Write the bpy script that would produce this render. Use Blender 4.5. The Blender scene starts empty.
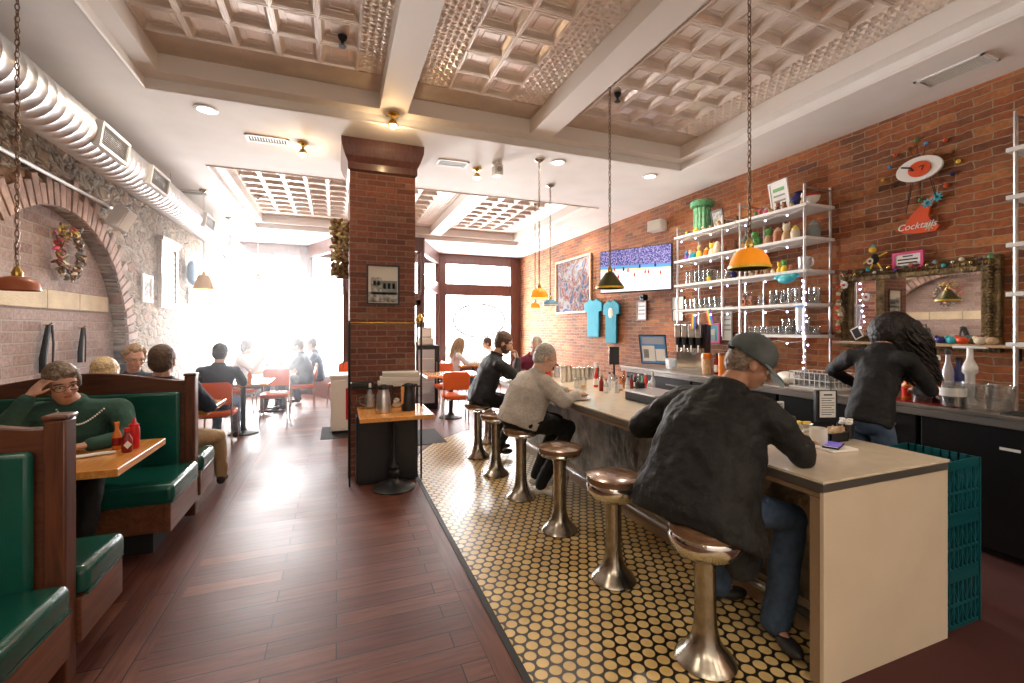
import bpy, bmesh, math, random
from mathutils import Vector, Matrix, noise
PI = math.pi
R = math.radians
rnd = random.Random(7)
sc = bpy.context.scene
col = sc.collection

# ---------------------------------------------------------------- camera
CAM_H = 1.55
cam_d = bpy.data.cameras.new('camera')
cam = bpy.data.objects.new('camera', cam_d)
col.objects.link(cam)
cam.location = (0, 0, CAM_H)
cam.rotation_euler = (PI/2, 0, R(-21.1))
cam_d.sensor_width = 36
cam_d.lens = 455/1024*36
cam_d.shift_y = -13.5/1024
cam_d.clip_start = 0.03
sc.camera = cam

# ---------------------------------------------------------------- world, exposure
sc.view_settings.view_transform = 'Standard'
sc.view_settings.look = 'None'
sc.view_settings.gamma = 1
sc.view_settings.use_curve_mapping = False
sc.view_settings.exposure = 0.14
w = bpy.data.worlds.new('sky')
sc.world = w
w.use_nodes = True
bg = w.node_tree.nodes['Background']
bg.inputs[0].default_value = (1.0, 0.98, 0.96, 1)
bg.inputs[1].default_value = 11.0

def area(name, loc, rot, sx, sy, power, color=(1, 1, 1), spread=180):
    l = bpy.data.lights.new(name, 'AREA')
    l.shape = 'RECTANGLE'; l.size = sx; l.size_y = sy
    l.energy = power; l.color = color; l.spread = R(spread)
    o = bpy.data.objects.new(name, l); col.objects.link(o)
    o.location = loc; o.rotation_euler = rot
    return o
# daylight arriving through the two shop windows
area('window_daylight', (-1.5, 12.2, 1.9), (R(90), 0, PI), 1.7, 2.6, 1250, (1.0, 0.97, 0.93))
area('window_daylight', (3.6, 12.2, 1.9), (R(90), 0, PI), 1.9, 2.6, 950, (1.0, 0.97, 0.93))
for o_ in [o for o in col.objects if o.name.startswith('window_daylight')]:
    o_.rotation_euler = (R(-90), 0, 0)

# ---------------------------------------------------------------- pixel -> plane (true planes of the room)
CY, SY = math.cos(R(21.1)), math.sin(R(21.1))
def ray(u, v):
    xc = (u-512)/455; yc = (v-328)/455
    return SY+CY*xc, CY-SY*xc, -yc
def onz(u, v, z):
    a, b, c = ray(u, v); t = (z-CAM_H)/c
    return Vector((a*t, b*t, z))
def onx(u, v, x):
    a, b, c = ray(u, v); t = x/a
    return Vector((x, b*t, CAM_H+c*t))
def ony(u, v, y):
    a, b, c = ray(u, v); t = y/b
    return Vector((a*t, y, CAM_H+c*t))

# ---------------------------------------------------------------- materials
M = {}
def mat(name, rgb, rough=.6, metal=0, spec=.5, noise_s=0, noise_a=0, bump=0, bump_s=60, trans=0, emit=None, es=0, coat=0, alpha=1, ior=1.45, sheen=0, sss=0):
    m = bpy.data.materials.new(name); m.use_nodes = True
    nt = m.node_tree; b = nt.nodes['Principled BSDF']
    b.inputs['Base Color'].default_value = (*rgb, 1)
    b.inputs['Roughness'].default_value = rough
    b.inputs['Metallic'].default_value = metal
    b.inputs['Specular IOR Level'].default_value = spec
    b.inputs['Transmission Weight'].default_value = trans
    b.inputs['Coat Weight'].default_value = coat
    b.inputs['IOR'].default_value = ior
    b.inputs['Sheen Weight'].default_value = sheen
    if emit:
        b.inputs['Emission Color'].default_value = (*emit, 1)
        b.inputs['Emission Strength'].default_value = es
    tc = nt.nodes.new('ShaderNodeTexCoord')
    if noise_a:
        n = nt.nodes.new('ShaderNodeTexNoise'); n.inputs['Scale'].default_value = noise_s; n.inputs['Detail'].default_value = 5
        nt.links.new(tc.outputs['Object'], n.inputs['Vector'])
        r = nt.nodes.new('ShaderNodeValToRGB')
        r.color_ramp.elements[0].position = .3; r.color_ramp.elements[1].position = .7
        r.color_ramp.elements[0].color = (*[max(0, c*(1-noise_a)) for c in rgb], 1)
        r.color_ramp.elements[1].color = (*[min(1, c*(1+noise_a)) for c in rgb], 1)
        nt.links.new(n.outputs['Fac'], r.inputs['Fac'])
        nt.links.new(r.outputs['Color'], b.inputs['Base Color'])
    if bump:
        n2 = nt.nodes.new('ShaderNodeTexNoise'); n2.inputs['Scale'].default_value = bump_s; n2.inputs['Detail'].default_value = 4
        nt.links.new(tc.outputs['Object'], n2.inputs['Vector'])
        bp = nt.nodes.new('ShaderNodeBump'); bp.inputs['Strength'].default_value = bump; bp.inputs['Distance'].default_value = .02
        nt.links.new(n2.outputs['Fac'], bp.inputs['Height'])
        nt.links.new(bp.outputs['Normal'], b.inputs['Normal'])
    M[name] = m
    return m

def node(nt, typ, **kw):
    n = nt.nodes.new(typ)
    for k, v in kw.items(): setattr(n, k, v)
    return n
def lk(nt, a, b): nt.links.new(a, b)
def mth(nt, op, a, b=None):
    n = nt.nodes.new('ShaderNodeMath'); n.operation = op
    for i, v in enumerate((a, b)):
        if v is None: continue
        if isinstance(v, (int, float)): n.inputs[i].default_value = v
        else: nt.links.new(v, n.inputs[i])
    return n.outputs[0]
def ramp(nt, fac, stops):
    r = nt.nodes.new('ShaderNodeValToRGB'); cr = r.color_ramp
    while len(cr.elements) < len(stops): cr.elements.new(.5)
    for e, (p, c) in zip(cr.elements, stops): e.position = p; e.color = (*c, 1)
    nt.links.new(fac, r.inputs['Fac'])
    return r.outputs['Color']
def mixc(nt, fac, a, b, blend='MIX'):
    n = nt.nodes.new('ShaderNodeMix'); n.data_type = 'RGBA'; n.blend_type = blend
    for s, v in ((n.inputs[0], fac), (n.inputs[6], a), (n.inputs[7], b)):
        if isinstance(v, (int, float)): s.default_value = v
        elif isinstance(v, tuple): s.default_value = (*v, 1)
        else: nt.links.new(v, s)
    return n.outputs[2]

def brick_mat(name, axes, c_stops, mortar, bw, bh, ms=.012, warp=.012, rough=.85, bump=.7, blotch=(0.5, (1, .85, .75), (.55, .5, .5))):
    m = bpy.data.materials.new(name); m.use_nodes = True; nt = m.node_tree; b = nt.nodes['Principled BSDF']
    tc = node(nt, 'ShaderNodeTexCoord'); sp = node(nt, 'ShaderNodeSeparateXYZ'); lk(nt, tc.outputs['Object'], sp.inputs[0])
    n0 = node(nt, 'ShaderNodeTexNoise'); n0.inputs['Scale'].default_value = 9; lk(nt, tc.outputs['Object'], n0.inputs['Vector'])
    wv = mth(nt, 'MULTIPLY', mth(nt, 'SUBTRACT', n0.outputs['Fac'], .5), warp*2)
    cb = node(nt, 'ShaderNodeCombineXYZ')
    ai = {'x': 0, 'y': 1, 'z': 2}
    if axes[0] == 's':
        h = mth(nt, 'ADD', sp.outputs[0], sp.outputs[1])
    else: h = sp.outputs[ai[axes[0]]]
    lk(nt, mth(nt, 'ADD', h, wv), cb.inputs[0]); lk(nt, mth(nt, 'ADD', sp.outputs[ai[axes[1]]], wv), cb.inputs[1])
    bt = node(nt, 'ShaderNodeTexBrick'); lk(nt, cb.outputs[0], bt.inputs['Vector'])
    bt.inputs['Scale'].default_value = 1; bt.inputs['Brick Width'].default_value = bw; bt.inputs['Row Height'].default_value = bh
    bt.inputs['Mortar Size'].default_value = ms; bt.inputs['Mortar Smooth'].default_value = .3; bt.inputs['Bias'].default_value = 0
    bt.inputs['Color1'].default_value = (0, 0, 0, 1); bt.inputs['Color2'].default_value = (1, 1, 1, 1); bt.inputs['Mortar'].default_value = (.5, .5, .5, 1)
    bc = ramp(nt, bt.outputs['Color'], c_stops)
    n1 = node(nt, 'ShaderNodeTexNoise'); n1.inputs['Scale'].default_value = 1.3; n1.inputs['Detail'].default_value = 6; lk(nt, tc.outputs['Object'], n1.inputs['Vector'])
    n2 = node(nt, 'ShaderNodeTexNoise'); n2.inputs['Scale'].default_value = 28; n2.inputs['Detail'].default_value = 6; lk(nt, tc.outputs['Object'], n2.inputs['Vector'])
    bl = ramp(nt, n1.outputs['Fac'], [(.35, blotch[2]), (.65, blotch[1])])
    bc = mixc(nt, blotch[0], bc, bl, 'MULTIPLY')
    gr = ramp(nt, n2.outputs['Fac'], [(.3, (.55, .55, .55)), (.7, (1.2, 1.15, 1.1))])
    bc = mixc(nt, .7, bc, gr, 'MULTIPLY')
    fin = mixc(nt, bt.outputs['Fac'], bc, mortar)
    lk(nt, fin, b.inputs['Base Color']); b.inputs['Roughness'].default_value = rough
    hgt = mth(nt, 'SUBTRACT', mth(nt, 'MULTIPLY', n2.outputs['Fac'], .5), bt.outputs['Fac'])
    bp = node(nt, 'ShaderNodeBump'); bp.inputs['Strength'].default_value = bump; bp.inputs['Distance'].default_value = .012
    lk(nt, hgt, bp.inputs['Height']); lk(nt, bp.outputs['Normal'], b.inputs['Normal'])
    M[name] = m
    return m

brick_mat('red_brick', 'yz', [(0, (.26, .075, .025)), (.35, (.40, .135, .042)), (.6, (.22, .075, .035)), (.8, (.48, .20, .07)), (1, (.16, .065, .04))], (.33, .24, .15), .232, .063, .005, .02, blotch=(.8, (1.3, 1.12, .95), (.5, .46, .45)))
brick_mat('column_brick', 'sz', [(0, (.20, .065, .04)), (.4, (.30, .11, .07)), (.7, (.17, .06, .045)), (1, (.36, .17, .10))], (.24, .17, .13), .20, .061, .006, .008)
brick_mat('infill_brick', 'yz', [(0, (.38, .28, .25)), (.5, (.46, .36, .33)), (1, (.32, .22, .20))], (.40, .33, .28), .26, .095, .008, .004, blotch=(.3, (1, .95, .9), (.8, .75, .75)))

# rubble stone of the left wall
def stone_mat():
    m = bpy.data.materials.new('rubble_stone'); m.use_nodes = True; nt = m.node_tree; b = nt.nodes['Principled BSDF']
    tc = node(nt, 'ShaderNodeTexCoord')
    mp = node(nt, 'ShaderNodeMapping'); mp.inputs['Scale'].default_value = (1, 4.4, 8.0); lk(nt, tc.outputs['Object'], mp.inputs[0])
    nz = node(nt, 'ShaderNodeTexNoise'); nz.inputs['Scale'].default_value = 2.2; nz.inputs['Detail'].default_value = 3; lk(nt, mp.outputs[0], nz.inputs['Vector'])
    vm = node(nt, 'ShaderNodeVectorMath'); vm.operation = 'SCALE'; vm.inputs['Scale'].default_value = .8; lk(nt, nz.outputs['Color'], vm.inputs[0])
    va = node(nt, 'ShaderNodeVectorMath'); va.operation = 'ADD'; lk(nt, mp.outputs[0], va.inputs[0]); lk(nt, vm.outputs[0], va.inputs[1])
    v1 = node(nt, 'ShaderNodeTexVoronoi'); v1.feature = 'DISTANCE_TO_EDGE'; v1.inputs['Scale'].default_value = 1; lk(nt, va.outputs[0], v1.inputs['Vector'])
    v2 = node(nt, 'ShaderNodeTexVoronoi'); v2.inputs['Scale'].default_value = 1; lk(nt, va.outputs[0], v2.inputs['Vector'])
    sx = node(nt, 'ShaderNodeSeparateColor'); lk(nt, v2.outputs['Color'], sx.inputs[0])
    c = ramp(nt, sx.outputs[0], [(0, (.24, .14, .08)), (.3, (.36, .25, .15)), (.55, (.17, .10, .06)), (.8, (.42, .32, .21)), (1, (.30, .14, .07))])
    n2 = node(nt, 'ShaderNodeTexNoise'); n2.inputs['Scale'].default_value = 14; n2.inputs['Detail'].default_value = 8; lk(nt, tc.outputs['Object'], n2.inputs['Vector'])
    c = mixc(nt, .8, c, ramp(nt, n2.outputs['Fac'], [(.3, (.5, .48, .46)), (.7, (1.25, 1.2, 1.1))]), 'MULTIPLY')
    e = ramp(nt, v1.outputs['Distance'], [(.03, (1, 1, 1)), (.09, (0, 0, 0))])
    c = mixc(nt, e, c, (.33, .26, .18))
    lk(nt, c, b.inputs['Base Color']); b.inputs['Roughness'].default_value = .92
    h = mth(nt, 'ADD', mth(nt, 'MINIMUM', v1.outputs['Distance'], .2), mth(nt, 'MULTIPLY', n2.outputs['Fac'], .15))
    bp = node(nt, 'ShaderNodeBump'); bp.inputs['Strength'].default_value = .9; bp.inputs['Distance'].default_value = .12
    lk(nt, h, bp.inputs['Height']); lk(nt, bp.outputs['Normal'], b.inputs['Normal'])
    M['stone'] = m
stone_mat()

# glossy dark red-brown board floor: boards across the aisle, a strip of boards along the booths
def floor_mat():
    m = bpy.data.materials.new('board_floor'); m.use_nodes = True; nt = m.node_tree; b = nt.nodes['Principled BSDF']
    tc = node(nt, 'ShaderNodeTexCoord'); sp = node(nt, 'ShaderNodeSeparateXYZ'); lk(nt, tc.outputs['Object'], sp.inputs[0])
    def br(a, c, bw, bh):
        cb = node(nt, 'ShaderNodeCombineXYZ'); lk(nt, a, cb.inputs[0]); lk(nt, c, cb.inputs[1])
        t = node(nt, 'ShaderNodeTexBrick'); lk(nt, cb.outputs[0], t.inputs['Vector'])
        t.inputs['Scale'].default_value = 1; t.inputs['Brick Width'].default_value = bw; t.inputs['Row Height'].default_value = bh
        t.inputs['Mortar Size'].default_value = .0036; t.inputs['Mortar Smooth'].default_value = .2
        t.offset = .37
        t.inputs['Color1'].default_value = (0, 0, 0, 1); t.inputs['Color2'].default_value = (1, 1, 1, 1); t.inputs['Mortar'].default_value = (.4, .4, .4, 1)
        n = node(nt, 'ShaderNodeTexNoise'); n.inputs['Scale'].default_value = 1; n.inputs['Detail'].default_value = 6
        c2 = node(nt, 'ShaderNodeCombineXYZ'); lk(nt, mth(nt, 'MULTIPLY', a, 4), c2.inputs[0]); lk(nt, mth(nt, 'MULTIPLY', c, 45), c2.inputs[1]); lk(nt, c2.outputs[0], n.inputs['Vector'])
        return t.outputs['Color'], t.outputs['Fac'], n.outputs['Fac']
    A = br(sp.outputs[0], sp.outputs[1], .85, .12)
    B = br(sp.outputs[1], sp.outputs[0], 1.6, .11)
    side = mth(nt, 'MAXIMUM', mth(nt, 'LESS_THAN', sp.outputs[0], -.83), mth(nt, 'GREATER_THAN', sp.outputs[0], .66))
    colr = mixc(nt, side, A[0], B[0]); fac = mixc(nt, side, A[1], B[1]); gr = mixc(nt, side, A[2], B[2])
    c = ramp(nt, colr, [(0, (.095, .034, .024)), (.55, (.125, .048, .033)), (.85, (.140, .058, .040)), (1, (.22, .09, .052))])
    c = mixc(nt, .8, c, ramp(nt, gr, [(.3, (.6, .55, .55)), (.7, (1.3, 1.25, 1.2))]), 'MULTIPLY')
    ns = node(nt, 'ShaderNodeTexNoise'); ns.inputs['Scale'].default_value = 1.6; ns.inputs['Detail'].default_value = 6; lk(nt, tc.outputs['Object'], ns.inputs['Vector'])
    c = mixc(nt, .6, c, ramp(nt, ns.outputs['Fac'], [(.35, (.7, .66, .68)), (.65, (1.3, 1.3, 1.32))]), 'MULTIPLY')
    c = mixc(nt, fac, c, (.018, .009, .008))
    lk(nt, c, b.inputs['Base Color'])
    rr = node(nt, 'ShaderNodeMapRange'); rr.inputs['To Min'].default_value = .30; rr.inputs['To Max'].default_value = .55; lk(nt, ns.outputs['Fac'], rr.inputs['Value'])
    lk(nt, rr.outputs[0], b.inputs['Roughness']); b.inputs['Specular IOR Level'].default_value = .22
    bp = node(nt, 'ShaderNodeBump'); bp.inputs['Strength'].default_value = .35; bp.inputs['Distance'].default_value = .004
    lk(nt, mth(nt, 'SUBTRACT', mth(nt, 'MULTIPLY', gr, .3), fac), bp.inputs['Height']); lk(nt, bp.outputs['Normal'], b.inputs['Normal'])
    M['floor'] = m
floor_mat()

# round cream floor tiles in black joints
def penny_mat():
    m = bpy.data.materials.new('round_tile_floor'); m.use_nodes = True; nt = m.node_tree; b = nt.nodes['Principled BSDF']
    tc = node(nt, 'ShaderNodeTexCoord'); sp = node(nt, 'ShaderNodeSeparateXYZ'); lk(nt, tc.outputs['Object'], sp.inputs[0])
    a = .071; h = a*math.sqrt(3)
    def d(off):
        fx = mth(nt, 'MULTIPLY', mth(nt, 'SUBTRACT', mth(nt, 'FRACT', mth(nt, 'ADD', mth(nt, 'DIVIDE', sp.outputs[0], a), off+50)), .5), a)
        fy = mth(nt, 'MULTIPLY', mth(nt, 'SUBTRACT', mth(nt, 'FRACT', mth(nt, 'ADD', mth(nt, 'DIVIDE', sp.outputs[1], h), off+50)), .5), h)
        return mth(nt, 'SQRT', mth(nt, 'ADD', mth(nt, 'MULTIPLY', fx, fx), mth(nt, 'MULTIPLY', fy, fy)))
    dd = mth(nt, 'MINIMUM', d(0), d(.5))
    f = node(nt, 'ShaderNodeMapRange'); f.inputs['From Min'].default_value = .0280; f.inputs['From Max'].default_value = .0305; lk(nt, dd, f.inputs['Value'])
    n = node(nt, 'ShaderNodeTexNoise'); n.inputs['Scale'].default_value = 5; n.inputs['Detail'].default_value = 6; lk(nt, tc.outputs['Object'], n.inputs['Vector'])
    tcol = ramp(nt, n.outputs['Fac'], [(.3, (.52, .35, .12)), (.7, (.72, .53, .24))])
    lk(nt, mixc(nt, f.outputs[0], tcol, (.014, .012, .011)), b.inputs['Base Color'])
    b.inputs['Roughness'].default_value = .3
    bp = node(nt, 'ShaderNodeBump'); bp.inputs['Strength'].default_value = .5; bp.inputs['Distance'].default_value = .002; bp.invert = True
    lk(nt, f.outputs[0], bp.inputs['Height']); lk(nt, bp.outputs['Normal'], b.inputs['Normal'])
    M['penny'] = m
penny_mat()

def wood_mat(name, dark, light, rough=.35, axis=0, scale=1.0, coat=.3):
    m = bpy.data.materials.new(name); m.use_nodes = True; nt = m.node_tree; b = nt.nodes['Principled BSDF']
    tc = node(nt, 'ShaderNodeTexCoord'); mp = node(nt, 'ShaderNodeMapping')
    s = [28*scale]*3; s[axis] = 2.5*scale; mp.inputs['Scale'].default_value = s; lk(nt, tc.outputs['Object'], mp.inputs[0])
    n = node(nt, 'ShaderNodeTexNoise'); n.inputs['Scale'].default_value = 1; n.inputs['Detail'].default_value = 7; n.inputs['Distortion'].default_value = 1.2; lk(nt, mp.outputs[0], n.inputs['Vector'])
    lk(nt, ramp(nt, n.outputs['Fac'], [(.3, dark), (.7, light)]), b.inputs['Base Color'])
    b.inputs['Roughness'].default_value = rough; b.inputs['Coat Weight'].default_value = coat; b.inputs['Coat Roughness'].default_value = .15
    M[name] = m
wood_mat('booth_wood', (.055, .017, .009), (.14, .045, .02), axis=0)
wood_mat('booth_wood_z', (.055, .017, .009), (.14, .045, .02), axis=2)
wood_mat('booth_wood_y', (.09, .033, .016), (.21, .08, .036), axis=1)
wood_mat('table_wood', (.62, .24, .05), (.86, .40, .10), .22, 1, coat=.6)
wood_mat('trim_wood', (.075, .022, .016), (.14, .045, .03), .4, 2)
wood_mat('pale_wood', (.40, .26, .14), (.58, .42, .25), .4, 1)
mat('leather', (.005, .075, .055), .26, noise_s=3, noise_a=.25, bump=.25, bump_s=7, coat=.35)
mat('plaster', (.82, .79, .76), .8, noise_s=2, noise_a=.05, bump=.05, bump_s=30)
mat('beam_paint', (.82, .775, .73), .55)
mat('tin', (.80, .72, .65), .28, metal=.4, noise_s=6, noise_a=.1, bump=.08, bump_s=40)
mat('tin_plain', (.56, .46, .37), .35, metal=.4, noise_s=6, noise_a=.1)
mat('limestone', (.66, .55, .38), .85, noise_s=5, noise_a=.15, bump=.3)
mat('arch_brick', (.42, .28, .22), .85, noise_s=7, noise_a=.35, bump=.4)
mat('duct_metal', (.72, .73, .74), .35, metal=.7)
mat('white_paint', (.78, .77, .75), .5)
mat('offwhite', (.70, .66, .58), .5)
mat('black_iron', (.018, .018, .02), .45, metal=.3)
mat('dark', (.012, .012, .013), .6)
mat('black_plastic', (.015, .015, .017), .35)
mat('chrome', (.75, .74, .72), .12, metal=1)
mat('steel', (.58, .57, .56), .3, metal=1, noise_s=20, noise_a=.12)
mat('old_chrome', (.40, .36, .30), .27, metal=1, noise_s=14, noise_a=.3)
mat('stool_seat', (.20, .11, .06), .22, metal=.25, noise_s=9, noise_a=.4, coat=.6)
mat('laminate', (.72, .62, .47), .25, noise_s=12, noise_a=.06, coat=.3)
mat('panel_cream', (.66, .56, .42), .38, noise_s=3, noise_a=.05)
mat('edge_brown', (.30, .20, .12), .4)
mat('edge_metal', (.35, .33, .30), .3, metal=.8)
mat('hammered', (.20, .18, .15), .28, metal=.85, noise_s=6, noise_a=.5, bump=1, bump_s=9)
mat('backbar_dark', (.007, .0065, .007), .35, noise_s=4, noise_a=.2)
mat('steel_top', (.42, .39, .35), .3, metal=.9, noise_s=8, noise_a=.15)
mat('teal_crate', (.004, .085, .10), .4)
mat('orange_shade', (.98, .36, .015), .4, emit=(1, .28, .01), es=.30)
mat('yellow_lip', (.98, .68, .06), .4)
mat('rust_shade', (.42, .12, .05), .4)
mat('olive_shade', (.10, .095, .035), .35, metal=.4)
mat('blue_shade', (.12, .28, .40), .4)
mat('white_shade', (.85, .85, .82), .4)
mat('straw_shade', (.70, .42, .18), .7, bump=.4)
mat('chain_brown', (.22, .14, .09), .4, metal=.7)
mat('brass', (.62, .42, .12), .25, metal=1)
mat('bulb', (1, .8, .5), .4, emit=(1, .72, .4), es=12)
mat('spot_bulb', (1, .8, .5), .4, emit=(1, .70, .36), es=14)
mat('can_light', (1, 1, 1), .4, emit=(1, .93, .82), es=9)
mat('fairy', (.8, .8, 1), .4, emit=(.62, .60, 1), es=22)
mat('paper', (.82, .80, .76), .7)
mat('ink', (.03, .03, .035), .7)
mat('grey_print', (.35, .35, .34), .8, noise_s=25, noise_a=.8)
mat('ceramic', (.72, .68, .60), .25)
mat('ceramic_white', (.82, .81, .78), .25)
mat('skin', (.62, .36, .26), .5, noise_s=12, noise_a=.08)
mat('skin_tan', (.42, .21, .13), .5, noise_s=12, noise_a=.08)
mat('lips', (.42, .14, .12), .45)
mat('eye_white', (.75, .73, .70), .3)
mat('eye_dark', (.03, .02, .015), .2)
mat('hair_grey', (.42, .38, .33), .5, noise_s=60, noise_a=.4, bump=.6, bump_s=90)
mat('hair_greybrown', (.20, .145, .105), .5, noise_s=60, noise_a=.5, bump=.5, bump_s=90)
mat('hair_blond', (.62, .46, .26), .45, noise_s=60, noise_a=.35, bump=.5, bump_s=90)
mat('hair_dark', (.010, .006, .005), .5, noise_s=60, noise_a=.4, bump=.5, bump_s=90)
mat('hair_brown', (.09, .05, .03), .45, noise_s=60, noise_a=.4, bump=.5, bump_s=90)
mat('hair_fair', (.42, .29, .17), .45, noise_s=60, noise_a=.3)
mat('denim', (.045, .075, .13), .8, noise_s=18, noise_a=.3, bump=.5, bump_s=14)
mat('denim_light', (.13, .21, .32), .8, noise_s=18, noise_a=.3, bump=.4, bump_s=14)
mat('black_cloth', (.006, .006, .007), .8, noise_s=12, noise_a=.2, bump=.6, bump_s=14)
mat('coat_cloth', (.008, .0075, .0072), .7, noise_s=10, noise_a=.3, bump=.8, bump_s=12)
mat('jacket_cloth', (.018, .021, .025), .65, noise_s=10, noise_a=.3, bump=.8, bump_s=12)
mat('grey_knit', (.46, .42, .37), .9, noise_s=90, noise_a=.15, bump=.6, bump_s=16)
mat('green_knit', (.035, .095, .075), .9, noise_s=90, noise_a=.15, bump=.5, bump_s=14)
mat('maroon_knit', (.13, .012, .035), .85, bump=.4, bump_s=14)
mat('navy_cloth', (.02, .03, .055), .8, bump=.5, bump_s=14)
mat('white_cloth', (.78, .78, .80), .8, bump=.4, bump_s=14)
mat('khaki', (.42, .29, .15), .8, bump=.5, bump_s=14)
mat('puffer', (.07, .12, .19), .45, bump=.8, bump_s=10)
mat('cap_cloth', (.085, .10, .10), .8, noise_s=9, noise_a=.35)
mat('cap_brim', (.16, .20, .20), .8, noise_s=9, noise_a=.2)
mat('shoe_dark', (.02, .018, .018), .5)
mat('shoe_white', (.7, .68, .66), .5)
mat('floral', (.45, .35, .38), .8, noise_s=25, noise_a=.9)
mat('orange_vinyl', (.78, .13, .025), .35, coat=.3)
mat('red_plastic', (.62, .015, .012), .3)
mat('dark_red', (.22, .01, .01), .25)
mat('hot_orange', (.70, .20, .03), .25)
mat('juice', (.95, .50, .02), .2)
mat('green_glaze', (.10, .30, .15), .2, noise_s=20, noise_a=.4)
mat('pink', (.70, .08, .26), .5)
mat('turquoise', (.04, .42, .50), .5)
mat('cyan_shirt', (.01, .26, .36), .8, bump=.3, bump_s=18)
mat('sign_red', (.70, .08, .015), .4)
mat('sign_white', (.85, .84, .80), .4)
mat('cobalt', (.03, .03, .16), .2)
mat('terracotta', (.42, .16, .08), .6, noise_s=20, noise_a=.3)
mat('tan_fig', (.58, .38, .22), .55, noise_s=20, noise_a=.3)
mat('yellow_fig', (.85, .62, .06), .45)
mat('green_fig', (.10, .34, .08), .5)
mat('brown_fig', (.20, .08, .04), .5)
mat('purple_fig', (.24, .10, .42), .5)
mat('blue_fig', (.12, .30, .60), .5)
mat('cream_fig', (.74, .64, .48), .5)
mat('grey_fig', (.22, .25, .24), .5)
mat('old_gold', (.14, .09, .035), .4, metal=.5, noise_s=12, noise_a=.6, bump=1, bump_s=40)
mat('dried', (.36, .28, .12), .8, noise_s=30, noise_a=.6)
mat('red_mat', (.055, .012, .010), .8)
mat('rubber', (.02, .02, .021), .8)
mat('mirror', (.88, .87, .85), .02, metal=1)
mat('cola', (.02, .008, .004), .1)
mat('rainbow_red', (.75, .03, .03), .7); mat('rainbow_orange', (.85, .30, .02), .7); mat('rainbow_yellow', (.85, .72, .04), .7)
mat('rainbow_green', (.04, .42, .08), .7); mat('rainbow_blue', (.04, .12, .65), .7); mat('rainbow_violet', (.26, .04, .5), .7)

def glass_mat(name, tint=(1, 1, 1), refl=.08, rough=.02, dens=0.0, dcol=(.8, .85, .85)):
    m = bpy.data.materials.new(name); m.use_nodes = True; nt = m.node_tree
    for n in list(nt.nodes):
        if n.type != 'OUTPUT_MATERIAL': nt.nodes.remove(n)
    out = nt.nodes[0]
    t = node(nt, 'ShaderNodeBsdfTransparent'); t.inputs[0].default_value = (*tint, 1)
    g = node(nt, 'ShaderNodeBsdfGlossy'); g.inputs['Roughness'].default_value = rough
    lw = node(nt, 'ShaderNodeLayerWeight'); lw.inputs['Blend'].default_value = .35
    f = mth(nt, 'ADD', mth(nt, 'MULTIPLY', lw.outputs['Facing'], .7), refl)
    mx = node(nt, 'ShaderNodeMixShader'); lk(nt, f, mx.inputs[0]); lk(nt, t.outputs[0], mx.inputs[1]); lk(nt, g.outputs[0], mx.inputs[2])
    last = mx
    if dens:
        df = node(nt, 'ShaderNodeBsdfDiffuse'); df.inputs[0].default_value = (*dcol, 1)
        m2 = node(nt, 'ShaderNodeMixShader'); m2.inputs[0].default_value = dens; lk(nt, mx.outputs[0], m2.inputs[1]); lk(nt, df.outputs[0], m2.inputs[2]); last = m2
    lk(nt, last.outputs[0], out.inputs[0])
    M[name] = m
glass_mat('window_glass', (.97, .98, 1), .03)
glass_mat('glass', (.94, .95, .95), .10, .05, .05)
glass_mat('milk_glass', (.9, .92, .92), .12, .1, .35, (.75, .75, .78))
glass_mat('amber_glass', (.7, .45, .2), .1, .05, .2, (.4, .2, .05))
glass_mat('frost', (.95, .97, 1), .05, .2, .45, (.8, .84, .88))

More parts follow.
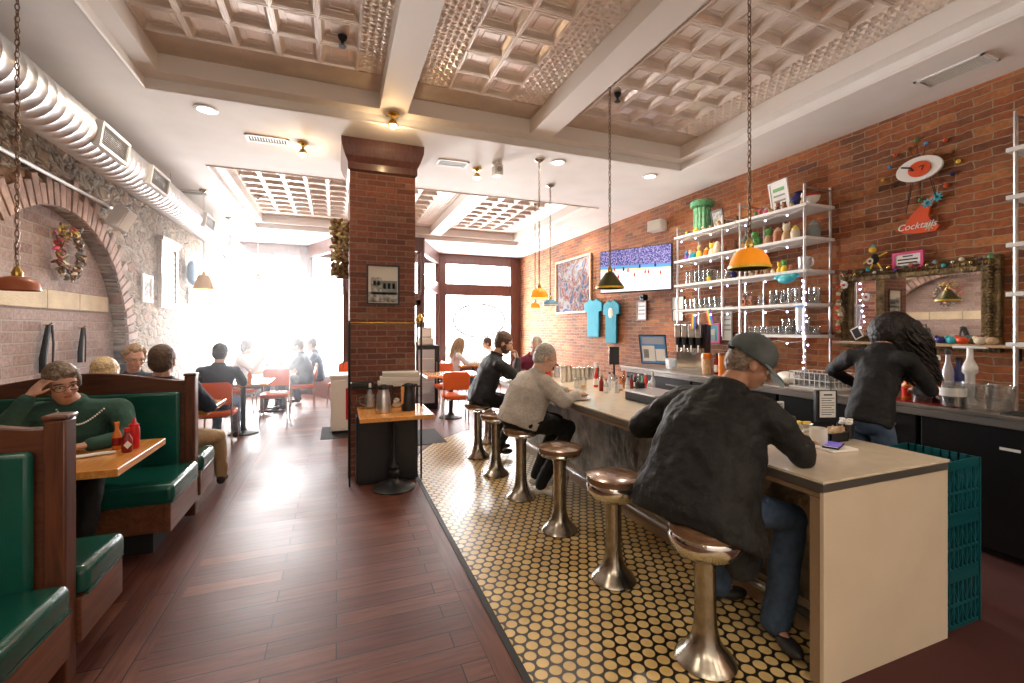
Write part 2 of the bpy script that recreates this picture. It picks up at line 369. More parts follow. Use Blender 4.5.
# ---------------------------------------------------------------- mesh builder
class MB:
    def __init__(s): s.v = []; s.f = []
    def add(s, vs, fs, mtx=None):
        o = len(s.v)
        if mtx is not None: vs = [mtx @ Vector(p) for p in vs]
        s.v += [tuple(p) for p in vs]; s.f += [tuple(i+o for i in f) for f in fs]
        return s
    def box(s, a, b, mtx=None):
        x0, y0, z0 = [min(p, q) for p, q in zip(a, b)]; x1, y1, z1 = [max(p, q) for p, q in zip(a, b)]
        return s.add([(x0,y0,z0),(x1,y0,z0),(x1,y1,z0),(x0,y1,z0),(x0,y0,z1),(x1,y0,z1),(x1,y1,z1),(x0,y1,z1)],
              [(0,3,2,1),(4,5,6,7),(0,1,5,4),(1,2,6,5),(2,3,7,6),(3,0,4,7)], mtx)
    def cbox(s, c, d, mtx=None):
        return s.box([p-q/2 for p, q in zip(c, d)], [p+q/2 for p, q in zip(c, d)], mtx)
    def lathe(s, prof, n=20, c=(0, 0, 0), mtx=None, cap=True):
        vs = []; fs = []
        for r, z in prof:
            for i in range(n):
                a = 2*PI*i/n; vs.append((c[0]+r*math.cos(a), c[1]+r*math.sin(a), c[2]+z))
        m = len(prof)
        for j in range(m-1):
            for i in range(n):
                k = (i+1) % n; fs.append((j*n+i, j*n+k, (j+1)*n+k, (j+1)*n+i))
        if cap:
            fs.append(tuple(reversed(range(n)))); fs.append(tuple((m-1)*n+i for i in range(n)))
        return s.add(vs, fs, mtx)
    def tube(s, pts, r, n=8, closed=False):
        pts = [Vector(p) for p in pts]; m = len(pts)
        rs = r if isinstance(r, (list, tuple)) else [r]*m
        vs = []; fs = []; up = None
        for j, p in enumerate(pts):
            if closed: t = pts[(j+1) % m]-pts[j-1]
            else: t = pts[min(j+1, m-1)]-pts[max(j-1, 0)]
            if t.length < 1e-9: t = Vector((0, 0, 1))
            t.normalize()
            if up is None: up = t.orthogonal().normalized()
            up = (up-t*up.dot(t))
            if up.length < 1e-6: up = t.orthogonal()
            up.normalize(); sd = t.cross(up)
            for i in range(n):
                a = 2*PI*i/n; vs.append(p+(up*math.cos(a)+sd*math.sin(a))*rs[j])
        for j in range(m if closed else m-1):
            for i in range(n):
                k = (i+1) % n; j2 = (j+1) % m; fs.append((j*n+i, j*n+k, j2*n+k, j2*n+i))
        if not closed:
            fs.append(tuple(reversed(range(n)))); fs.append(tuple((m-1)*n+i for i in range(n)))
        return s.add(vs, fs)
    def ell(s, c, r, fr=None, n=14, m=9):
        """ellipsoid, r = radii along frame columns"""
        if isinstance(r, (int, float)): r = (r, r, r)
        vs = [(0, 0, -1)]; fs = []
        for j in range(1, m):
            ph = -PI/2+PI*j/m
            for i in range(n):
                a = 2*PI*i/n; vs.append((math.cos(ph)*math.cos(a), math.cos(ph)*math.sin(a), math.sin(ph)))
        vs.append((0, 0, 1))
        for i in range(n): fs.append((0, 1+(i+1) % n, 1+i))
        for j in range(m-2):
            for i in range(n):
                k = (i+1) % n; fs.append((1+j*n+i, 1+j*n+k, 1+(j+1)*n+k, 1+(j+1)*n+i))
        t = len(vs)-1
        for i in range(n): fs.append((t, 1+(m-2)*n+i, 1+(m-2)*n+(i+1) % n))
        c = Vector(c)
        if fr is None: vs = [c+Vector((p[0]*r[0], p[1]*r[1], p[2]*r[2])) for p in vs]
        else: vs = [c+fr[0]*p[0]*r[0]+fr[1]*p[1]*r[1]+fr[2]*p[2]*r[2] for p in vs]
        return s.add(vs, fs)
    def cone(s, a, b, ra, rb, n=12):
        """tapered capsule"""
        a = Vector(a); b = Vector(b); s.ell(a, ra, n=n, m=7); s.ell(b, rb, n=n, m=7)
        return s.tube([a, b], [ra, rb], n)
    def loft(s, rings, n=20, pw=2.0):
        """rings: (center, width axis, depth axis) vectors already scaled; superellipse of power pw"""
        vs = []; fs = []; m = len(rings)
        for c, wx, dx in rings:
            for i in range(n):
                a = 2*PI*i/n; ca, sa = math.cos(a), math.sin(a)
                x = math.copysign(abs(ca)**(2/pw), ca); y = math.copysign(abs(sa)**(2/pw), sa)
                vs.append(Vector(c)+wx*x+dx*y)
        for j in range(m-1):
            for i in range(n):
                k = (i+1) % n; fs.append((j*n+i, j*n+k, (j+1)*n+k, (j+1)*n+i))
        fs.append(tuple(reversed(range(n)))); fs.append(tuple((m-1)*n+i for i in range(n)))
        return s.add(vs, fs)
    def prism(s, poly, axis, a, b, holes=False):
        """2D outline extruded along axis ('x','y','z') from a to b"""
        n = len(poly)
        def P(p, t): return {'x': (t, p[0], p[1]), 'y': (p[0], t, p[1]), 'z': (p[0], p[1], t)}[axis]
        vs = [P(p, a) for p in poly]+[P(p, b) for p in poly]
        fs = [tuple(reversed(range(n))), tuple(range(n, 2*n))]+[(i, (i+1) % n, n+(i+1) % n, n+i) for i in range(n)]
        return s.add(vs, fs)
    def torus(s, c, R0, r, fr=None, n=20, m=8, sy=1):
        c = Vector(c); fr = fr or (Vector((1, 0, 0)), Vector((0, 1, 0)), Vector((0, 0, 1)))
        return s.tube([c+fr[0]*R0*math.cos(2*PI*i/n)+fr[1]*R0*sy*math.sin(2*PI*i/n) for i in range(n)], r, m, True)
    def build(s, name, m, parent=None, smooth=True, bevel=0, seg=2, angle=40, sub=0, solid=0):
        me = bpy.data.meshes.new(name); me.from_pydata(s.v, [], s.f)
        bm = bmesh.new(); bm.from_mesh(me); bmesh.ops.recalc_face_normals(bm, faces=bm.faces); bm.to_mesh(me); bm.free()
        ms = m if isinstance(m, (list, tuple)) else [m]
        for q in ms: me.materials.append(M[q] if isinstance(q, str) else q)
        o = bpy.data.objects.new(name, me); col.objects.link(o)
        if parent is not None: attach(o, parent)
        if solid:
            md = o.modifiers.new('thick', 'SOLIDIFY'); md.thickness = solid; md.offset = 0
        if bevel:
            md = o.modifiers.new('bevel', 'BEVEL'); md.width = bevel; md.segments = seg; md.limit_method = 'ANGLE'; md.angle_limit = R(35)
        if sub:
            md = o.modifiers.new('sub', 'SUBSURF'); md.levels = sub; md.render_levels = sub
        if smooth:
            me.shade_smooth()
            try:
                me.set_sharp_from_angle(angle=R(angle))
            except Exception: pass
        return o

def rootmat(o):
    m = Matrix.Translation(o.location) @ o.rotation_euler.to_matrix().to_4x4() @ Matrix.Diagonal((*o.scale, 1))
    return rootmat(o.parent) @ o.matrix_parent_inverse @ m if o.parent else m
def attach(o, parent, world=False):
    o.parent = parent
    if world: # geometry given in world coordinates: undo the parents' placing
        o.matrix_parent_inverse = rootmat(parent).inverted()
def tag(o, label=None, cat=None, group=None, kind=None):
    if label: o['label'] = label
    if cat: o['category'] = cat
    if group: o['group'] = group
    if kind: o['kind'] = kind
    return o
def empty(name, loc=(0, 0, 0), label=None, cat=None, group=None, rz=0):
    o = bpy.data.objects.new(name, None); col.objects.link(o); o.location = loc; o.rotation_euler = (0, 0, rz)
    o.empty_display_size = .1
    return tag(o, label, cat, group)
def struct(o): o['kind'] = 'structure'; return o
def dup(o, loc=None, rz=None, label=None, scale=None):
    c = o.copy(); col.objects.link(c)
    for ch in list(o.children):
        d = ch.copy(); col.objects.link(d); d.parent = c
        for g in list(ch.children):
            e = g.copy(); col.objects.link(e); e.parent = d
    if loc is not None: c.location = loc
    if rz is not None: c.rotation_euler = (0, 0, rz)
    if label: c['label'] = label
    if scale: c.scale = (scale,)*3 if isinstance(scale, (int, float)) else scale
    return c
ORD = ['first', 'second', 'third', 'fourth', 'fifth', 'sixth', 'seventh', 'eighth', 'ninth', 'tenth', 'eleventh', 'twelfth', 'thirteenth', 'fourteenth', 'fifteenth', 'sixteenth', 'seventeenth', 'eighteenth', 'nineteenth', 'twentieth']
def text(body, size, m, parent, loc, rot, name='lettering', ext=.001):
    c = bpy.data.curves.new(name, 'FONT'); c.body = body; c.size = size; c.extrude = ext; c.align_x = 'CENTER'; c.align_y = 'CENTER'; c.shear = .35
    c.materials.append(M[m]); o = bpy.data.objects.new(name, c); col.objects.link(o); o.parent = parent
    me = bpy.data.meshes.new_from_object(o); m2 = bpy.data.objects.new(name, me); col.objects.link(m2); bpy.data.objects.remove(o)
    m2.parent = parent; m2.location = loc; m2.rotation_euler = rot
    return m2

# ================================================================ THE ROOM
H = 3.5; XL = -2.35; XR = 4.8; YF = 11.8; YB = -3.2
TOPZ = 3.80
struct(MB().box((XL-.2, YB-.2, -.12), (XR+.2, YF+1.5, 0)).build('floor', 'floor', smooth=False))
# right brick wall
struct(MB().box((XR, YB, 0), (XR+.2, YF+.2, TOPZ+.2)).build('wall_right', 'red_brick', smooth=False))
# left wall: rubble around the arched niche
CA = (5.4, 1.30); RA = 1.35
def arc(r, n, a0=0, a1=PI): return [(CA[0]+r*math.cos(a0+(a1-a0)*i/n), CA[1]+r*math.sin(a0+(a1-a0)*i/n)) for i in range(n+1)]
lw_ = MB()
lw_.box((XL-.25, YB, 0), (XL, CA[0]-RA, TOPZ+.2)); lw_.box((XL-.25, CA[0]+RA, 0), (XL, YF+.2, TOPZ+.2))
a_ = arc(RA, 40)
top = [(CA[0]+RA, TOPZ+.2), (CA[0]-RA, TOPZ+.2)]
poly = a_+[(CA[0]-RA, TOPZ+.2), (CA[0]+RA, TOPZ+.2)]
vs = []; fs = []
for x in (XL-.25, XL):
    for i, p in enumerate(a_): vs += [(x, p[0], p[1]), (x, p[0], TOPZ+.2)]
n_ = len(a_)*2
for i in range(len(a_)-1):
    k = 2*i
    fs += [(k, k+1, k+3, k+2), (n_+k, n_+k+2, n_+k+3, n_+k+1), (k, k+2, n_+k+2, n_+k)]
lw_.add(vs, fs)
wl = struct(lw_.build('wall_left', 'stone', smooth=False))
ar = MB()
nb = 46
for i in range(nb):
    a0 = PI*i/nb+.006; a1 = PI*(i+1)/nb-.006
    ro = RA+.16+(.10 if i % 2 else 0)+rnd.choice((0, .02, .05))
    poly = [(CA[0]+r*math.cos(a), CA[1]+r*math.sin(a)) for r, a in ((RA, a0), (ro, a0), (ro, a1), (RA, a1))]
    ar.prism(poly, 'x', XL-.12, XL+.02+rnd.random()*.012)
for s_ in (-1, 1):
    for k in range(16):
        z = CA[1]-.085*(k+1); wd = .12 if k % 2 else .2
        y0 = CA[0]+s_*RA
        ar.box((XL-.12, y0, z+.005), (XL+.02, y0+s_*wd, z+.08))
struct(ar.build('trim_1', 'arch_brick', smooth=False, bevel=.004, seg=1))
struct(MB().box((XL-.25, CA[0]-RA-.02, 0), (XL-.12, CA[0]+RA+.02, CA[1]+RA+.02)).build('wall_niche', 'infill_brick', smooth=False))
lb = MB(); yy = CA[0]-RA+.02
for wd in (.5, .8, .55, .62): 
    y1 = min(yy+wd, CA[0]+RA-.09); lb.box((XL-.13, yy, 1.73), (XL-.10, y1, 1.90)); yy = y1+.008
struct(lb.build('trim_2', 'limestone', smooth=False, bevel=.004))

# rear wall behind the camera
rw = MB(); rw.box((XL, YB-.2, 0), (XR, YB, TOPZ+.2))
struct(rw.build('wall_back', 'plaster', smooth=False))

# ---- ceiling: soffit with two coffers, beams, pressed tin
C1 = (-1.45, 3.98, YB+.9, 4.50); C2 = (-1.45, 3.98, 6.40, 10.0); LZ = 3.58; LWD = .13
ce = MB()
t = .5
ce.box((XL, YB, H), (C1[0], YF+1.5, H+t)); ce.box((C1[1], YB, H), (XR, YF+1.5, H+t))
ce.box((C1[0], YB, H), (C1[1], C1[2], H+t)); ce.box((C1[0], C1[3], H), (C1[1], C2[2], H+t)); ce.box((C1[0], C2[3], H), (C1[1], YF+1.5, H+t))
struct(ce.build('ceiling', 'plaster', smooth=False))
struct(MB().box((XL-.2, YB-.2, H+.45), (XR+.2, YF+1.5, H+.6)).build('ceiling_slab', 'plaster', smooth=False))
def coffer(C, k):
    x0, x1, y0, y1 = C
    m = MB(); w_ = LWD
    for a, b in (((x0-.02, y0-.02), (x1+.02, y0+w_)), ((x0-.02, y1-w_), (x1+.02, y1+.02)), ((x0-.02, y0+w_), (x0+w_, y1-w_)), ((x1-w_, y0+w_), (x1+.02, y1-w_))):
        m.box((a[0], a[1], LZ), (b[0], b[1], H+.45))
    struct(m.build('trim_%d' % k, 'beam_paint', smooth=False))
    m = MB(); r_ = .012
    for a, b in (((x0, y0, H), (x1, y0, H)), ((x1, y0, H), (x1, y1, H)), ((x1, y1, H), (x0, y1, H)), ((x0, y1, H), (x0, y0, H))): m.tube([a, b], r_, 8)
    struct(m.build('trim_%d' % (k+3), 'beam_paint'))
    for bx in ((.373, .628), (1.89, 2.145)):
        struct(MB().box((bx[0], y0+w_-.01, LZ-.001), (bx[1], y1-w_+.01, H+.34)).build('ceiling_beam', 'beam_paint', smooth=False, bevel=.004))
coffer(C1, 3); coffer(C2, 4)
TZ = H+.28
def tin_bay(x0, x1, y0, y1, fl, fr, ncx):
    """pressed tin: patterned filler strips each side, rows of raised square coffers between"""
    a = MB(); 
    cx0 = x0+fl; cx1 = x1-fr; cw = (cx1-cx0)/ncx
    pitch = .305; ny = int((y1-.30-y0)/pitch)
    def frus(xa, ya, xb, yb):
        lv = [(0, 0), (.006, 0), (.008, -.005), (.013, -.005), (.015, 0), (.022, 0), (.024, .006), (.046, .034), (.052, .034), (.054, .039), (.082, .039), (.084, .033), (.088, .033), (.090, .039), (.115, .039)]
        mx = (xa+xb)/2; my = (ya+yb)/2; hx = (xb-xa)/2; hy = (yb-ya)/2; vs = []; fs = []
        for s, z in lv:
            k = s/.15
            for sx, sy in ((-1, -1), (1, -1), (1, 1), (-1, 1)): vs.append((mx+sx*hx*(1-k), my+sy*hy*(1-k), TZ-.05+z*1.0))
        for j in range(len(lv)-1):
            for i in range(4): q = (i+1) % 4; fs.append((j*4+i, j*4+q, j*4+4+q, j*4+4+i))
        fs.append(tuple((len(lv)-1)*4+i for i in range(4)))
        a.add(vs, fs)
    ys = y1-.30
    for j in range(ny):
        for i in range(ncx): frus(cx0+i*cw, ys-(j+1)*pitch, cx0+(i+1)*cw, ys-j*pitch)
    struct(a.build('ceiling_tin', 'tin', smooth=False))
    s = MB()
    for (p, q) in ((x0, cx0), (cx1, x1)):
        if q-p < .03: continue
        nx = max(1, round((q-p)/.05))
        yy = ys
        cols = max(2, int((q-p)/.045)); rows = int((ys-y0)/.05)
        s.box((p, y0, TZ-.045), (q, ys, TZ+.01))
        for r_ in range(rows):
            for c_ in range(cols):
                mx = p+(c_+.5)*(q-p)/cols; my = ys-(r_+.5)*.05; h = .016
                b = min((q-p)/cols, .05)*.46
                if (r_+c_) % 2: s.add([(mx-b, my-b, TZ-.045), (mx+b, my-b, TZ-.045), (mx+b, my+b, TZ-.045), (mx-b, my+b, TZ-.045), (mx, my, TZ-.045-h)], [(0, 1, 4), (1, 2, 4), (2, 3, 4), (3, 0, 4)])
                else: s.add([(mx-b, my-b*.3, TZ-.045), (mx+b, my-b*.3, TZ-.045), (mx+b, my+b*.3, TZ-.045), (mx-b, my+b*.3, TZ-.045), (mx, my, TZ-.045-h*.6)], [(0, 1, 4), (1, 2, 4), (2, 3, 4), (3, 0, 4)])
    if s.v: struct(s.build('ceiling_tin_border', 'tin', smooth=False))
    p = MB(); p.box((x0, ys+.004, TZ-.05), (x1, y1, TZ)); yy = x0
    while yy < x1:
        p.box((yy, ys, TZ-.053), (yy+.006, y1, TZ-.05)); yy += .61
    struct(p.build('ceiling_filler', 'tin_plain', smooth=False))
for C in (C1, C2):
    a_, b_, c_, d_ = C[0]+LWD, C[1]-LWD, C[2]+LWD, C[3]-LWD
    tin_bay(a_, .373, c_, d_, .0, .20, 5)
    tin_bay(.628, 1.89, c_, d_, .32, .32, 2)
    tin_bay(2.145, b_, c_, d_, .18, .34, 4)

# ---- shop front: dark wood frames, transoms, a recessed entrance that projects into the room
def bar(name, pts, parent=None):
    m = MB()
    for a, b in pts: m.box(a, b)
    return struct(m.build(name, 'trim_wood', parent, smooth=False, bevel=.008))
BX = (-.65, 2.53)           # recessed entrance, front corners on YF
EY = 9.9                   # its inner face
IX = (.17, 1.73)
head = MB(); head.box((XL, YF-.02, 3.24), (XR, YF+.14, H)); head.box((XL, YF-.01, 2.42), (BX[0], YF+.13, 2.72)); head.box((BX[1], YF-.01, 2.42), (XR, YF+.13, 2.72))
head.box((XL, YF-.02, 0), (BX[0], YF+.13, .55)); head.box((BX[1], YF-.02, 0), (XR, YF+.13, .55))
for a, b in ((XL, XL+.18), (BX[0]-.16, BX[0]+.02), (BX[1]-.02, BX[1]+.16), (XR-.30, XR)): head.box((a, YF-.03, 0), (b, YF+.13, H))
struct(head.build('window_1', 'trim_wood', smooth=False, bevel=.008))
def slantwin(p, q, nm):
    p = Vector((*p, 0)); q = Vector((*q, 0)); d = (q-p); L = d.length; d.normalize(); nn = Vector((-d.y, d.x, 0))
    mt = Matrix(((d.x, nn.x, 0, p.x), (d.y, nn.y, 0, p.y), (0, 0, 1, 0), (0, 0, 0, 1)))
    m = MB()
    for a, b in (((0, 0, 3.20), (L, .1, H)), ((0, 0, 2.42), (L, .1, 2.72)), ((0, 0, 0), (L, .1, .5)), ((0, 0, 0), (.1, .1, H)), ((L-.1, 0, 0), (L, .1, H))): m.box(a, b, mt)
    o = struct(m.build(nm, 'trim_wood', smooth=False, bevel=.006))
    g = MB().box((.1, .045, .5), (L-.1, .055, 3.2), mt).build('pane', 'window_glass', o, smooth=False)
slantwin((BX[0], YF), (IX[0], EY), 'window_2'); slantwin((IX[1], EY), (BX[1], YF), 'window_3')
d_ = MB()
d_.box((IX[0], EY-.05, 2.15), (IX[1], EY+.05, 2.3)); d_.box((IX[0], EY-.05, 3.2), (IX[1], EY+.05, H)); d_.box((IX[0]-.05, EY-.05, 0), (IX[0]+.03, EY+.05, H)); d_.box((IX[1]-.03, EY-.05, 0), (IX[1]+.05, EY+.05, H))
d_.box((IX[0]+.03, EY-.02, 0), (IX[0]+.12, EY+.03, 2.15)); d_.box((IX[1]-.12, EY-.02, 0), (IX[1]-.03, EY+.03, 2.15)); d_.box((IX[0], EY-.02, 0), (IX[1], EY+.03, .25)); d_.box((IX[0], EY-.02, 2.03), (IX[1], EY+.03, 2.15))
dr = struct(d_.build('door_1', 'trim_wood', smooth=False, bevel=.006))
MB().box((IX[0]+.1, EY, .25), (IX[1]-.1, EY+.01, 3.2)).build('pane', 'window_glass', dr, smooth=False)
MB().tube([(IX[1]-.14, EY-.07, .95), (IX[1]-.14, EY-.07, 1.25)], .012).build('door_handle', 'brass', dr)
w1 = bpy.data.objects['window_1']
for a, b in ((XL+.18, BX[0]-.16), (BX[1]+.16, XR-.3)):
    for z0, z1 in ((.55, 2.42), (2.72, 3.24)):
        MB().box((a, YF+.05, z0), (b, YF+.06, z1)).build('pane', 'window_glass', w1, smooth=False)
# street outside: pavement and pale facades across the road
struct(MB().box((-14, YF+1.5, -.14), (18, 40, -.02)).build('pavement', 'offwhite', smooth=False))
brick_mat('far_facade', 'xz', [(0, (.60, .60, .62)), (1, (.80, .80, .82))], (.7, .7, .7), 1.6, .9, .1, 0, bump=0)

# white oval outline with looping script painted on the right window
ov = empty('window_lettering', (3.62, YF+.02, 1.75), 'white oval outline with looping script painted on the right shop window', 'lettering')
MB().torus((0, 0, 0), .72, .028, (Vector((1, 0, 0)), Vector((0, 0, 1)), Vector((0, 1, 0))), 48, 6, .62).build('oval', 'grey_fig', ov)
sg = []
for i in range(140):
    t = i/139; sg.append((-.55+1.1*t+.06*math.sin(t*2*PI*7), 0, .10*math.cos(t*2*PI*7)*(1.6 if (int(t*7) % 3 == 0) else .8)+.08*t))
MB().tube(sg, .017, 5).build('script', 'grey_fig', ov)

# ---- brick column with a dark crown
colm = struct(MB().box((.13, 5.0, 0), (.80, 5.67, H-.25)).build('column', 'column_brick', smooth=False))
cr = MB(); x0, x1, y0, y1 = .13, .80, 5.0, 5.67
prof = [(0, 3.18), (.02, 3.2), (.02, 3.27), (.05, 3.33), (.08, 3.42), (.085, 3.5)]
vs = []; fs = []
for o_, z in prof: vs += [(x0-o_, y0-o_, z), (x1+o_, y0-o_, z), (x1+o_, y1+o_, z), (x0-o_, y1+o_, z)]
for j in range(len(prof)-1):
    for i in range(4): q = (i+1) % 4; fs.append((j*4+i, j*4+q, j*4+4+q, j*4+4+i))
fs += [(0, 1, 2, 3)]
struct(cr.add(vs, fs).build('trim_5', 'trim_wood', smooth=False))

# ---- tiled floor strip under the stools, with a rounded far end and a dark border
def strip(off):
    p = [(.80-off, YB), (.80-off, 4.6)]
    pts = [(.80, 4.6), (.82, 5.2), (.98, 5.7), (1.30, 6.2), (1.75, 6.6), (2.3, 6.8), (3.0, 6.85)]
    c = Vector((2.3, 4.8))
    for q in pts[1:]:
        d = (Vector(q)-c).normalized(); p.append((q[0]+d.x*off, q[1]+d.y*off))
    return p+[(3.0, YB)]
struct(MB().prism(strip(0), 'z', .001, .006).build('floor_tiles', 'penny', smooth=False))
struct(MB().prism(strip(.035), 'z', .0005, .004).build('floor_border', 'dark', smooth=False))
struct(MB().prism([(2.0, YB), (4.8, YB), (4.8, 6.5), (2.80, 6.5), (2.80, 1.34), (2.0, 1.34)], 'z', .001, .007).build('floor_bar', 'red_mat', smooth=False))

# ================================================================ BOOTHS (left)
def cushion(a, b, r=.04, tilt=None):
    m = MB(); m.box(a, b); return m
def booth(yb, label, front=True, back=True, sdf=.68, sdb=.46):
    """high-backed booth, back panel at yb; front = seat facing the camera, back = seat facing the windows"""
    t = empty('booth_bench', (0, yb, 0), label, 'booth bench', 'green leather booth benches')
    x0, x1 = XL+.02, -1.06
    # back frame with arched crest
    n = 16; top = []
    for i in range(n+1):
        s = i/n; x = x0+(x1-x0-.07)*s; top.append((x, 1.13+.075*math.sin(PI*min(1, s*1.05))**1.2))
    poly = [(x0, .30)]+top+[(x1-.07, .30)]
    MB().prism(poly, 'y', -.028, .028).build('back_frame', 'booth_wood', t, bevel=.006)
    MB().box((x1-.075, -.045, .04), (x1, .045, 1.165)).build('end_post', 'booth_wood_z', t, bevel=.008)
    pc = MB(); pc.cbox((x1-.0375, 0, 1.175), (.085, .10, .02)); pc.build('post_cap', 'booth_wood_z', t, bevel=.006)
    for s, on in ((-1, front), (1, back)):
        if not on: continue
        sd = sdf if s < 0 else sdb
        m = MB(); m.box((x0+.03, s*.03, .46), (x1-.10, s*.075, 1.045))
        m.build('back_cushion', 'leather', t, bevel=.03, seg=4)
        m = MB(); m.box((x0, s*.06, .365), (x1+.03, s*sd, .49))
        m.build('seat_cushion', 'leather', t, bevel=.035, seg=4)
        pp = MB().tube([(x0+.02, s*(sd-.012), .372), (x1+.02, s*(sd-.012), .372), (x1+.025, s*.07, .372)], .008, 6).build('piping', 'leather', t)
        m = MB(); m.box((x1-.02, s*.046, .17), (x1+.015, s*(sd+.0), .365)); m.box((x0, s*(sd-.05), .17), (x1-.02, s*(sd-.02), .365))
        m.build('side_panel', 'booth_wood_y', t, smooth=False, bevel=.004)
        m = MB(); m.box((x0, s*.05, 0), (x1-.12, s*(sd-.12), .17)); m.build('plinth', 'dark', t, smooth=False)
    return t
booth(2.50, 'green leather booth bench with dark wood post nearest the camera at lower left')
booth(4.38, 'green leather booth bench with arched wood crest right behind the woman in green')

def booth_table(y0, y1, label, x1=-1.12):
    t = empty('booth_table', ((XL+x1)/2, (y0+y1)/2, 0), label, 'table', 'wooden booth tables')
    hx = (x1-XL)/2-.01; hy = (y1-y0)/2
    MB().box((-hx, -hy, .725), (hx, hy, .77)).build('tabletop', 'table_wood', t, smooth=False, bevel=.005)
    MB().lathe([(.04, .03), (.035, .1), (.035, .68), (.09, .70), (.09, .725)], 16).build('pedestal', 'black_iron', t)
    m = MB(); m.cbox((0, 0, .02), (.6, .07, .035)); m.cbox((0, 0, .02), (.07, .5, .035)); m.build('base', 'black_iron', t, bevel=.01)
    return t
booth_table(3.14, 3.90, 'honey coloured booth table with the ketchup and sauce bottles')
booth_table(5.02, 5.80, 'honey coloured wooden table between the second booth bench and the grey-haired man')

# things on the near booth table
def lathe_thing(name, parts, loc, label, cat, group=None, n=18, rz=0):
    """parts: (name, profile, material)"""
    t = empty(name, loc, label, cat, group, rz)
    for nm, pr, m in parts: MB().lathe(pr, n).build(nm, m, t, angle=50)
    return t
TT = .77
p = onz(134, 448, TT)
b1 = lathe_thing('ketchup_bottle', [('body', [(.028, 0), (.031, .006), (.031, .13), (.026, .145)], 'red_plastic'), ('cap', [(.027, .142), (.027, .155), (.012, .165), (.005, .195), (.003, .197)], 'red_plastic')], p, 'red plastic squeeze ketchup bottle with pointed nozzle on the near booth table', 'bottle')
p = onz(127, 452, TT)
t = lathe_thing('sauce_bottle', [('body', [(.024, 0), (.028, .006), (.028, .085), (.012, .115), (.012, .13)], 'dark_red'), ('cap', [(.014, .128), (.014, .150), (.008, .153)], 'red_plastic')], p, 'short dark red sauce bottle with a pale diamond label on the near booth table', 'bottle')
m = MB().add([(0.004, -.0295, .03), (.03, -.0295, .055), (.004, -.0295, .08), (-.022, -.0295, .055)], [(0, 1, 2, 3)])
m = MB().prism([(0, .025), (.02, .05), (0, .075), (-.02, .05)], 'y', -.0305, -.026).build('label', 'paper', t, smooth=False); m.rotation_euler = (0, 0, R(25))
p = onz(117, 449, TT)
t = lathe_thing('hot_sauce_bottle', [('body', [(.022, 0), (.025, .006), (.025, .09), (.011, .125), (.011, .15)], 'hot_orange'), ('cap', [(.013, .148), (.013, .172), (.009, .174)], 'hot_orange')], p, 'slim orange hot sauce bottle, left of the sauces on the near booth table', 'bottle')
MB().lathe([(.0258, .025), (.0258, .075)], 18, cap=False).build('label', 'dark_red', t)
# rolled napkin
t = tag(MB().loft([(Vector((x, .012*math.sin(x*22), .008)), Vector((0, w_, 0)), Vector((0, 0, .009))) for x, w_ in ((-.11, .010), (-.09, .022), (-.03, .026), (.03, .022), (.08, .016), (.115, .008))], 12).build('rolled_napkin', 'paper'),
    'rolled white paper napkin lying at the near edge of the booth table', 'napkin')
t.location = onz(95, 456, TT+.002)+Vector((-.02, 0, 0)); t.rotation_euler = (0, 0, R(12))

# ================================================================ COUNTER
CZ = .90; XC = 1.92; XC2 = 2.83; Y0 = 1.32; YE = 5.45
cnt = empty('lunch_counter', (2.35, 1.33, 0), 'long cream laminate lunch counter with a rounded far end and a tall cream end panel', 'counter')
def cpart(m, nm, mt, **k):
    o = m.build(nm, mt, **k); attach(o, cnt, True); return o
pol = [(XC, Y0), (XC2, Y0), (XC2, 3.05), (3.15, 3.05), (3.15, YE+.35)]+[(XC+.45+.45*math.cos(PI/2+PI/2*i/8), YE-.10+.45*math.sin(PI/2+PI/2*i/8)) for i in range(9)]
cpart(MB().prism(pol, 'z', CZ-.012, CZ), 'worktop', 'laminate', smooth=False)
ins = [(x+(.004 if x < 2.3 else -.004), y+(.004 if y < 3.1 else -.004)) for x, y in pol]
cpart(MB().prism(ins, 'z', CZ-.05, CZ-.0125), 'worktop_edge', 'edge_metal', smooth=False)
g = MB(); 
cpart(MB().box((XC+.03, Y0+.03, CZ-.085), (XC2-.02, YE, CZ-.0505)), 'apron', 'edge_brown', smooth=False)
cpart(MB().box((XC+.02, Y0+.012, 0), (XC2+.01, Y0+.03, CZ-.051)), 'end_panel', 'panel_cream', smooth=False, bevel=.002)
cpart(MB().box((XC+.022, Y0+.031, 0), (XC+.06, Y0+.075, CZ-.086)), 'end_panel_edge', 'edge_brown', smooth=False)
cpart(MB().box((2.28, Y0+.08, .14), (2.32, YE-.05, CZ-.086)), 'front_panel', 'hammered', smooth=False)
cpart(MB().box((2.32, YE-.09, .14), (XC2-.02, YE-.05, CZ-.086)), 'far_panel', 'hammered', smooth=False)
cpart(MB().box((2.22, Y0+.08, .005), (2.30, YE-.03, .14)), 'kick_board', 'edge_brown', smooth=False)
cpart(MB().tube([(2.12, Y0+.12, .17), (2.12, YE-.1, .17)], .022, 10), 'foot_rail', 'edge_metal')
br_ = MB()
for k in range(5): br_.tube([(2.12, 1.9+k*.85, .17), (2.24, 1.9+k*.85, .10)], .014, 6)
cpart(br_, 'rail_bracket', 'edge_metal')
cpart(MB().box((2.66, Y0+.05, .02), (2.74, YE-.1, CZ-.052)), 'back_panel', 'backbar_dark', smooth=False)

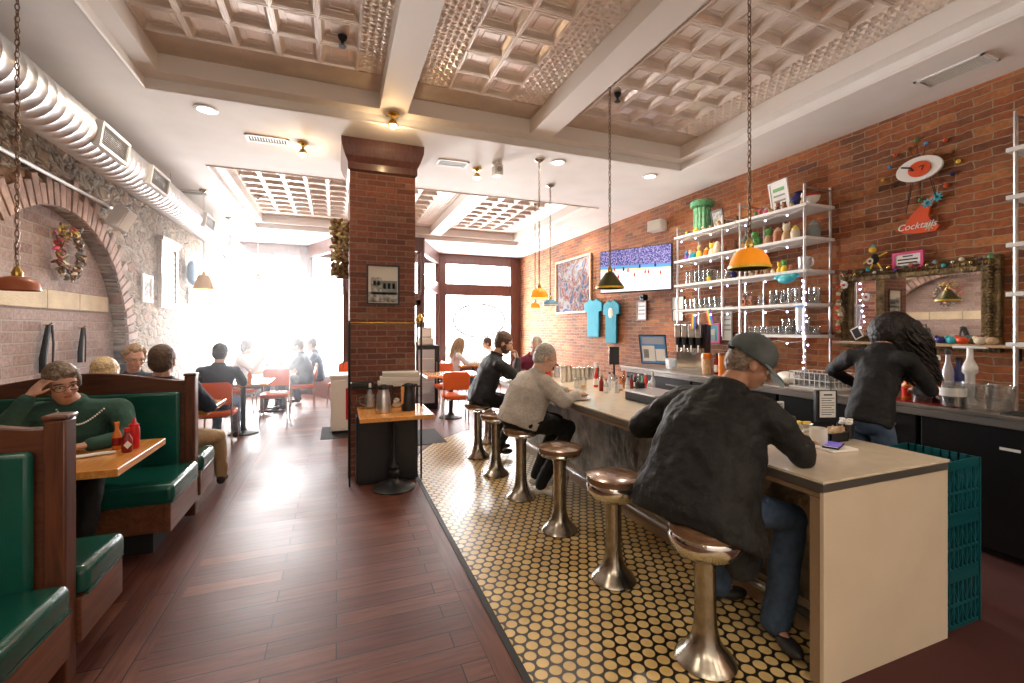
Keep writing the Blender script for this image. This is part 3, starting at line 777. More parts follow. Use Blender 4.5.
# stools
def stool(deep=False):
    t = empty('counter_stool', (0, 0, 0), '', 'stool', 'pedestal stools along the counter')
    MB().lathe([(.135, 0), (.138, .008), (.125, .028), (.095, .055), (.066, .10), (.053, .16), (.048, .22), (.048, .50), (.055, .53), (.055, .545)], 28).build('pedestal', 'old_chrome', t)
    MB().lathe([(.055, .49), (.11, .495), (.148, .52), (.166, .56), (.168, .59), (.158, .607)] if deep else [(.055, .56), (.10, .563), (.145, .575), (.160, .59), (.155, .607)], 32).build('seat_ring', 'chrome', t)
    MB().lathe([(.150, .600), (.166, .606), (.172, .622), (.166, .640), (.13, .652), (.06, .656), (.005, .657)], 32).build('seat_pad', 'stool_seat', t)
    return t
SL = [(1.60, 1.65, 'chrome pedestal stool under the man in the cap, nearest the camera'),
      (1.59, 2.386, 'empty chrome pedestal stool with deep seat ring, next after the man in the cap'),
      (1.59, 3.11, 'empty pedestal stool with thin brown seat, second from the man in the cap'),
      (1.57, 3.84, 'pedestal stool carrying the woman in the grey sweatshirt'),
      (1.57, 4.54, 'empty pedestal stool just beyond the woman in the grey sweatshirt'),
      (1.585, 5.24, 'pedestal stool below the bearded man in the black jacket'),
      (1.92, 5.86, 'furthest pedestal stool at the rounded end of the counter')]
s0 = stool(); s1 = stool(True)
for i, (x, y, lb_) in enumerate(SL):
    s = s1 if i == 0 else dup(s1) if i == 1 else s0 if i == 2 else dup(s0)
    s.location = (x, y, .006); s['label'] = lb_

# milk crates beside the counter end
def crate(z, label):
    t = empty('milk_crate', (3.02, 1.52, z), label, 'crate', 'teal milk crates stacked beside the counter')
    h = .285; hx = .16; hy = .165
    m = MB()
    for zz, th in ((0, .02), (.115, .012), (.24, .045)):
        for s in (-1, 1):
            m.box((-hx, s*hy, zz), (hx, s*(hy-.01), zz+th)); m.box((s*hx, -hy, zz), (s*(hx-.01), hy, zz+th))
    for i in range(9):
        u = -1+2*i/8
        for s in (-1, 1):
            m.cbox((u*(hx-.006), s*(hy-.005), h/2), (.009 if 0 < i < 8 else .02, .01, h)); m.cbox((s*(hx-.005), u*(hy-.006), h/2), (.01, .009 if 0 < i < 8 else .02, h))
    m.build('wall_lattice', 'teal_crate', t, smooth=False)
    d = MB()
    for i in range(8):
        for s in (-1, 1):
            for zz in (.02, .127):
                u0 = -1+2*i/8; u1 = -1+2*(i+1)/8
                a, b = ((u0, u1) if i % 2 else (u1, u0))
                d.tube([(a*(hx-.006), s*(hy-.004), zz), (b*(hx-.006), s*(hy-.004), zz+.10)], .004, 4)
                d.tube([(s*(hx-.004), a*(hy-.006), zz), (s*(hx-.004), b*(hy-.006), zz+.10)], .004, 4)
    d.build('diagonal_lattice', 'teal_crate', t, smooth=False)
    b = MB()
    for i in range(8): b.cbox((-hx+.02+i*.04, 0, .006), (.008, 2*hy-.02, .008)); b.cbox((0, -hy+.02+i*.041, .006), (2*hx-.02, .008, .008))
    b.build('bottom_grid', 'teal_crate', t, smooth=False)
crate(.008, 'teal plastic milk crate at the bottom of the stack beside the counter end')
crate(.295, 'teal plastic milk crate in the middle of the stack beside the counter end')
crate(.582, 'open teal plastic milk crate on top of the stack beside the counter end')

# ================================================================ BACK BAR (right)
BZ = .98; XB = 4.05
bb = empty('back_bar', (4.4, 3, 0), 'long dark back bar with a worn metal-edged top along the brick wall', 'back bar')
def bpart(m, nm, mt, **k): o = m.build(nm, mt, **k); attach(o, bb, True); return o
bpart(MB().box((XB, YB+.5, BZ-.03), (XR-.005, 5.9, BZ)), 'top', 'steel_top', smooth=False, bevel=.006)
bpart(MB().box((XB+.01, YB+.5, BZ-.085), (XR-.01, 5.89, BZ-.031)), 'top_edge', 'edge_metal', smooth=False, bevel=.006)
for i in range(7):
    y0 = YB+.6+i*1.18
    f = bpart(MB().box((XB+.06, y0, .06), (XB+.10, y0+1.15, BZ-.09)), 'door', 'backbar_dark', smooth=False, bevel=.006)
    hd = MB().tube([(XB+.03, y0+.12, .80), (XB+.03, y0+.42, .80)], .010, 6).build('handle', 'edge_metal'); attach(hd, f, True)
bpart(MB().box((XB+.11, YB+.5, .06), (XR-.01, 5.88, BZ-.086)), 'body', 'backbar_dark', smooth=False)
bpart(MB().box((XB+.12, YB+.5, .007), (XR-.02, 5.85, .06)), 'plinth', 'dark', smooth=False)
lbp = onx(1010, 450, XB+.058); 
bpart(MB().cbox((XB+.057, lbp.y, lbp.z), (.004, .10, .018)), 'maker_plate', 'paper', smooth=False)
# rail shelf on the bar side of the counter
us = empty('under_counter_shelf', (2.95, 2.4, 0), 'stainless steel work shelf fixed behind the counter at arm height', 'shelf')
o = MB().box((2.85, 1.80, .70), (3.05, 3.0, .73)).build('shelf_board', 'steel', smooth=False); attach(o, us, True)
o = MB().tube([(3.03, 1.82, .0), (3.03, 1.82, .70)], .015).tube([(3.03, 2.98, .0), (3.03, 2.98, .70)], .015).tube([(2.87, 1.82, .0), (2.87, 1.82, .70)], .015).tube([(2.87, 2.98, .0), (2.87, 2.98, .70)], .015).build('legs_frame', 'steel'); attach(o, us, True)

# ================================================================ COFFEE STATION AT THE COLUMN
ts = empty('coffee_table', (.52, 4.53, 0), 'small honey wood table on an ornate iron base in front of the brick column', 'table')
MB().box((-.33, -.33, .71), (.33, .33, .75)).build('tabletop', 'table_wood', ts, smooth=False, bevel=.005)
MB().lathe([(.20, 0), (.205, .012), (.18, .03), (.11, .05), (.055, .075), (.04, .10), (.058, .125), (.058, .16), (.035, .18), (.05, .21), (.03, .24), (.024, .30), (.024, .66), (.05, .69), (.08, .71)], 28).build('pedestal_base', 'black_iron', ts)
def carafe(u, v, body, label, handle_m, h=.27):
    p = onz(u, v, .751)
    t = empty('coffee_carafe', p, label, 'coffee carafe', 'insulated coffee carafes on the column table')
    MB().lathe([(.064, 0), (.068, .01), (.066, .05), (.060, .17), (.048, .21), (.05, .225)], 24).build('body', body, t)
    MB().lathe([(.052, .222), (.054, .235), (.046, .255), (.02, .265)], 20).build('lid', 'black_plastic', t)
    MB().tube([(.045, .0, .245), (.10, 0, .24), (.108, 0, .20), (.10, 0, .08), (.064, 0, .05)], .011, 8).build('handle', handle_m, t).rotation_euler = (0, 0, R(30))
    MB().cbox((-.058, 0, .243), (.03, .025, .014)).build('spout', 'black_plastic', t, bevel=.004).rotation_euler = (0, 0, R(30))
    return t
carafe(383.5, 412.5, 'steel', 'brushed steel coffee carafe with black lid on the column table', 'black_plastic')
t = carafe(408.5, 410, 'black_plastic', 'black coffee carafe with a wooden tag on the column table', 'black_plastic')
MB().cbox((-.06, -.03, .15), (.03, .008, .17)).build('tag', 'table_wood', t, smooth=False)
p = onz(370, 408, .751)
t = empty('glass_pitcher', p, 'clear glass pitcher holding a pale plastic bottle on the column table', 'pitcher')
MB().lathe([(.045, 0), (.05, .01), (.052, .13), (.05, .135), (.047, .13), (.045, .012), (.004, .01)], 20).build('body', 'glass', t)
MB().tube([(-.05, 0, .12), (-.095, 0, .11), (-.095, 0, .05), (-.05, 0, .03)], .008, 8).build('handle', 'glass', t)
t = lathe_thing('plastic_bottle', [('body', [(.026, .012), (.028, .02), (.026, .14), (.012, .19), (.012, .21)], 'frost'), ('cap', [(.014, .208), (.014, .24), (.008, .25)], 'offwhite')], p, 'pale plastic bottle standing inside the glass pitcher on the column table', 'bottle')
p = onz(396.5, 407, .751)
t = empty('creamer_bowl', p, 'small bowl heaped with white creamer cups between the two coffee carafes', 'bowl')
MB().lathe([(.03, 0), (.05, .02), (.06, .045), (.057, .045), (.045, .02), (.003, .006)], 18).build('bowl', 'ceramic', t)
m = MB()
for i in range(14): a = rnd.random()*6.3; r_ = rnd.random()*.04; m.lathe([(.012, 0), (.016, .018), (.016, .02)], 8, (r_*math.cos(a), r_*math.sin(a), .03+.02*rnd.random()+(.025 if r_ < .02 else 0)))
o = m.build('creamers', 'paper', t); o['kind'] = 'stuff'
# black bin / cabinet under the table
t = empty('cabinet', (.48, 4.80, 0), 'low black cabinet behind the iron table base at the brick column', 'cabinet')
MB().box((-.30, -.10, .02), (.30, .14, .68)).build('body', 'dark', t, smooth=False, bevel=.008)
MB().box((-.28, -.112, .05), (.28, -.10, .64)).build('door', 'black_plastic', t, smooth=False, bevel=.004)
MB().box((-.28, -.08, 0), (.28, .13, .02)).build('plinth', 'black_iron', t, smooth=False)
# metal rack with menus
t = empty('wire_rack', (.47, 4.9, 0), 'slim black metal rack with a shelf of menus standing against the brick column', 'rack')
for x in (-.35, .345):
    for y in (-.19, .08): MB().tube([(x, y, .0), (x, y, 1.62)], .010, 8).build('post', 'black_iron', t)
for x in (-.35, .345): MB().tube([(x, -.19, 1.60), (x, .08, 1.60)], .008, 6).build('side_rail', 'black_iron', t)
MB().tube([(-.35, -.19, 1.60), (.345, -.19, 1.60)], .008, 6).build('top_rail', 'brass', t)
for z in (.95,):
    m = MB(); 
    for k in range(12): m.tube([(-.35, -.19+k*.0245, z), (.345, -.19+k*.0245, z)], .003, 4)
    m.tube([(-.35, -.19, z), (.345, -.19, z)], .007, 6); m.tube([(-.35, .08, z), (.345, .08, z)], .007, 6)
    m.build('shelf', 'black_iron', t)
for k in range(3):
    o = tag(MB().cbox((0, 0, 0), (.40-.02*k, .20, .045)).build('menu_stack', ['offwhite', 'paper', 'offwhite'][k], smooth=False, bevel=.004),
        ['lowest bundle of cream menus on the black rack', 'middle bundle of white menus on the black rack', 'top bundle of cream menus on the black rack'][k], 'menus', 'bundles of menus on the rack')
    o.location = (.60+.01*k, 4.83, .98+.047*k); o.rotation_euler = (0, 0, R(2-3*k))
o = MB().cbox((0, 0, 0), (.22, .17, .05)).build('tray', 'black_plastic', smooth=False, bevel=.01); o.location = (.24, 4.83, .982); tag(o, 'flat black tray at the left of the menus on the black rack', 'tray')
o = MB().lathe([(.04, 0), (.045, .04), (.03, .07), (.012, .09)], 14).build('brass_bell', 'brass'); o.location = (.85, 4.68, 1.60); o.location = (.815, 4.80, 1.61); tag(o, 'small brass bell at the right end of the rack top', 'bell')
o = MB().box((0, 0, 0), (.03, .02, .40)).build('red_cloth', 'red_plastic', smooth=False, bevel=.006); o.location = (.088, 4.9, .62); o.scale = (.8, 1, .8); tag(o, 'red cloth hanging at the left side of the column rack', 'cloth')
# picture on column
def frame(name, P, w_, h_, rot, fm, pm, label, cat='picture', fw=.02, depth=.02, extra=None, mount=None):
    """flat framed picture; local x right, z up, faces -y"""
    t = empty(name, P, label, cat); t.rotation_euler = rot
    m = MB()
    m.box((-w_/2, -depth, -h_/2), (w_/2, 0, -h_/2+fw)); m.box((-w_/2, -depth, h_/2-fw), (w_/2, 0, h_/2)); m.box((-w_/2, -depth, -h_/2+fw), (-w_/2+fw, 0, h_/2-fw)); m.box((w_/2-fw, -depth, -h_/2+fw), (w_/2, 0, h_/2-fw))
    m.build('frame', fm, t, smooth=False)
    MB().box((-w_/2+fw, -depth*.5, -h_/2+fw), (w_/2-fw, 0, h_/2-fw)).build('picture', pm, t, smooth=False)
    if extra:
        for (a, b, c, d, mt) in extra: MB().box((a*w_, -depth*.62, c*h_), (b*w_, -depth*.45, d*h_)).build('print', mt, t, smooth=False)
    return t
a = ony(366.5, 264, 4.985); b = ony(399.5, 305, 4.985)
frame('framed_photograph', ((a.x+b.x)/2, 4.998, (a.z+b.z)/2), b.x-a.x, a.z-b.z, (0, 0, 0), 'black_plastic', 'offwhite', 'old street photograph in a thin black frame on the brick column', 'picture', .018, .02,
      [(-.44, .44, -.44, -.20, 'grey_print'), (-.36, -.05, -.20, .18, 'grey_print'), (-.05, .42, -.20, .10, 'grey_fig'), (-.30, -.22, -.02, .10, 'ink'), (-.18, -.1, -.02, .10, 'ink'), (0, .08, -.1, .04, 'ink'), (.14, .22, -.1, .04, 'ink'), (.28, .36, -.1, .04, 'ink'), (-.36, .42, -.24, -.19, 'paper')])

# ================================================================ SHELVES ON THE BRICK WALL
FX, WX = 4.38, 4.78
def shelf_unit(y0, y1, zs, label, ztop=2.92, zbot=BZ, ext=.04):
    t = empty('pipe_shelving', (WX, (y0+y1)/2, zbot), label, 'shelving', 'pipe shelving units on the brick wall')
    yc = (y0+y1)/2
    for y in (y0, y1):
        for x in (FX, WX-.02):
            MB().tube([(x-WX, y-yc, 0.0), (x-WX, y-yc, ztop-zbot)], .013, 8).build('upright', 'steel', t)
        for z in list(zs)+[ztop-.015]:
            if z: MB().tube([(FX-WX, y-yc, z-zbot-.02), (-.02, y-yc, z-zbot-.02)], .011, 6).build('side_rail', 'steel', t)
    for z in zs:
        MB().box((FX-WX-.03, y0-yc-ext, z-zbot-.03), (-.012, y1-yc+.04, z-zbot)).build('shelf_board', 'white_paint', t, smooth=False, bevel=.003)
    return t
ZS = [2.80, 2.47, 2.14, 1.80, 1.48]
shelf_unit(4.24, 5.02, ZS[:4], 'steel pipe shelving with white boards, left unit under the green vase', zbot=1.45, ext=.215)
shelf_unit(3.20, 3.98, ZS, 'steel pipe shelving with white boards, middle unit beside the ornate mirror', 3.0, zbot=1.2)
shelf_unit(.90, 1.68, ZS[:4]+[1.45], 'steel pipe shelving with white boards cut off by the right picture edge', 3.05)

def glass(kind, loc, label, group):
    if kind == 'pint': pr = [(.028, 0), (.030, .004), (.040, .14), (.038, .14), (.028, .01), (.003, .008)]
    elif kind == 'tall': pr = [(.030, 0), (.033, .004), (.035, .17), (.033, .17), (.030, .012), (.003, .01)]
    elif kind == 'short': pr = [(.034, 0), (.036, .004), (.038, .085), (.036, .085), (.033, .012), (.003, .01)]
    elif kind == 'stem': pr = [(.032, 0), (.006, .006), (.005, .07), (.02, .085), (.036, .12), (.036, .17), (.034, .17), (.034, .12), (.018, .09), (.002, .085)]
    elif kind == 'jar': pr = [(.036, 0), (.040, .006), (.040, .10), (.030, .115), (.032, .13), (.030, .13), (.028, .116), (.037, .1), (.037, .012), (.003, .01)]
    k = ('g', kind)
    if k not in cache: cache[k] = MB().lathe(pr, 14, cap=False).build('glass', 'glass', smooth=True); o = cache[k]
    else: o = cache[k].copy(); col.objects.link(o)
    o.name = {'pint': 'pint_glass', 'tall': 'tall_glass', 'short': 'tumbler_glass', 'stem': 'stemmed_glass', 'jar': 'glass_jar'}[kind]
    o.location = loc; tag(o, label, 'glass', group); return o
cache = {}
def row(kind, y0, y1, n, x, z, word, where, jx=.02):
    for i in range(n):
        y = y0+(y1-y0)*(i/(n-1) if n > 1 else 0)
        glass(kind, (x+rnd.uniform(-jx, jx)*.4, y, z+.001), '%s %s from left, %s' % (ORD[i], word, where), word+', '+where)
# left unit: y 5.0 (left) -> 4.25 (right)
row('tall', 4.95, 4.57, 6, 4.50, 2.14, 'tall glass', 'front row, third shelf, left unit')
row('tall', 4.92, 4.60, 5, 4.62, 2.14, 'tall glass', 'back row, third shelf, left unit')
row('jar', 4.42, 4.29, 2, 4.52, 2.14, 'glass jar', 'third shelf, left unit, beside the upright')
row('pint', 4.93, 4.42, 7, 4.48, 1.80, 'pint glass', 'front row, lowest shelf, left unit')
row('pint', 4.90, 4.45, 6, 4.60, 1.80, 'pint glass', 'back row, lowest shelf, left unit')
row('stem', 4.15, 4.05, 2, 4.60, 1.80, 'stemmed glass', 'fourth shelf, gap between the two units')
row('jar', 3.80, 3.52, 3, 4.50, 1.80, 'glass jar', 'fourth shelf, front, middle unit')
row('tall', 3.75, 3.58, 3, 4.62, 1.80, 'tall glass', 'fourth shelf, back, middle unit')
row('tall', 3.44, 3.36, 2, 4.50, 1.80, 'tall glass', 'fourth shelf right of the jars, middle unit')
row('tall', 3.30, 3.24, 2, 4.62, 1.80, 'tall glass', 'fourth shelf, right end, middle unit')
row('short', 3.90, 3.45, 7, 4.48, 1.48, 'tumbler', 'front row, bottom shelf, middle unit')
row('short', 3.90, 3.24, 9, 4.60, 1.48, 'tumbler', 'back row, bottom shelf, middle unit')
row('tall', 3.66, 3.50, 3, 4.70, 1.48, 'tall glass', 'bottom shelf against the bricks, middle unit')
row('tall', 3.34, 3.26, 2, 4.48, 1.48, 'tall glass', 'bottom shelf, right end, middle unit')

# figurines, each its own
def figurine(name, loc, h, bodym, headm, label, cat='figurine', ears=False, style=0):
    t = empty(name, loc, label, cat, None, rnd.uniform(-.5, .5)+PI)
    if style == 0:
        MB().lathe([(h*.22, 0), (h*.25, h*.06), (h*.24, h*.35), (h*.14, h*.55), (h*.10, h*.6)], 12).build('body', bodym, t)
        m = MB().ell((0, 0, h*.76), (h*.20, h*.20, h*.24), n=12, m=8)
        if ears:
            for s in (-1, 1): m.ell((0, s*h*.15, h*.96), (h*.05, h*.06, h*.12), n=8, m=6)
        m.build('head', headm, t)
    elif style == 1:  # crouching animal
        m = MB().ell((0, 0, h*.38), (h*.42, h*.26, h*.36), n=12, m=8).ell((h*.32, 0, h*.74), h*.25, n=12, m=8)
        for s in (-1, 1): m.ell((h*.25, s*h*.16, h*.96), (h*.05, h*.07, h*.1), n=8, m=6); m.ell((h*.25, s*h*.16, h*.10), (h*.14, h*.09, h*.1), n=8, m=6)
        m.build('body', bodym, t)
        MB().ell((h*.55, 0, h*.68), h*.08, n=8, m=6).build('snout', headm, t)
    elif style == 2:  # ringed toy
        m = MB(); fr = (Vector((0, 1, 0)), Vector((0, 0, 1)), Vector((1, 0, 0)))
        m.torus((0, 0, h*.32), h*.24, h*.10, fr, 16, 8).build('lower_ring', bodym, t)
        MB().torus((0, h*.12, h*.76), h*.16, h*.08, fr, 16, 8).build('upper_ring', headm, t)
    elif style == 3:  # salt pot / mug with lid
        MB().lathe([(h*.2, 0), (h*.28, h*.1), (h*.30, h*.5), (h*.22, h*.72)], 12).build('body', bodym, t)
        MB().lathe([(h*.22, h*.7), (h*.24, h*.76), (h*.12, h*.9), (h*.04, h)], 12).build('lid', headm, t)
    return t
# (unit, shelf) rows: y, x, height, body, head, style, words
F = []
def figs(z, lst, where):
    for y, x, h, bm_, hm_, st, words in lst:
        figurine('figurine', (x, y, z+.001), h, bm_, hm_, '%s, %s' % (words, where), ears=(st == 0), style=st)
figs(2.80, [(4.93, 4.46, .06, 'yellow_fig', 'cream_fig', 1, 'tiny yellow duck at the left end'), (4.80, 4.46, .06, 'cream_fig', 'yellow_fig', 0, 'tiny cream figure at the foot of the green vase'),
            (4.72, 4.44, .07, 'yellow_fig', 'yellow_fig', 1, 'small yellow animal in front of the green vase'), (4.62, 4.46, .07, 'cream_fig', 'yellow_fig', 1, 'small cream animal right of the green vase'),
            (4.52, 4.46, .06, 'yellow_fig', 'tan_fig', 0, 'small yellow figure in front of the black framed photo'), (4.35, 4.46, .09, 'tan_fig', 'yellow_fig', 1, 'tan and yellow animal right of the black framed photo')], 'top shelf, left unit')
figs(2.47, [(4.94, 4.46, .13, 'purple_fig', 'blue_fig', 0, 'purple and blue figure at the left end'), (4.86, 4.46, .13, 'blue_fig', 'cream_fig', 0, 'pale blue figure with cream head'),
            (4.78, 4.45, .12, 'cyan_shirt', 'hot_orange', 3, 'orange-topped blue pot'), (4.70, 4.46, .17, 'yellow_fig', 'tan_fig', 0, 'tall yellow figure'), (4.58, 4.46, .12, 'hot_orange', 'yellow_fig', 3, 'squat orange pot'),
            (4.49, 4.46, .16, 'cream_fig', 'yellow_fig', 0, 'cream and yellow figure'), (4.40, 4.46, .17, 'cream_fig', 'cream_fig', 3, 'tall cream lidded pot'), (4.31, 4.48, .13, 'brown_fig', 'terracotta', 0, 'dark brown figure beside the upright')], 'second shelf, left unit')
figs(2.14, [(4.50, 4.42, .09, 'yellow_fig', 'green_fig', 3, 'small yellow pot with green top before the tall glasses')], 'third shelf, left unit')
figs(2.80, [(4.13, 4.5, .09, 'brown_fig', 'terracotta', 1, 'dark brown animal in the gap between units'), (3.93, 4.46, .08, 'yellow_fig', 'green_fig', 0, 'yellow and green figure'), (3.84, 4.46, .08, 'grey_fig', 'green_fig', 3, 'small green lidded pot'), (3.78, 4.46, .09, 'terracotta', 'pink', 0, 'pink-headed clay figure'), (3.70, 4.46, .09, 'pink', 'cream_fig', 3, 'small pink pot'),
            (3.64, 4.46, .08, 'tan_fig', 'brown_fig', 1, 'tan animal before the framed certificate'), (3.56, 4.46, .11, 'brown_fig', 'terracotta', 0, 'brown figure before the framed certificate'), (3.48, 4.46, .09, 'terracotta', 'tan_fig', 1, 'clay animal right of the certificate'), (3.40, 4.46, .08, 'tan_fig', 'green_fig', 3, 'tan and green pot'), (3.27, 4.46, .13, 'tan_fig', 'cream_fig', 0, 'tan figure next to the red and white bowl')], 'top shelf, middle unit')
figs(2.47, [(4.16, 4.5, .14, 'brown_fig', 'brown_fig', 0, 'tall dark brown figure in the gap between units'), (4.04, 4.5, .15, 'terracotta', 'brown_fig', 0, 'tall red-brown figure in the gap between units'), (3.93, 4.46, .14, 'grey_fig', 'cream_fig', 1, 'grey-green animal at the left end'), (3.80, 4.44, .16, 'green_fig', 'grey_fig', 1, 'large dark green animal above the orange lamp'),
            (3.68, 4.46, .18, 'tan_fig', 'green_fig', 0, 'tan figure with green hat'), (3.56, 4.46, .17, 'terracotta', 'tan_fig', 3, 'large reddish lidded jug'), (3.46, 4.46, .19, 'tan_fig', 'cream_fig', 0, 'tall tan figure with cream head'), (3.36, 4.46, .15, 'cream_fig', 'yellow_fig', 3, 'cream pot with yellow lid'), (3.26, 4.60, .20, 'grey_fig', 'steel', 3, 'tall dark jug at the right end')], 'second shelf, middle unit')
figs(2.14, [(4.18, 4.5, .13, 'cobalt', 'grey_fig', 1, 'dark blue animal in the gap between units'), (3.90, 4.46, .07, 'cream_fig', 'tan_fig', 1, 'small cream animal at the left end'), (3.83, 4.46, .08, 'tan_fig', 'cream_fig', 0, 'small tan figure below the orange lamp'), (3.76, 4.46, .08, 'brown_fig', 'tan_fig', 0, 'small brown figure below the orange lamp'), (3.69, 4.46, .09, 'tan_fig', 'brown_fig', 1, 'tan animal with brown snout'),
            (3.62, 4.46, .10, 'cream_fig', 'terracotta', 0, 'cream figure with clay head'), (3.54, 4.46, .12, 'yellow_fig', 'yellow_fig', 0, 'bright yellow figure'), (3.47, 4.44, .13, 'yellow_fig', 'green_fig', 0, 'bright yellow figure with green head'), (3.41, 4.46, .08, 'terracotta', 'tan_fig', 3, 'small clay pot')], 'third shelf, middle unit')
figs(1.80, [(4.00, 4.46, .16, 'terracotta', 'brown_fig', 2, 'ring-shaped clay toy'), (3.90, 4.44, .12, 'terracotta', 'terracotta', 2, 'smaller ring-shaped clay toy')], 'fourth shelf, middle unit')
# green fluted vase
t = empty('green_vase', (4.60, 4.80, 2.801), 'tall green glazed fluted vase with a wide rim on top of the left shelving', 'vase')
m = MB()
for i in range(12):
    a = 2*PI*i/12; m.tube([(.085*math.cos(a), .085*math.sin(a), .0), (.085*math.cos(a)*1.0, .085*math.sin(a), .36)], .028, 8)
m.lathe([(.09, 0), (.09, .36)], 20).build('fluted_body', 'green_glaze', t)
MB().lathe([(.10, .35), (.15, .38), (.155, .44), (.13, .46), (.12, .46), (.12, .38), (.01, .37)], 24).build('rim', 'green_glaze', t)
def leaning(name, P, w_, h_, lean, fm, pm, label, extra=None, rz=-90, fw=.02):
    t = frame(name, P, w_, h_, (R(lean), 0, R(rz)), fm, pm, label, 'picture', fw, .015, extra); return t
leaning('framed_photograph', (4.60, 4.52, 2.94), .22, .26, 12, 'black_plastic', 'grey_print', 'grey photograph in a black frame leaning beside the green vase', None, -96)
leaning('framed_certificate', (4.62, 3.66, 3.0), .26, .38, 10, 'white_paint', 'cyan_shirt' and 'paper', 'white framed certificate leaning on the top shelf of the middle unit', [(-.3, .3, .2, .3, 'green_fig'), (-.3, .3, .05, .1, 'grey_fig'), (-.3, .3, -.1, -.05, 'grey_fig'), (-.3, .3, -.25, -.2, 'grey_fig')], -98)
t = lathe_thing('blue_vase', [('body', [(.04, 0), (.07, .03), (.09, .09), (.08, .15), (.04, .18)], 'cobalt'), ('neck', [(.035, .175), (.03, .19), (.045, .205)], 'cobalt')], (4.62, 3.44, 2.801), 'round dark blue vase right of the certificate on the top shelf', 'vase')
t = lathe_thing('bowl', [('bowl', [(.03, 0), (.06, .03), (.075, .07)], 'ceramic_white'), ('lid', [(.078, .068), (.07, .085), (.03, .10)], 'red_plastic')], (4.46, 3.18, 2.801), 'white bowl with a red top at the right end of the top shelf', 'bowl')
def mug(p, label, m_='ceramic_white', s=1, rz=0, name='mug'):
    t = empty(name, p, label, 'mug', None, rz)
    MB().lathe([(.038*s, 0), (.042*s, .005*s), (.043*s, .10*s), (.040*s, .10*s), (.038*s, .01), (.002, .008)], 22, cap=False).build('cup', m_, t)
    MB().tube([(.04*s, 0, .085*s), (.068*s, 0, .08*s), (.074*s, 0, .055*s), (.065*s, 0, .03*s), (.04*s, 0, .022*s)], .007*s, 8).build('handle', m_, t)
    return t
mug((4.46, 3.26, 2.141), 'wide pale mug at the right end of the third shelf of the middle unit', 'milk_glass', 1.35, -PI/2)

# hanging small things on shelving
o = MB().ell((0, 0, 0), (.04, .10, .05), n=14, m=8).ell((0, .09, .02), (.03, .05, .03), n=10, m=6).ell((0, -.09, .02), (.03, .05, .03), n=10, m=6).build('turquoise_ornament', 'turquoise'); o.location = (4.33, 3.36, 2.06); tag(o, 'turquoise winged ornament hanging from the third shelf of the middle unit', 'ornament')
t = empty('plastic_bag', (4.34, 3.22, 1.66), 'clear plastic bag with a blue stripe hanging from the fourth shelf of the middle unit', 'bag')
MB().loft([(Vector((0, 0, .12)), Vector((0, .05, 0)), Vector((.006, 0, 0))), (Vector((0, 0, 0)), Vector((0, .045, 0)), Vector((.02, 0, 0))), (Vector((0, 0, -.14)), Vector((0, .04, 0)), Vector((.015, 0, 0)))], 14).build('bag', 'frost', t)
MB().box((-.010, -.045, .095), (-.006, .045, .115)).build('stripe', 'blue_fig', t, smooth=False)
# string lights along shelf fronts
t = empty('string_lights', (4.33, 4.1, 1.8), 'string of tiny violet white fairy lights looped along the shelf fronts', 'string lights')
wr = MB(); nb_ = 0
bulbs = []
for z, y0, y1 in ((2.76, 5.0, 3.2), (2.43, 5.0, 3.2), (2.10, 5.0, 3.2), (1.765, 5.0, 3.2), (1.44, 3.98, 3.2)):
    pts = []
    n = int((y0-y1)/.05)
    for i in range(n+1):
        y = y0+(y1-y0)*i/n; zz = z-.02-.018*abs(math.sin(i*PI/5)); pts.append((4.335-4.33, y-4.1, zz-1.8))
        if i % 5 == 2: bulbs.append((4.335, y, zz-.012))
    wr.tube(pts, .0022, 4)
for k in range(16): bulbs.append((4.33+rnd.uniform(0, .0), 3.16+rnd.uniform(-.03, .03), 1.15+k*.058))
wr.tube([(0, -.92, .35), (0, -.94, .1), (0, -.93, -.3), (0, -.95, -.65)], .0022, 4)
wr.build('wire', 'white_paint', t)
bu = MB().ell((0, 0, 0), .0085, n=8, m=6).build('bulb', 'fairy', t)
for i, b in enumerate(bulbs[:98]):
    c = bu if i == 0 else bu.copy()
    if i: col.objects.link(c); c.parent = t
    c.location = Vector(b)-t.location

# ---- ornate mirror
my0, my1, mz0, mz1 = 1.90, 3.10, 1.36, 2.12
t = empty('ornate_mirror', (4.8, 2.5, 1.36), 'wide mirror in a dark gilded carved frame hung on the brick wall behind the bartender', 'mirror')
def mp(m, nm, mt, **k): o = m.build(nm, mt, **k); attach(o, t, True); return o
fw = .12
m = MB()
for (a, b, c, d) in ((my0, my1, mz0, mz0+fw), (my0, my1, mz1-fw, mz1), (my0, my0+fw, mz0+fw, mz1-fw), (my1-fw, my1, mz0+fw, mz1-fw)): m.box((4.74, a, c), (4.795, b, d))
mp(m, 'frame', 'old_gold', smooth=False, bevel=.01)
m = MB()
for i in range(60):
    s = i/59
    for (y, z) in ((my0+.06+(my1-my0-.12)*s, mz1-.05), (my0+.06+(my1-my0-.12)*s, mz0+.06)): m.ell((4.74, y, z), (.02, .016+.008*(i % 2), .025-.008*(i % 2)), n=8, m=6)
for i in range(28):
    s = i/27
    for y in (my0+.06, my1-.06): m.ell((4.74, y, mz0+.06+(mz1-mz0-.12)*s), (.02, .025-.008*(i % 2), .014), n=8, m=6)
mp(m, 'carving', 'old_gold')
mp(MB().box((4.765, my0+fw, mz0+fw), (4.775, my1-fw, mz1-fw)), 'mirror_glass', 'mirror', smooth=False)
mp(MB().box((4.75, 2.70, mz0+fw), (4.764, 2.77, mz1-fw)), 'divider', 'old_gold', smooth=False)
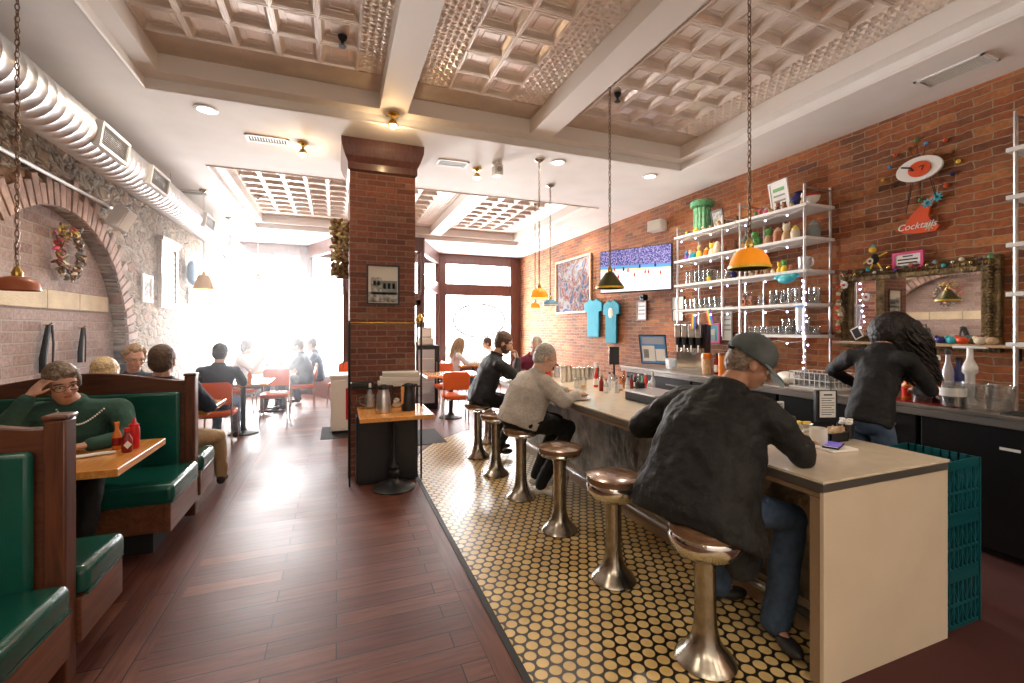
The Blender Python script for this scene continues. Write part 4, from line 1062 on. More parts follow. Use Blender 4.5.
# baubles pinned round the frame
bm = ['dark_red', 'turquoise', 'brass', 'terracotta', 'grey_fig', 'cream_fig', 'green_glaze', 'brass', 'steel', 'cobalt']
bword = ['dark red', 'turquoise', 'brass', 'clay red', 'grey', 'cream', 'green', 'brass', 'silver', 'dark blue']
for i in range(20):
    y = my1-.05-(my1-my0-.1)*i/19
    k = (i*7+3) % 10
    o = MB().ell((0, 0, 0), .012+.006*((i*5) % 3)/2, n=10, m=7).build('bauble', bm[k]); o.location = (4.715, y, mz1-.03+.02*math.sin(i*2.1))
    tag(o, '%s bauble, %s from left, along the top of the mirror frame' % (bword[k], ORD[i]), 'bauble', 'baubles along the mirror frame')
for k_, (u, v) in enumerate(((844, 285), (866, 297))):
    P = onx(u, v, 4.71 if k_ == 0 else 4.755)
    tt = empty('flower_ornament', P, ['white flower ornament with orange centre at the top left of the mirror frame', 'white flower ornament with orange centre stuck on the mirror glass'][k_], 'ornament')
    m = MB()
    for q in range(8): a = 2*PI*q/8; m.ell((0, .026*math.cos(a), .026*math.sin(a)), (.006, .015, .015), n=8, m=6)
    m.build('petals', 'sign_white', tt); MB().ell((-.006, 0, 0), (.008, .013, .013), n=8, m=6).build('centre', 'sign_red', tt)
# garland down the left side
m = MB(); tt = tag(empty('garland', (4.70, 3.08, 2.0)), 'flower garland hanging down the left side of the mirror frame', 'garland')
cols_ = ['sign_red', 'dried', 'cream_fig']
for q in range(3):
    m = MB()
    for i in range(14):
        if i % 3 == q: m.ell((rnd.uniform(-.01, .01), rnd.uniform(-.02, .02), -.04-.034*i), .018+.008*rnd.random(), n=8, m=6)
    m.build(['red_flowers', 'dried_flowers', 'cream_flowers'][q], cols_[q], tt)['kind'] = 'stuff'
t2 = frame('photo_card', onx(857, 333, 4.66), .085, .11, (0, R(-28), R(-90)), 'paper', 'ink', 'small tilted photo card hanging left of the bartender', 'card', .01, .006)
# wooden ledge below mirror with leaf garland
t = empty('mirror_ledge', (4.66, 2.4, 1.40), 'narrow pale wooden ledge running under the ornate mirror', 'ledge')
MB().box((-.08, -.72, 0), (.12, .66, .022)).build('board', 'pale_wood', t, smooth=False, bevel=.003)
MB().box((.09, -.6, -.10), (.12, -.57, 0)).box((.09, .5, -.10), (.12, .53, 0)).build('bracket', 'black_iron', t, smooth=False)
# twin pale lamp shade reflected object: straw hat on ledge
# ---- wall signs
P = onx(919, 169, 4.76)
t = empty('fried_egg_sign', P, 'white oval sign with a red round yolk and dark strokes high on the brick wall', 'sign')
MB().loft([(Vector((-.012, 0, 0)), Vector((0, .17, 0)), Vector((0, 0, .105))), (Vector((.012, 0, 0)), Vector((0, .17, 0)), Vector((0, 0, .105)))], 40).build('plate', 'sign_white', t)
MB().loft([(Vector((-.022, -.01, -.005)), Vector((0, .082, 0)), Vector((0, 0, .068))), (Vector((-.012, -.01, -.005)), Vector((0, .082, 0)), Vector((0, 0, .068)))], 30).build('yolk', 'sign_red', t)
MB().tube([(-.026, .12, .045), (-.026, .05, .02), (-.026, .03, -.01), (-.026, .06, .0)], .007, 5).build('stroke', 'ink', t)
MB().tube([(-.026, -.01, .01), (-.026, -.04, .02), (-.026, -.03, -.02)], .005, 5).build('stroke', 'brown_fig', t)
t = empty('starburst', (4.79, P.y, P.z), 'starburst of thin wires tipped with coloured beads around the oval egg sign', 'wall ornament')
pts = [(915, 140), (944, 140), (925, 143), (908, 148.5), (894, 155), (950.5, 151.5), (957, 161), (888.5, 167), (951, 173.5), (882, 180), (890.5, 187), (944.5, 185.5), (919, 200)]
bc = ['green_fig', 'sign_red', 'blue_fig', 'brown_fig', 'sign_red', 'brown_fig', 'yellow_fig', 'blue_fig', 'cobalt', 'yellow_fig', 'brown_fig', 'sign_red', 'green_fig']
wr = MB()
for (u, v), c_ in zip(pts, bc):
    q = onx(u, v, 4.765)-Vector((4.77, P.y, P.z)); q.x = -.008
    wr.tube([(-.004, 0, 0), q], .002, 4)
    MB().ell(q, .017, n=10, m=7).build('bead', c_, t)
wr.build('wires', 'black_iron', t)
P = onx(918, 222, 4.77)
t = empty('cocktails_sign', P, 'orange red boomerang shaped sign lettered Cocktails hanging under the egg sign', 'sign')
sp_ = [(895.7, 231), (903, 228), (912, 216), (924, 203), (934, 195), (937, 199), (931, 206), (929, 216), (932, 222), (941, 225), (936, 231), (922, 233), (904, 233.5), (900, 230.5)]
poly = [(onx(u, v, 4.77).y-P.y, onx(u, v, 4.77).z-P.z) for u, v in sp_]
MB().prism(poly, 'x', -.015, .01).build('board', 'sign_red', t, smooth=False)
text('Cocktails', .078, 'sign_white', t, (-.018, .005, -.035), (PI/2, 0, -PI/2))
for (u0, v0, u1, v1) in ((911, 183, 906, 214), (913, 183, 908, 205), (930, 178, 936, 198), (933, 180, 937, 199)):
    a = onx(u0, v0, 4.765)-P; b = onx(u1, v1, 4.765)-P; MB().tube([a, b], .003, 4).build('hanging_wire', 'black_iron', t)
for (u, v, mm) in ((937, 197, 'turquoise'), (927.5, 203, 'turquoise'), (929, 226, 'tan_fig')):
    a = onx(u, v, 4.755)-P; m = MB()
    for q in range(4): m.cbox((0, 0, 0), (.006, .012, .08), Matrix.Translation(a) @ Matrix.Rotation(PI*q/4, 4, 'X'))
    m.build('star', mm, t, smooth=False)
P = onx(907, 260.5, 4.73)
t = frame('pink_sign', (4.75, P.y, P.z), .235, .155, (0, 0, R(-90)), 'pink', 'paper', 'small pink framed notice with dark lettering standing on the mirror top', 'sign', .02, .02,
      [(-.16, .16, .22, .29, 'ink'), (-.32, .32, .03, .11, 'ink'), (-.32, .30, -.16, -.08, 'ink'), (-.22, .22, -.31, -.25, 'grey_fig')])
P = onx(875, 259, 4.72)
t = empty('toy_figure', P, 'little metal bug-eyed toy figure with yellow limbs on the mirror top left corner', 'toy')
MB().ell((0, 0, 0), (.03, .035, .05), n=12, m=8).build('body', 'black_iron', t)
MB().ell((-.02, .01, .085), .03, n=12, m=8).build('head', 'yellow_fig', t)
m = MB().torus((-.04, .02, -.02), .022, .008, (Vector((0, 1, 0)), Vector((0, 0, 1)), Vector((1, 0, 0))), 16, 6); m.build('dial', 'sign_white', t)
m = MB()
for a, b in (((0, .03, .02), (0, .10, -.03)), ((0, -.03, .02), (0, -.10, .05)), ((0, .02, -.04), (0, .04, -.09)), ((0, -.02, -.04), (0, -.05, -.09))): m.tube([a, b], .007, 6)
m.build('limbs', 'yellow_fig', t)
MB().ell((-.01, .01, .125), .015, n=8, m=6).build('knob', 'turquoise', t)

# ---- television, bracket
P1 = Vector((4.62, 5.42)); P2 = Vector((4.07, 6.50)); c2 = (P1+P2)/2; ang = math.atan2(P1.y-P2.y, P1.x-P2.x)
t = empty('television', (c2.x, c2.y, 2.46), 'flat television showing an ice hockey game on a swivel arm on the brick wall', 'television')
t.rotation_euler = (0, 0, ang)
W_, H_ = (P1-P2).length, .70
MB().box((-W_/2, 0, -H_/2), (W_/2, .045, H_/2)).build('housing', 'black_plastic', t, smooth=False, bevel=.006)
def screen_mat():
    m = bpy.data.materials.new('hockey_screen'); m.use_nodes = True; nt = m.node_tree; b = nt.nodes['Principled BSDF']
    tc = node(nt, 'ShaderNodeTexCoord'); sp = node(nt, 'ShaderNodeSeparateXYZ'); lk(nt, tc.outputs['Object'], sp.inputs[0])
    z = mth(nt, 'ADD', mth(nt, 'DIVIDE', sp.outputs[2], H_), .5)
    z = mth(nt, 'ADD', z, mth(nt, 'MULTIPLY', sp.outputs[0], .06))
    n = node(nt, 'ShaderNodeTexNoise'); n.inputs['Scale'].default_value = 45; n.inputs['Detail'].default_value = 3; lk(nt, tc.outputs['Object'], n.inputs['Vector'])
    crowd = ramp(nt, n.outputs['Fac'], [(.35, (.03, .04, .16)), (.5, (.12, .13, .42)), (.62, (.45, .40, .65)), (.75, (.10, .16, .5))])
    base = ramp(nt, z, [(.0, (.86, .86, .95)), (.50, (.86, .9, .97)), (.53, (.75, .75, .1)), (.545, (.12, .35, .75)), (.60, (.12, .35, .75)), (.61, (.15, .2, .55))])
    f = mth(nt, 'GREATER_THAN', z, .62)
    c = mixc(nt, f, base, crowd)
    lk(nt, c, b.inputs['Base Color']); lk(nt, c, b.inputs['Emission Color']); b.inputs['Emission Strength'].default_value = .55; b.inputs['Roughness'].default_value = .2
    M['screen'] = m
screen_mat()
scn = MB().box((-W_/2+.012, -.004, -H_/2+.02), (W_/2-.012, 0, H_/2-.012)).build('screen', 'screen', t, smooth=False)
for k in range(11):
    x = -.42+.085*k+rnd.uniform(-.02, .02); z = -.02+.07*math.sin(k*2.3)
    m = MB().ell((x, -.006, z), (.016, .003, .028), n=8, m=6).ell((x+.004, -.006, z+.032), (.009, .003, .010), n=8, m=6)
    m.build('player', 'sign_red' if k % 3 else 'navy_cloth', t)
MB().tube([(0, .04, 0), (.08, .2, 0), (.12, .38, .0)], .025, 8).build('wall_arm', 'black_iron', t)
o = tag(empty('soundbar_clip', (4.70, 6.2, 2.05)), 'small black camera box under the television', 'camera')
MB().box((-.03, -.05, -.05), (.06, .05, .05)).build('body', 'black_plastic', o, smooth=False, bevel=.01); MB().lathe([(.02, 0), (.022, .02), (.015, .022)], 12, mtx=Matrix.Translation((-.03, 0, 0)) @ Matrix.Rotation(-PI/2, 4, 'Y')).build('lens', 'black_iron', o)

# ---- t-shirts on hangers
def shirt(u, v0, v1, wpx, label, tilt=0, printed=False):
    a = onx(u, v0, 4.76); b = onx(u, v1, 4.76); h = a.z-b.z
    e0 = onx(u-wpx/2, v0, 4.76); e1 = onx(u+wpx/2, v0, 4.76); w_ = abs(e0.y-e1.y)
    t = empty('t_shirt', (4.76, a.y, a.z), label, 't-shirt', 'turquoise t-shirts on the brick wall'); t.rotation_euler = (R(tilt), 0, 0)
    W = w_/2
    poly = [(-W*.30, 0), (-W*.95, -.07*h/.6), (-W*1.0, -.33*h), (-W*.66, -.34*h), (-W*.64, -h), (W*.64, -h), (W*.66, -.34*h), (W*1.0, -.33*h), (W*.95, -.07*h/.6), (W*.30, 0), (W*.12, -.05*h), (-W*.12, -.05*h)]
    MB().prism(poly, 'x', -.03, .01).build('shirt', 'cyan_shirt', t, bevel=.01, angle=60)
    m = MB().tube([(-.01, -W*.6, -.03), (-.01, 0, .05), (-.01, W*.6, -.03)], .004, 5).tube([(-.01, 0, .05), (-.01, 0, .09), (-.01, .025, .10), (-.01, .03, .08)], .003, 5)
    m.build('hanger', 'black_plastic', t)
    if printed:
        MB().ell((-.032, 0, -.30*h), (.004, W*.28, h*.12), n=12, m=8).build('print', 'tan_fig', t)
    return t
shirt(594, 299, 337, 18, 'turquoise t-shirt on a hanger, left of the two on the brick wall')
shirt(612, 300, 343, 16.5, 'turquoise t-shirt with a tan print, right of the two on the brick wall', 0, True)
# ---- big painting
ya, yb_ = onx(590, 282, 4.74).y, onx(555, 288, 4.74).y; z1 = onx(590, 252.7, 4.74).z; z0 = onx(590, 312, 4.74).z
def paint_mat():
    m = bpy.data.materials.new('abstract_crowd_painting'); m.use_nodes = True; nt = m.node_tree; b = nt.nodes['Principled BSDF']
    tc = node(nt, 'ShaderNodeTexCoord'); v = node(nt, 'ShaderNodeTexNoise'); v.inputs['Scale'].default_value = 3.2; v.inputs['Detail'].default_value = 3; v.inputs['Distortion'].default_value = 1.5
    lk(nt, tc.outputs['Object'], v.inputs['Vector'])
    lk(nt, ramp(nt, v.outputs['Fac'], [(.25, (.03, .06, .22)), (.38, (.24, .25, .27)), (.46, (.20, .18, .16)), (.50, (.17, .03, .02)), (.56, (.20, .20, .22)), (.62, (.05, .05, .07)), (.7, (.07, .10, .20)), (.8, (.25, .24, .22))]), b.inputs['Base Color'])
    b.inputs['Roughness'].default_value = .95; b.inputs['Specular IOR Level'].default_value = .05
    M['painting'] = m
paint_mat()
t = frame('large_painting', (4.795, (ya+yb_)/2, (z0+z1)/2), abs(ya-yb_), z1-z0, (0, 0, R(-90)), 'tan_fig', 'painting', 'large pale abstract painting of crowded figures high on the far brick wall', 'painting', .035, .05)
def wallframe(nm, u, v, wpx, hpx, fm, pm, label, extra=None, fw=.018, cat='picture', x=4.795):
    c = onx(u, v, x); e0 = onx(u-wpx/2, v, x); e1 = onx(u+wpx/2, v, x); h_ = onx(u, v-hpx/2, x).z-onx(u, v+hpx/2, x).z
    return frame(nm, c, abs(e0.y-e1.y), h_, (0, 0, R(-90)), fm, pm, label, cat, fw, .02, extra)
wallframe('framed_notice', 642, 311, 10, 19, 'brown_fig', 'paper', 'small brown framed notice on bricks below the television', [(-.3, .3, .2, .28, 'grey_fig'), (-.3, .3, 0, .08, 'grey_fig'), (-.3, .3, -.2, -.12, 'grey_fig')])
wallframe('pasted_notice', 678.5, 303, 12, 13, 'dark', 'paper', 'upper small white notice by the left shelf upright', None, .006)
wallframe('pasted_notice', 678.5, 315.5, 11, 11, 'dark', 'paper', 'lower small white notice by the left shelf upright', None, .006)
wallframe('portrait_card', 713.5, 333, 14, 20, 'pink', 'turquoise', 'pink framed portrait card on turquoise ground under the shelves', [(-.2, .2, -.42, -.1, 'grey_fig'), (-.13, .13, -.1, .2, 'cream_fig')], .03)
wallframe('printed_sheet', 728, 323, 9, 34, 'white_paint', 'offwhite', 'long narrow printed sheet between the shelving units', [(-.35, .35, .36, .40, 'grey_fig'), (-.35, .35, .22, .26, 'grey_fig'), (-.35, .35, .08, .12, 'grey_fig'), (-.35, .35, -.08, -.04, 'grey_fig'), (-.35, .35, -.22, -.18, 'grey_fig')], .01)
for k, (u, v, tl) in enumerate(((693.5, 321, 4), (709.5, 317, -16))):
    P = onx(u, v, 4.34)
    t = empty('rainbow_flag', P, ['rainbow flag hanging upright from the shelf, left of the two', 'tilted rainbow flag hanging from the shelf above the portrait card'][k], 'flag', 'small rainbow flags under the shelves'); t.rotation_euler = (R(tl), 0, 0)
    for q, c_ in enumerate(('red', 'orange', 'yellow', 'green', 'blue', 'violet')):
        MB().box((-.003, .045-.015*q, -.10), (.003, .03-.015*q, .09)).build('stripe', 'rainbow_'+c_, t, smooth=False)
# wall speakers
def wspeaker(P, s, rz, label, m_='white_paint'):
    t = empty('wall_speaker', P, label, 'speaker', None, rz)
    MB().box((-s[0]/2, -s[1]/2, -s[2]/2), (s[0]/2, s[1]/2, s[2]/2)).build('cabinet', m_, t, smooth=False, bevel=.012)
    MB().box((-s[0]/2+.012, -s[1]/2-.008, -s[2]/2+.012), (s[0]/2-.012, -s[1]/2, s[2]/2-.012)).build('grille', 'offwhite', t, smooth=False, bevel=.003)
    MB().tube([(0, s[1]/2-.01, 0), (0, s[1]/2+.07, .02)], .014, 8).build('bracket', m_, t)
    return t
P = onx(657, 226, 4.70); wspeaker(P, (.26, .16, .17), R(-75), 'white box speaker on the brick wall above the television')
P = onx(121, 219, XL+.14); t = wspeaker(P, (.16, .15, .24), R(90), 'white box speaker tilted on the stone wall under the duct'); t.rotation_euler = (R(20), R(15), R(75))
P = onx(697.5, 247, 4.7)

# ---- countertop items, far to near
def bottle(p, h, r, bm_, cm_, label, neck=.35, lab=None, name='bottle', group=None):
    t = empty(name, p, label, 'bottle', group)
    MB().lathe([(r*.92, 0), (r, .006), (r, h*(1-neck)*.9), (r*.4, h*(1-neck*.55)), (r*.38, h*.93)], 14).build('body', bm_, t)
    MB().lathe([(r*.5, h*.90), (r*.5, h*.98), (r*.3, h)], 10).build('cap', cm_, t)
    if lab: MB().lathe([(r*1.02, h*.12), (r*1.02, h*.45)], 14, cap=False).build('label', lab, t)
    return t
C_ = lambda u, v: onz(u, v, CZ+.001)
bottle(C_(547, 378), .19, .03, 'red_plastic', 'red_plastic', 'red squeeze ketchup bottle on the counter left of the steel cups', .3)
bottle(C_(541.5, 377), .17, .028, 'hot_orange', 'green_fig', 'orange sauce bottle with green cap behind the woman in the grey sweatshirt', .35, 'paper')
bottle(C_(551, 377), .15, .026, 'amber_glass', 'red_plastic', 'amber syrup bottle beside the ketchup at the far end of the counter', .35)
lathe_thing('sugar_jar', [('jar', [(.035, 0), (.04, .01), (.04, .10), (.034, .11)], 'milk_glass'), ('lid', [(.036, .108), (.036, .13), (.02, .14)], 'steel')], C_(557, 377), 'glass sugar jar with metal lid left of the steel cups', 'jar')
for i in range(8):
    u = 563.5+i*4.6; v = 382-i*.6 if i < 7 else 379.5
    h = .19 if i < 2 else .155
    t = lathe_thing('milkshake_cup', [('cup', [(.030, 0), (.034, .006), (.043, h-.02), (.045, h), (.042, h), (.033, .012), (.002, .01)], 'steel'), ('rim', [(.045, h-.004), (.047, h), (.045, h+.004), (.043, h)], 'chrome')],
        C_(u, v), '%s steel milkshake cup from the left in the row on the counter' % ORD[i], 'cup', 'steel milkshake cups on the counter')
lathe_thing('drinking_straws_jar', [('jar', [(.032, 0), (.036, .01), (.036, .13)], 'glass'), ('straws', [(.02, .02), (.028, .21), (.001, .21)], 'paper')], C_(596, 379.5), 'glass jar of pale straws right of the steel cups', 'jar')
t = lathe_thing('juice_glass', [('glass', [(.032, 0), (.034, .005), (.036, .12), (.034, .12), (.032, .012), (.002, .01)], 'glass'), ('juice', [(.031, .012), (.032, .045), (.001, .045)], 'juice')], C_(583.5, 389), 'glass with a little orange juice before the woman in the grey sweatshirt', 'glass')
lathe_thing('water_glass', [('glass', [(.032, 0), (.034, .005), (.037, .12), (.035, .12), (.032, .012), (.002, .01)], 'glass')], C_(577, 388), 'empty clear glass left of the orange juice glass', 'glass')
t = lathe_thing('plate', [('dish', [(.06, 0), (.12, .012), (.122, .015), (.06, .006), (.001, .005)], 'ceramic_white')], C_(578, 399), 'white plate with crumbs in front of the woman in the grey sweatshirt', 'plate')
bottle(C_(596, 387), .21, .026, 'red_plastic', 'sign_red', 'tall red hot sauce bottle with white label on the counter', .4, 'paper')
bottle(C_(601.5, 391), .17, .024, 'dark_red', 'green_fig', 'small dark red hot sauce bottle with green cap on the counter', .4)
# metal well of syrup bottles
t = empty('steel_bin', C_(645, 402)+Vector((.10, -.02, 0)), 'rectangular steel bin standing on the counter before the syrup bottles', 'bin')
MB().box((-.17, -.20, 0), (.17, .22, .075)).build('body', 'black_iron', t, smooth=False, bevel=.008); MB().box((-.18, -.21, .075), (.18, .23, .088)).build('lid', 'steel', t, smooth=False, bevel=.004)
cc = [('milk_glass', 'ink'), ('frost', 'ink'), ('glass', 'ink'), ('milk_glass', 'black_plastic'), ('hot_orange', 'ink'), ('amber_glass', 'red_plastic'), ('frost', 'ink'), ('dark_red', 'ink'), ('black_plastic', 'red_plastic'), ('glass', 'steel'), ('green_glaze', 'ink'), ('red_plastic', 'paper'), ('frost', 'ink'), ('milk_glass', 'steel')]
cw = ['milky', 'pale', 'clear', 'cloudy', 'orange', 'amber', 'frosted', 'dark red', 'black', 'clear slim', 'green', 'red', 'whitish', 'white']
for i in range(14):
    u = 606+i*3.6; v = 393-(i % 3)*2.6
    bottle(C_(u, v), .14+.05*((i*3) % 4)/3, .024, cc[i][0], cc[i][1], '%s syrup bottle, %s from left of those behind the steel bin' % (cw[i], ORD[i]), .4, None if i % 2 else 'paper', 'syrup_bottle', 'syrup bottles on the counter')
t = lathe_thing('utensil_cup', [('cup', [(.035, 0), (.042, .01), (.048, .13), (.045, .13), (.034, .012), (.001, .01)], 'black_plastic')], C_(640, 396.5), 'black cup of forks among the syrup bottles', 'cup')
m = MB()
for i in range(6): a = i*1.05; m.tube([(.015*math.cos(a), .015*math.sin(a), .02), (.04*math.cos(a), .04*math.sin(a), .19)], .004, 5)
m.build('utensils', 'black_plastic', t)
t = empty('card_reader', C_(614, 383.5), 'black tablet screen standing on the counter behind the syrup bottles', 'tablet')
MB().box((-.06, -.01, .22), (.06, .01, .43)).build('screen', 'black_plastic', t, smooth=False, bevel=.006); MB().lathe([(.06, 0), (.06, .012), (.012, .02), (.012, .23)], 16).build('stand', 'black_iron', t)
t.rotation_euler = (0, 0, R(-20))
# near end of the counter
mug(C_(818.5, 446), 'cream coffee mug on the counter in front of the man in the cap', 'ceramic', 1.0, R(120))
P = C_(839, 450)
t = tag(MB().box((-.085, -.06, 0), (.085, .06, .012)).build('folded_napkin', 'paper', smooth=False, bevel=.003), 'folded white napkin under the phone on the near counter end', 'napkin'); t.location = P+Vector((0, .02, .0)); t.rotation_euler = (0, 0, R(-8))
t = empty('smartphone', P+Vector((0, .03, .013)), 'smartphone with a lit purple screen lying on a napkin at the near counter end', 'phone'); t.rotation_euler = (0, 0, R(24))
MB().box((-.078, -.038, 0), (.078, .038, .009)).build('body', 'black_plastic', t, smooth=False, bevel=.004)
mat('phone_screen', (.1, .08, .3), .1, emit=(.16, .12, .5), es=.5)
MB().box((-.066, -.034, .0092), (.074, .034, .0100)).build('screen', 'phone_screen', t, smooth=False)
MB().box((-.074, -.034, .0092), (-.068, .034, .0102)).build('status_bar', 'paper', t, smooth=False)
P = C_(848, 442)+Vector((0, .06, 0))
t = empty('condiment_caddy', P, 'black caddy of sugar packets with a menu holder on the near counter end', 'caddy')
m = MB()
for a, b in (((-.12, -.045, 0), (.03, .045, .008)), ((-.12, -.045, 0), (-.112, .045, .05)), ((.022, -.045, 0), (.03, .045, .05)), ((-.12, -.045, 0), (.03, -.037, .05)), ((-.12, .037, 0), (.03, .045, .05))): m.box(a, b)
m.build('tray', 'black_plastic', t, smooth=False)
MB().lathe([(.035, 0), (.04, .005), (.045, .085), (.042, .085), (.034, .01), (.001, .01)], 18).build('cup', 'black_plastic', t).location = (.09, .01, 0)
m = MB()
for i in range(7): m.cbox((0, 0, 0), (.035, .004, .055), Matrix.Translation((-.09+.015*i, rnd.uniform(-.02, .02), .05)) @ Matrix.Rotation(rnd.uniform(-.5, .5), 4, 'X') @ Matrix.Rotation(rnd.uniform(-.3, .3), 4, 'Y'))
m.build('sugar_packets', 'cream_fig', t, smooth=False)
m = MB()
for i in range(6): m.cbox((0, 0, 0), (.032, .004, .05), Matrix.Translation((-.06+.018*i, rnd.uniform(-.02, .02), .055)) @ Matrix.Rotation(rnd.uniform(-.7, .7), 4, 'Y'))
m.build('sweetener_packets', 'pink', t, smooth=False) if 0 else m.build('sweetener_packets', 'tan_fig', t, smooth=False)
m = MB()
for i in range(9): a = i*.7; m.lathe([(.011, 0), (.015, .015), (.015, .018)], 8, (.09+.022*math.cos(a), .01+.022*math.sin(a), .072+.012*(i % 3)))
m.build('creamer_cups', 'paper', t)
P = C_(836, 424)
t = empty('menu_holder', P+Vector((.0, .06, 0)), 'printed daily menu standing in a black clip holder behind the mug', 'menu'); t.rotation_euler = (0, 0, R(-18))
MB().box((-.075, .0, 0), (.075, .03, .22)).build('holder', 'black_plastic', t, smooth=False, bevel=.004)
MB().box((-.055, -.008, .035), (.055, -.001, .215)).build('sheet', 'paper', t, smooth=False)
m = MB().box((-.03, -.010, .185), (.03, -.008, .195))
for i in range(8): m.box((-.045, -.010, .165-.016*i), (.045-.02*(i % 3 == 1), -.008, .169-.016*i))
m.build('print', 'ink', t, smooth=False)
t = empty('table_card', C_(811, 420)+Vector((.0, .25, 0)), 'small white printed card standing behind the creamer bowl', 'card')
MB().box((-.055, 0, 0), (.055, .02, .09)).build('card', 'paper', t, smooth=False); m = MB()
for i in range(4): m.box((-.04, -.002, .07-.018*i), (.04, 0, .074-.018*i))
m.build('print', 'ink', t, smooth=False)
t = lathe_thing('butter_bowl', [('bowl', [(.025, 0), (.03, .01), (.055, .05), (.052, .05), (.028, .012), (.001, .01)], 'steel')], C_(803, 431), 'small metal bowl of butter and jam portions near the mug', 'bowl')
m = MB()
for i in range(7): m.cbox((0, 0, 0), (.028, .022, .012), Matrix.Translation((rnd.uniform(-.025, .025), rnd.uniform(-.025, .025), .045+.012*(i % 2))) @ Matrix.Rotation(rnd.uniform(0, 3), 4, 'Z'))
m.build('portions', 'yellow_fig', t, smooth=False)
lathe_thing('water_glass', [('glass', [(.03, 0), (.034, .005), (.036, .10), (.034, .10), (.03, .012), (.002, .01)], 'glass')], C_(789, 432), 'clear drinking glass left of the butter bowl', 'glass')

# ---- back bar items
B_ = lambda u, v: onz(u, v, BZ+.001)
def bb_at(u, x=4.35):
    q = onx(u, 380, x); return Vector((x, q.y, BZ+.001))
# tap tower with four nozzles
q = bb_at(691, 4.42)
t = empty('drink_dispenser', q, 'four-nozzle soda dispenser with black handles and steel front on the back bar', 'drink dispenser'); t.rotation_euler = (0, 0, R(-62))
MB().box((-.20, 0, 0), (.20, .18, .62)).build('cabinet', 'black_plastic', t, smooth=False, bevel=.01)
MB().box((-.19, -.01, .02), (.17, 0, .30)).build('splash_plate', 'chrome', t, smooth=False)
MB().box((-.21, -.15, 0), (.19, 0, .03)).build('drip_tray', 'steel', t, smooth=False, bevel=.004)
for k in range(4):
    x = -.15+.09*k
    MB().box((x-.038, -.10, .44), (x+.038, 0, .62)).build('tap_face', 'offwhite' if k != 0 and 0 else 'steel', t, smooth=False, bevel=.01)
    h_ = MB().box((x-.022, -.09, .34), (x+.022, -.02, .44)).build('tap_body', 'black_plastic', t, smooth=False, bevel=.006)
    MB().tube([(x, -.08, .34), (x, -.085, .25)], .012, 8).build('nozzle', 'chrome', t)
# poster on stand
t = frame('counter_poster', Vector((4.45, 5.62, 1.23)), .42, .46, (R(14), 0, R(-62)), 'black_plastic', 'blue_fig', 'tilted poster board with blue and white notices leaning on the back bar', 'poster', .012, .015,
      [(-.42, .05, -.40, .12, 'paper'), (.08, .42, -.38, .02, 'paper'), (-.40, .42, .18, .42, 'frost'), (-.38, -.18, -.30, .0, 'grey_fig')])
q = bb_at(670, 4.30)
for k in range(2):
    lathe_thing('plastic_tub', [('tub', [(.05, 0), (.055, .01), (.065, .14), (.06, .14), (.05, .012), (.001, .01)], 'frost')], q+Vector((.02, -.02, .0))+Vector((.1*k, .16*k, 0)), ['clear plastic tub beside the drink dispenser, the nearer one', 'clear plastic tub beside the drink dispenser, the further one'][k], 'tub')
q = bb_at(706.5, 4.30)
lathe_thing('cup_stack', [('cups', [(.045, 0), (.05, .02), (.055, .20)], 'tan_fig'), ('lids', [(.058, .19), (.058, .25), (.05, .255)], 'hot_orange')], q, 'stack of beige cups topped with orange lids right of the drink dispenser', 'cups')
q = bb_at(717, 4.36)
bottle(q, .26, .035, 'dark_red', 'ink', 'dark red bottle behind the stack of beige cups', .4, 'paper')
q = bb_at(723, 4.30)
lathe_thing('orange_canister', [('can', [(.05, 0), (.052, .01), (.052, .24)], 'hot_orange'), ('lid', [(.054, .24), (.054, .27), (.03, .28)], 'brown_fig')], q, 'orange canister just left of the blue cap', 'canister')
m = MB()
for i in range(9): m.ell((rnd.uniform(-.10, .10), rnd.uniform(-.10, .10), .05+rnd.uniform(0, .05)), (.08, .09, .035), n=10, m=7)
o = m.build('folded_towel', 'offwhite'); md = o.modifiers.new('r', 'REMESH'); md.mode = 'VOXEL'; md.voxel_size = .012; o.location = bb_at(790, 4.28); o.modifiers.new('s', 'SMOOTH').iterations = 4; tag(o, 'crumpled cream towel on the back bar beside the glass rack', 'towel')
# glass rack with glasses
P = onz(822, 388, BZ+.001)
t = empty('glass_rack', (4.30, 2.98, BZ+.001), 'white wire dish rack full of upturned glasses left of the bartender', 'rack')
m = MB()
for z in (.01, .08, .15): m.tube([(-.16, -.2, z), (.16, -.2, z), (.16, .2, z), (-.16, .2, z)], .004, 6, True)
for i in range(9):
    y = -.2+.05*i
    for x in (-.16, .16): m.tube([(x, y, .01), (x, y, .15)], .003, 4)
for i in range(7):
    x = -.16+.0533*i
    for y in (-.2, .2): m.tube([(x, y, .01), (x, y, .15)], .003, 4)
m.build('wire_frame', 'white_paint', t)
MB().box((-.16, -.2, 0), (.16, .2, .006)).build('tray', 'white_paint', t, smooth=False)
kk = 0
for r_ in range(3):
    for i in range(5):
        g = glass('short', (4.30-.10+.10*r_, 2.98+.16-.08*i, BZ+.010), 'upturned glass, %s from left in the %s row of the dish rack' % (ORD[i], ['front', 'middle', 'back'][r_]), 'upturned glasses in the dish rack'); g.scale = (.92, .92, 1.3)
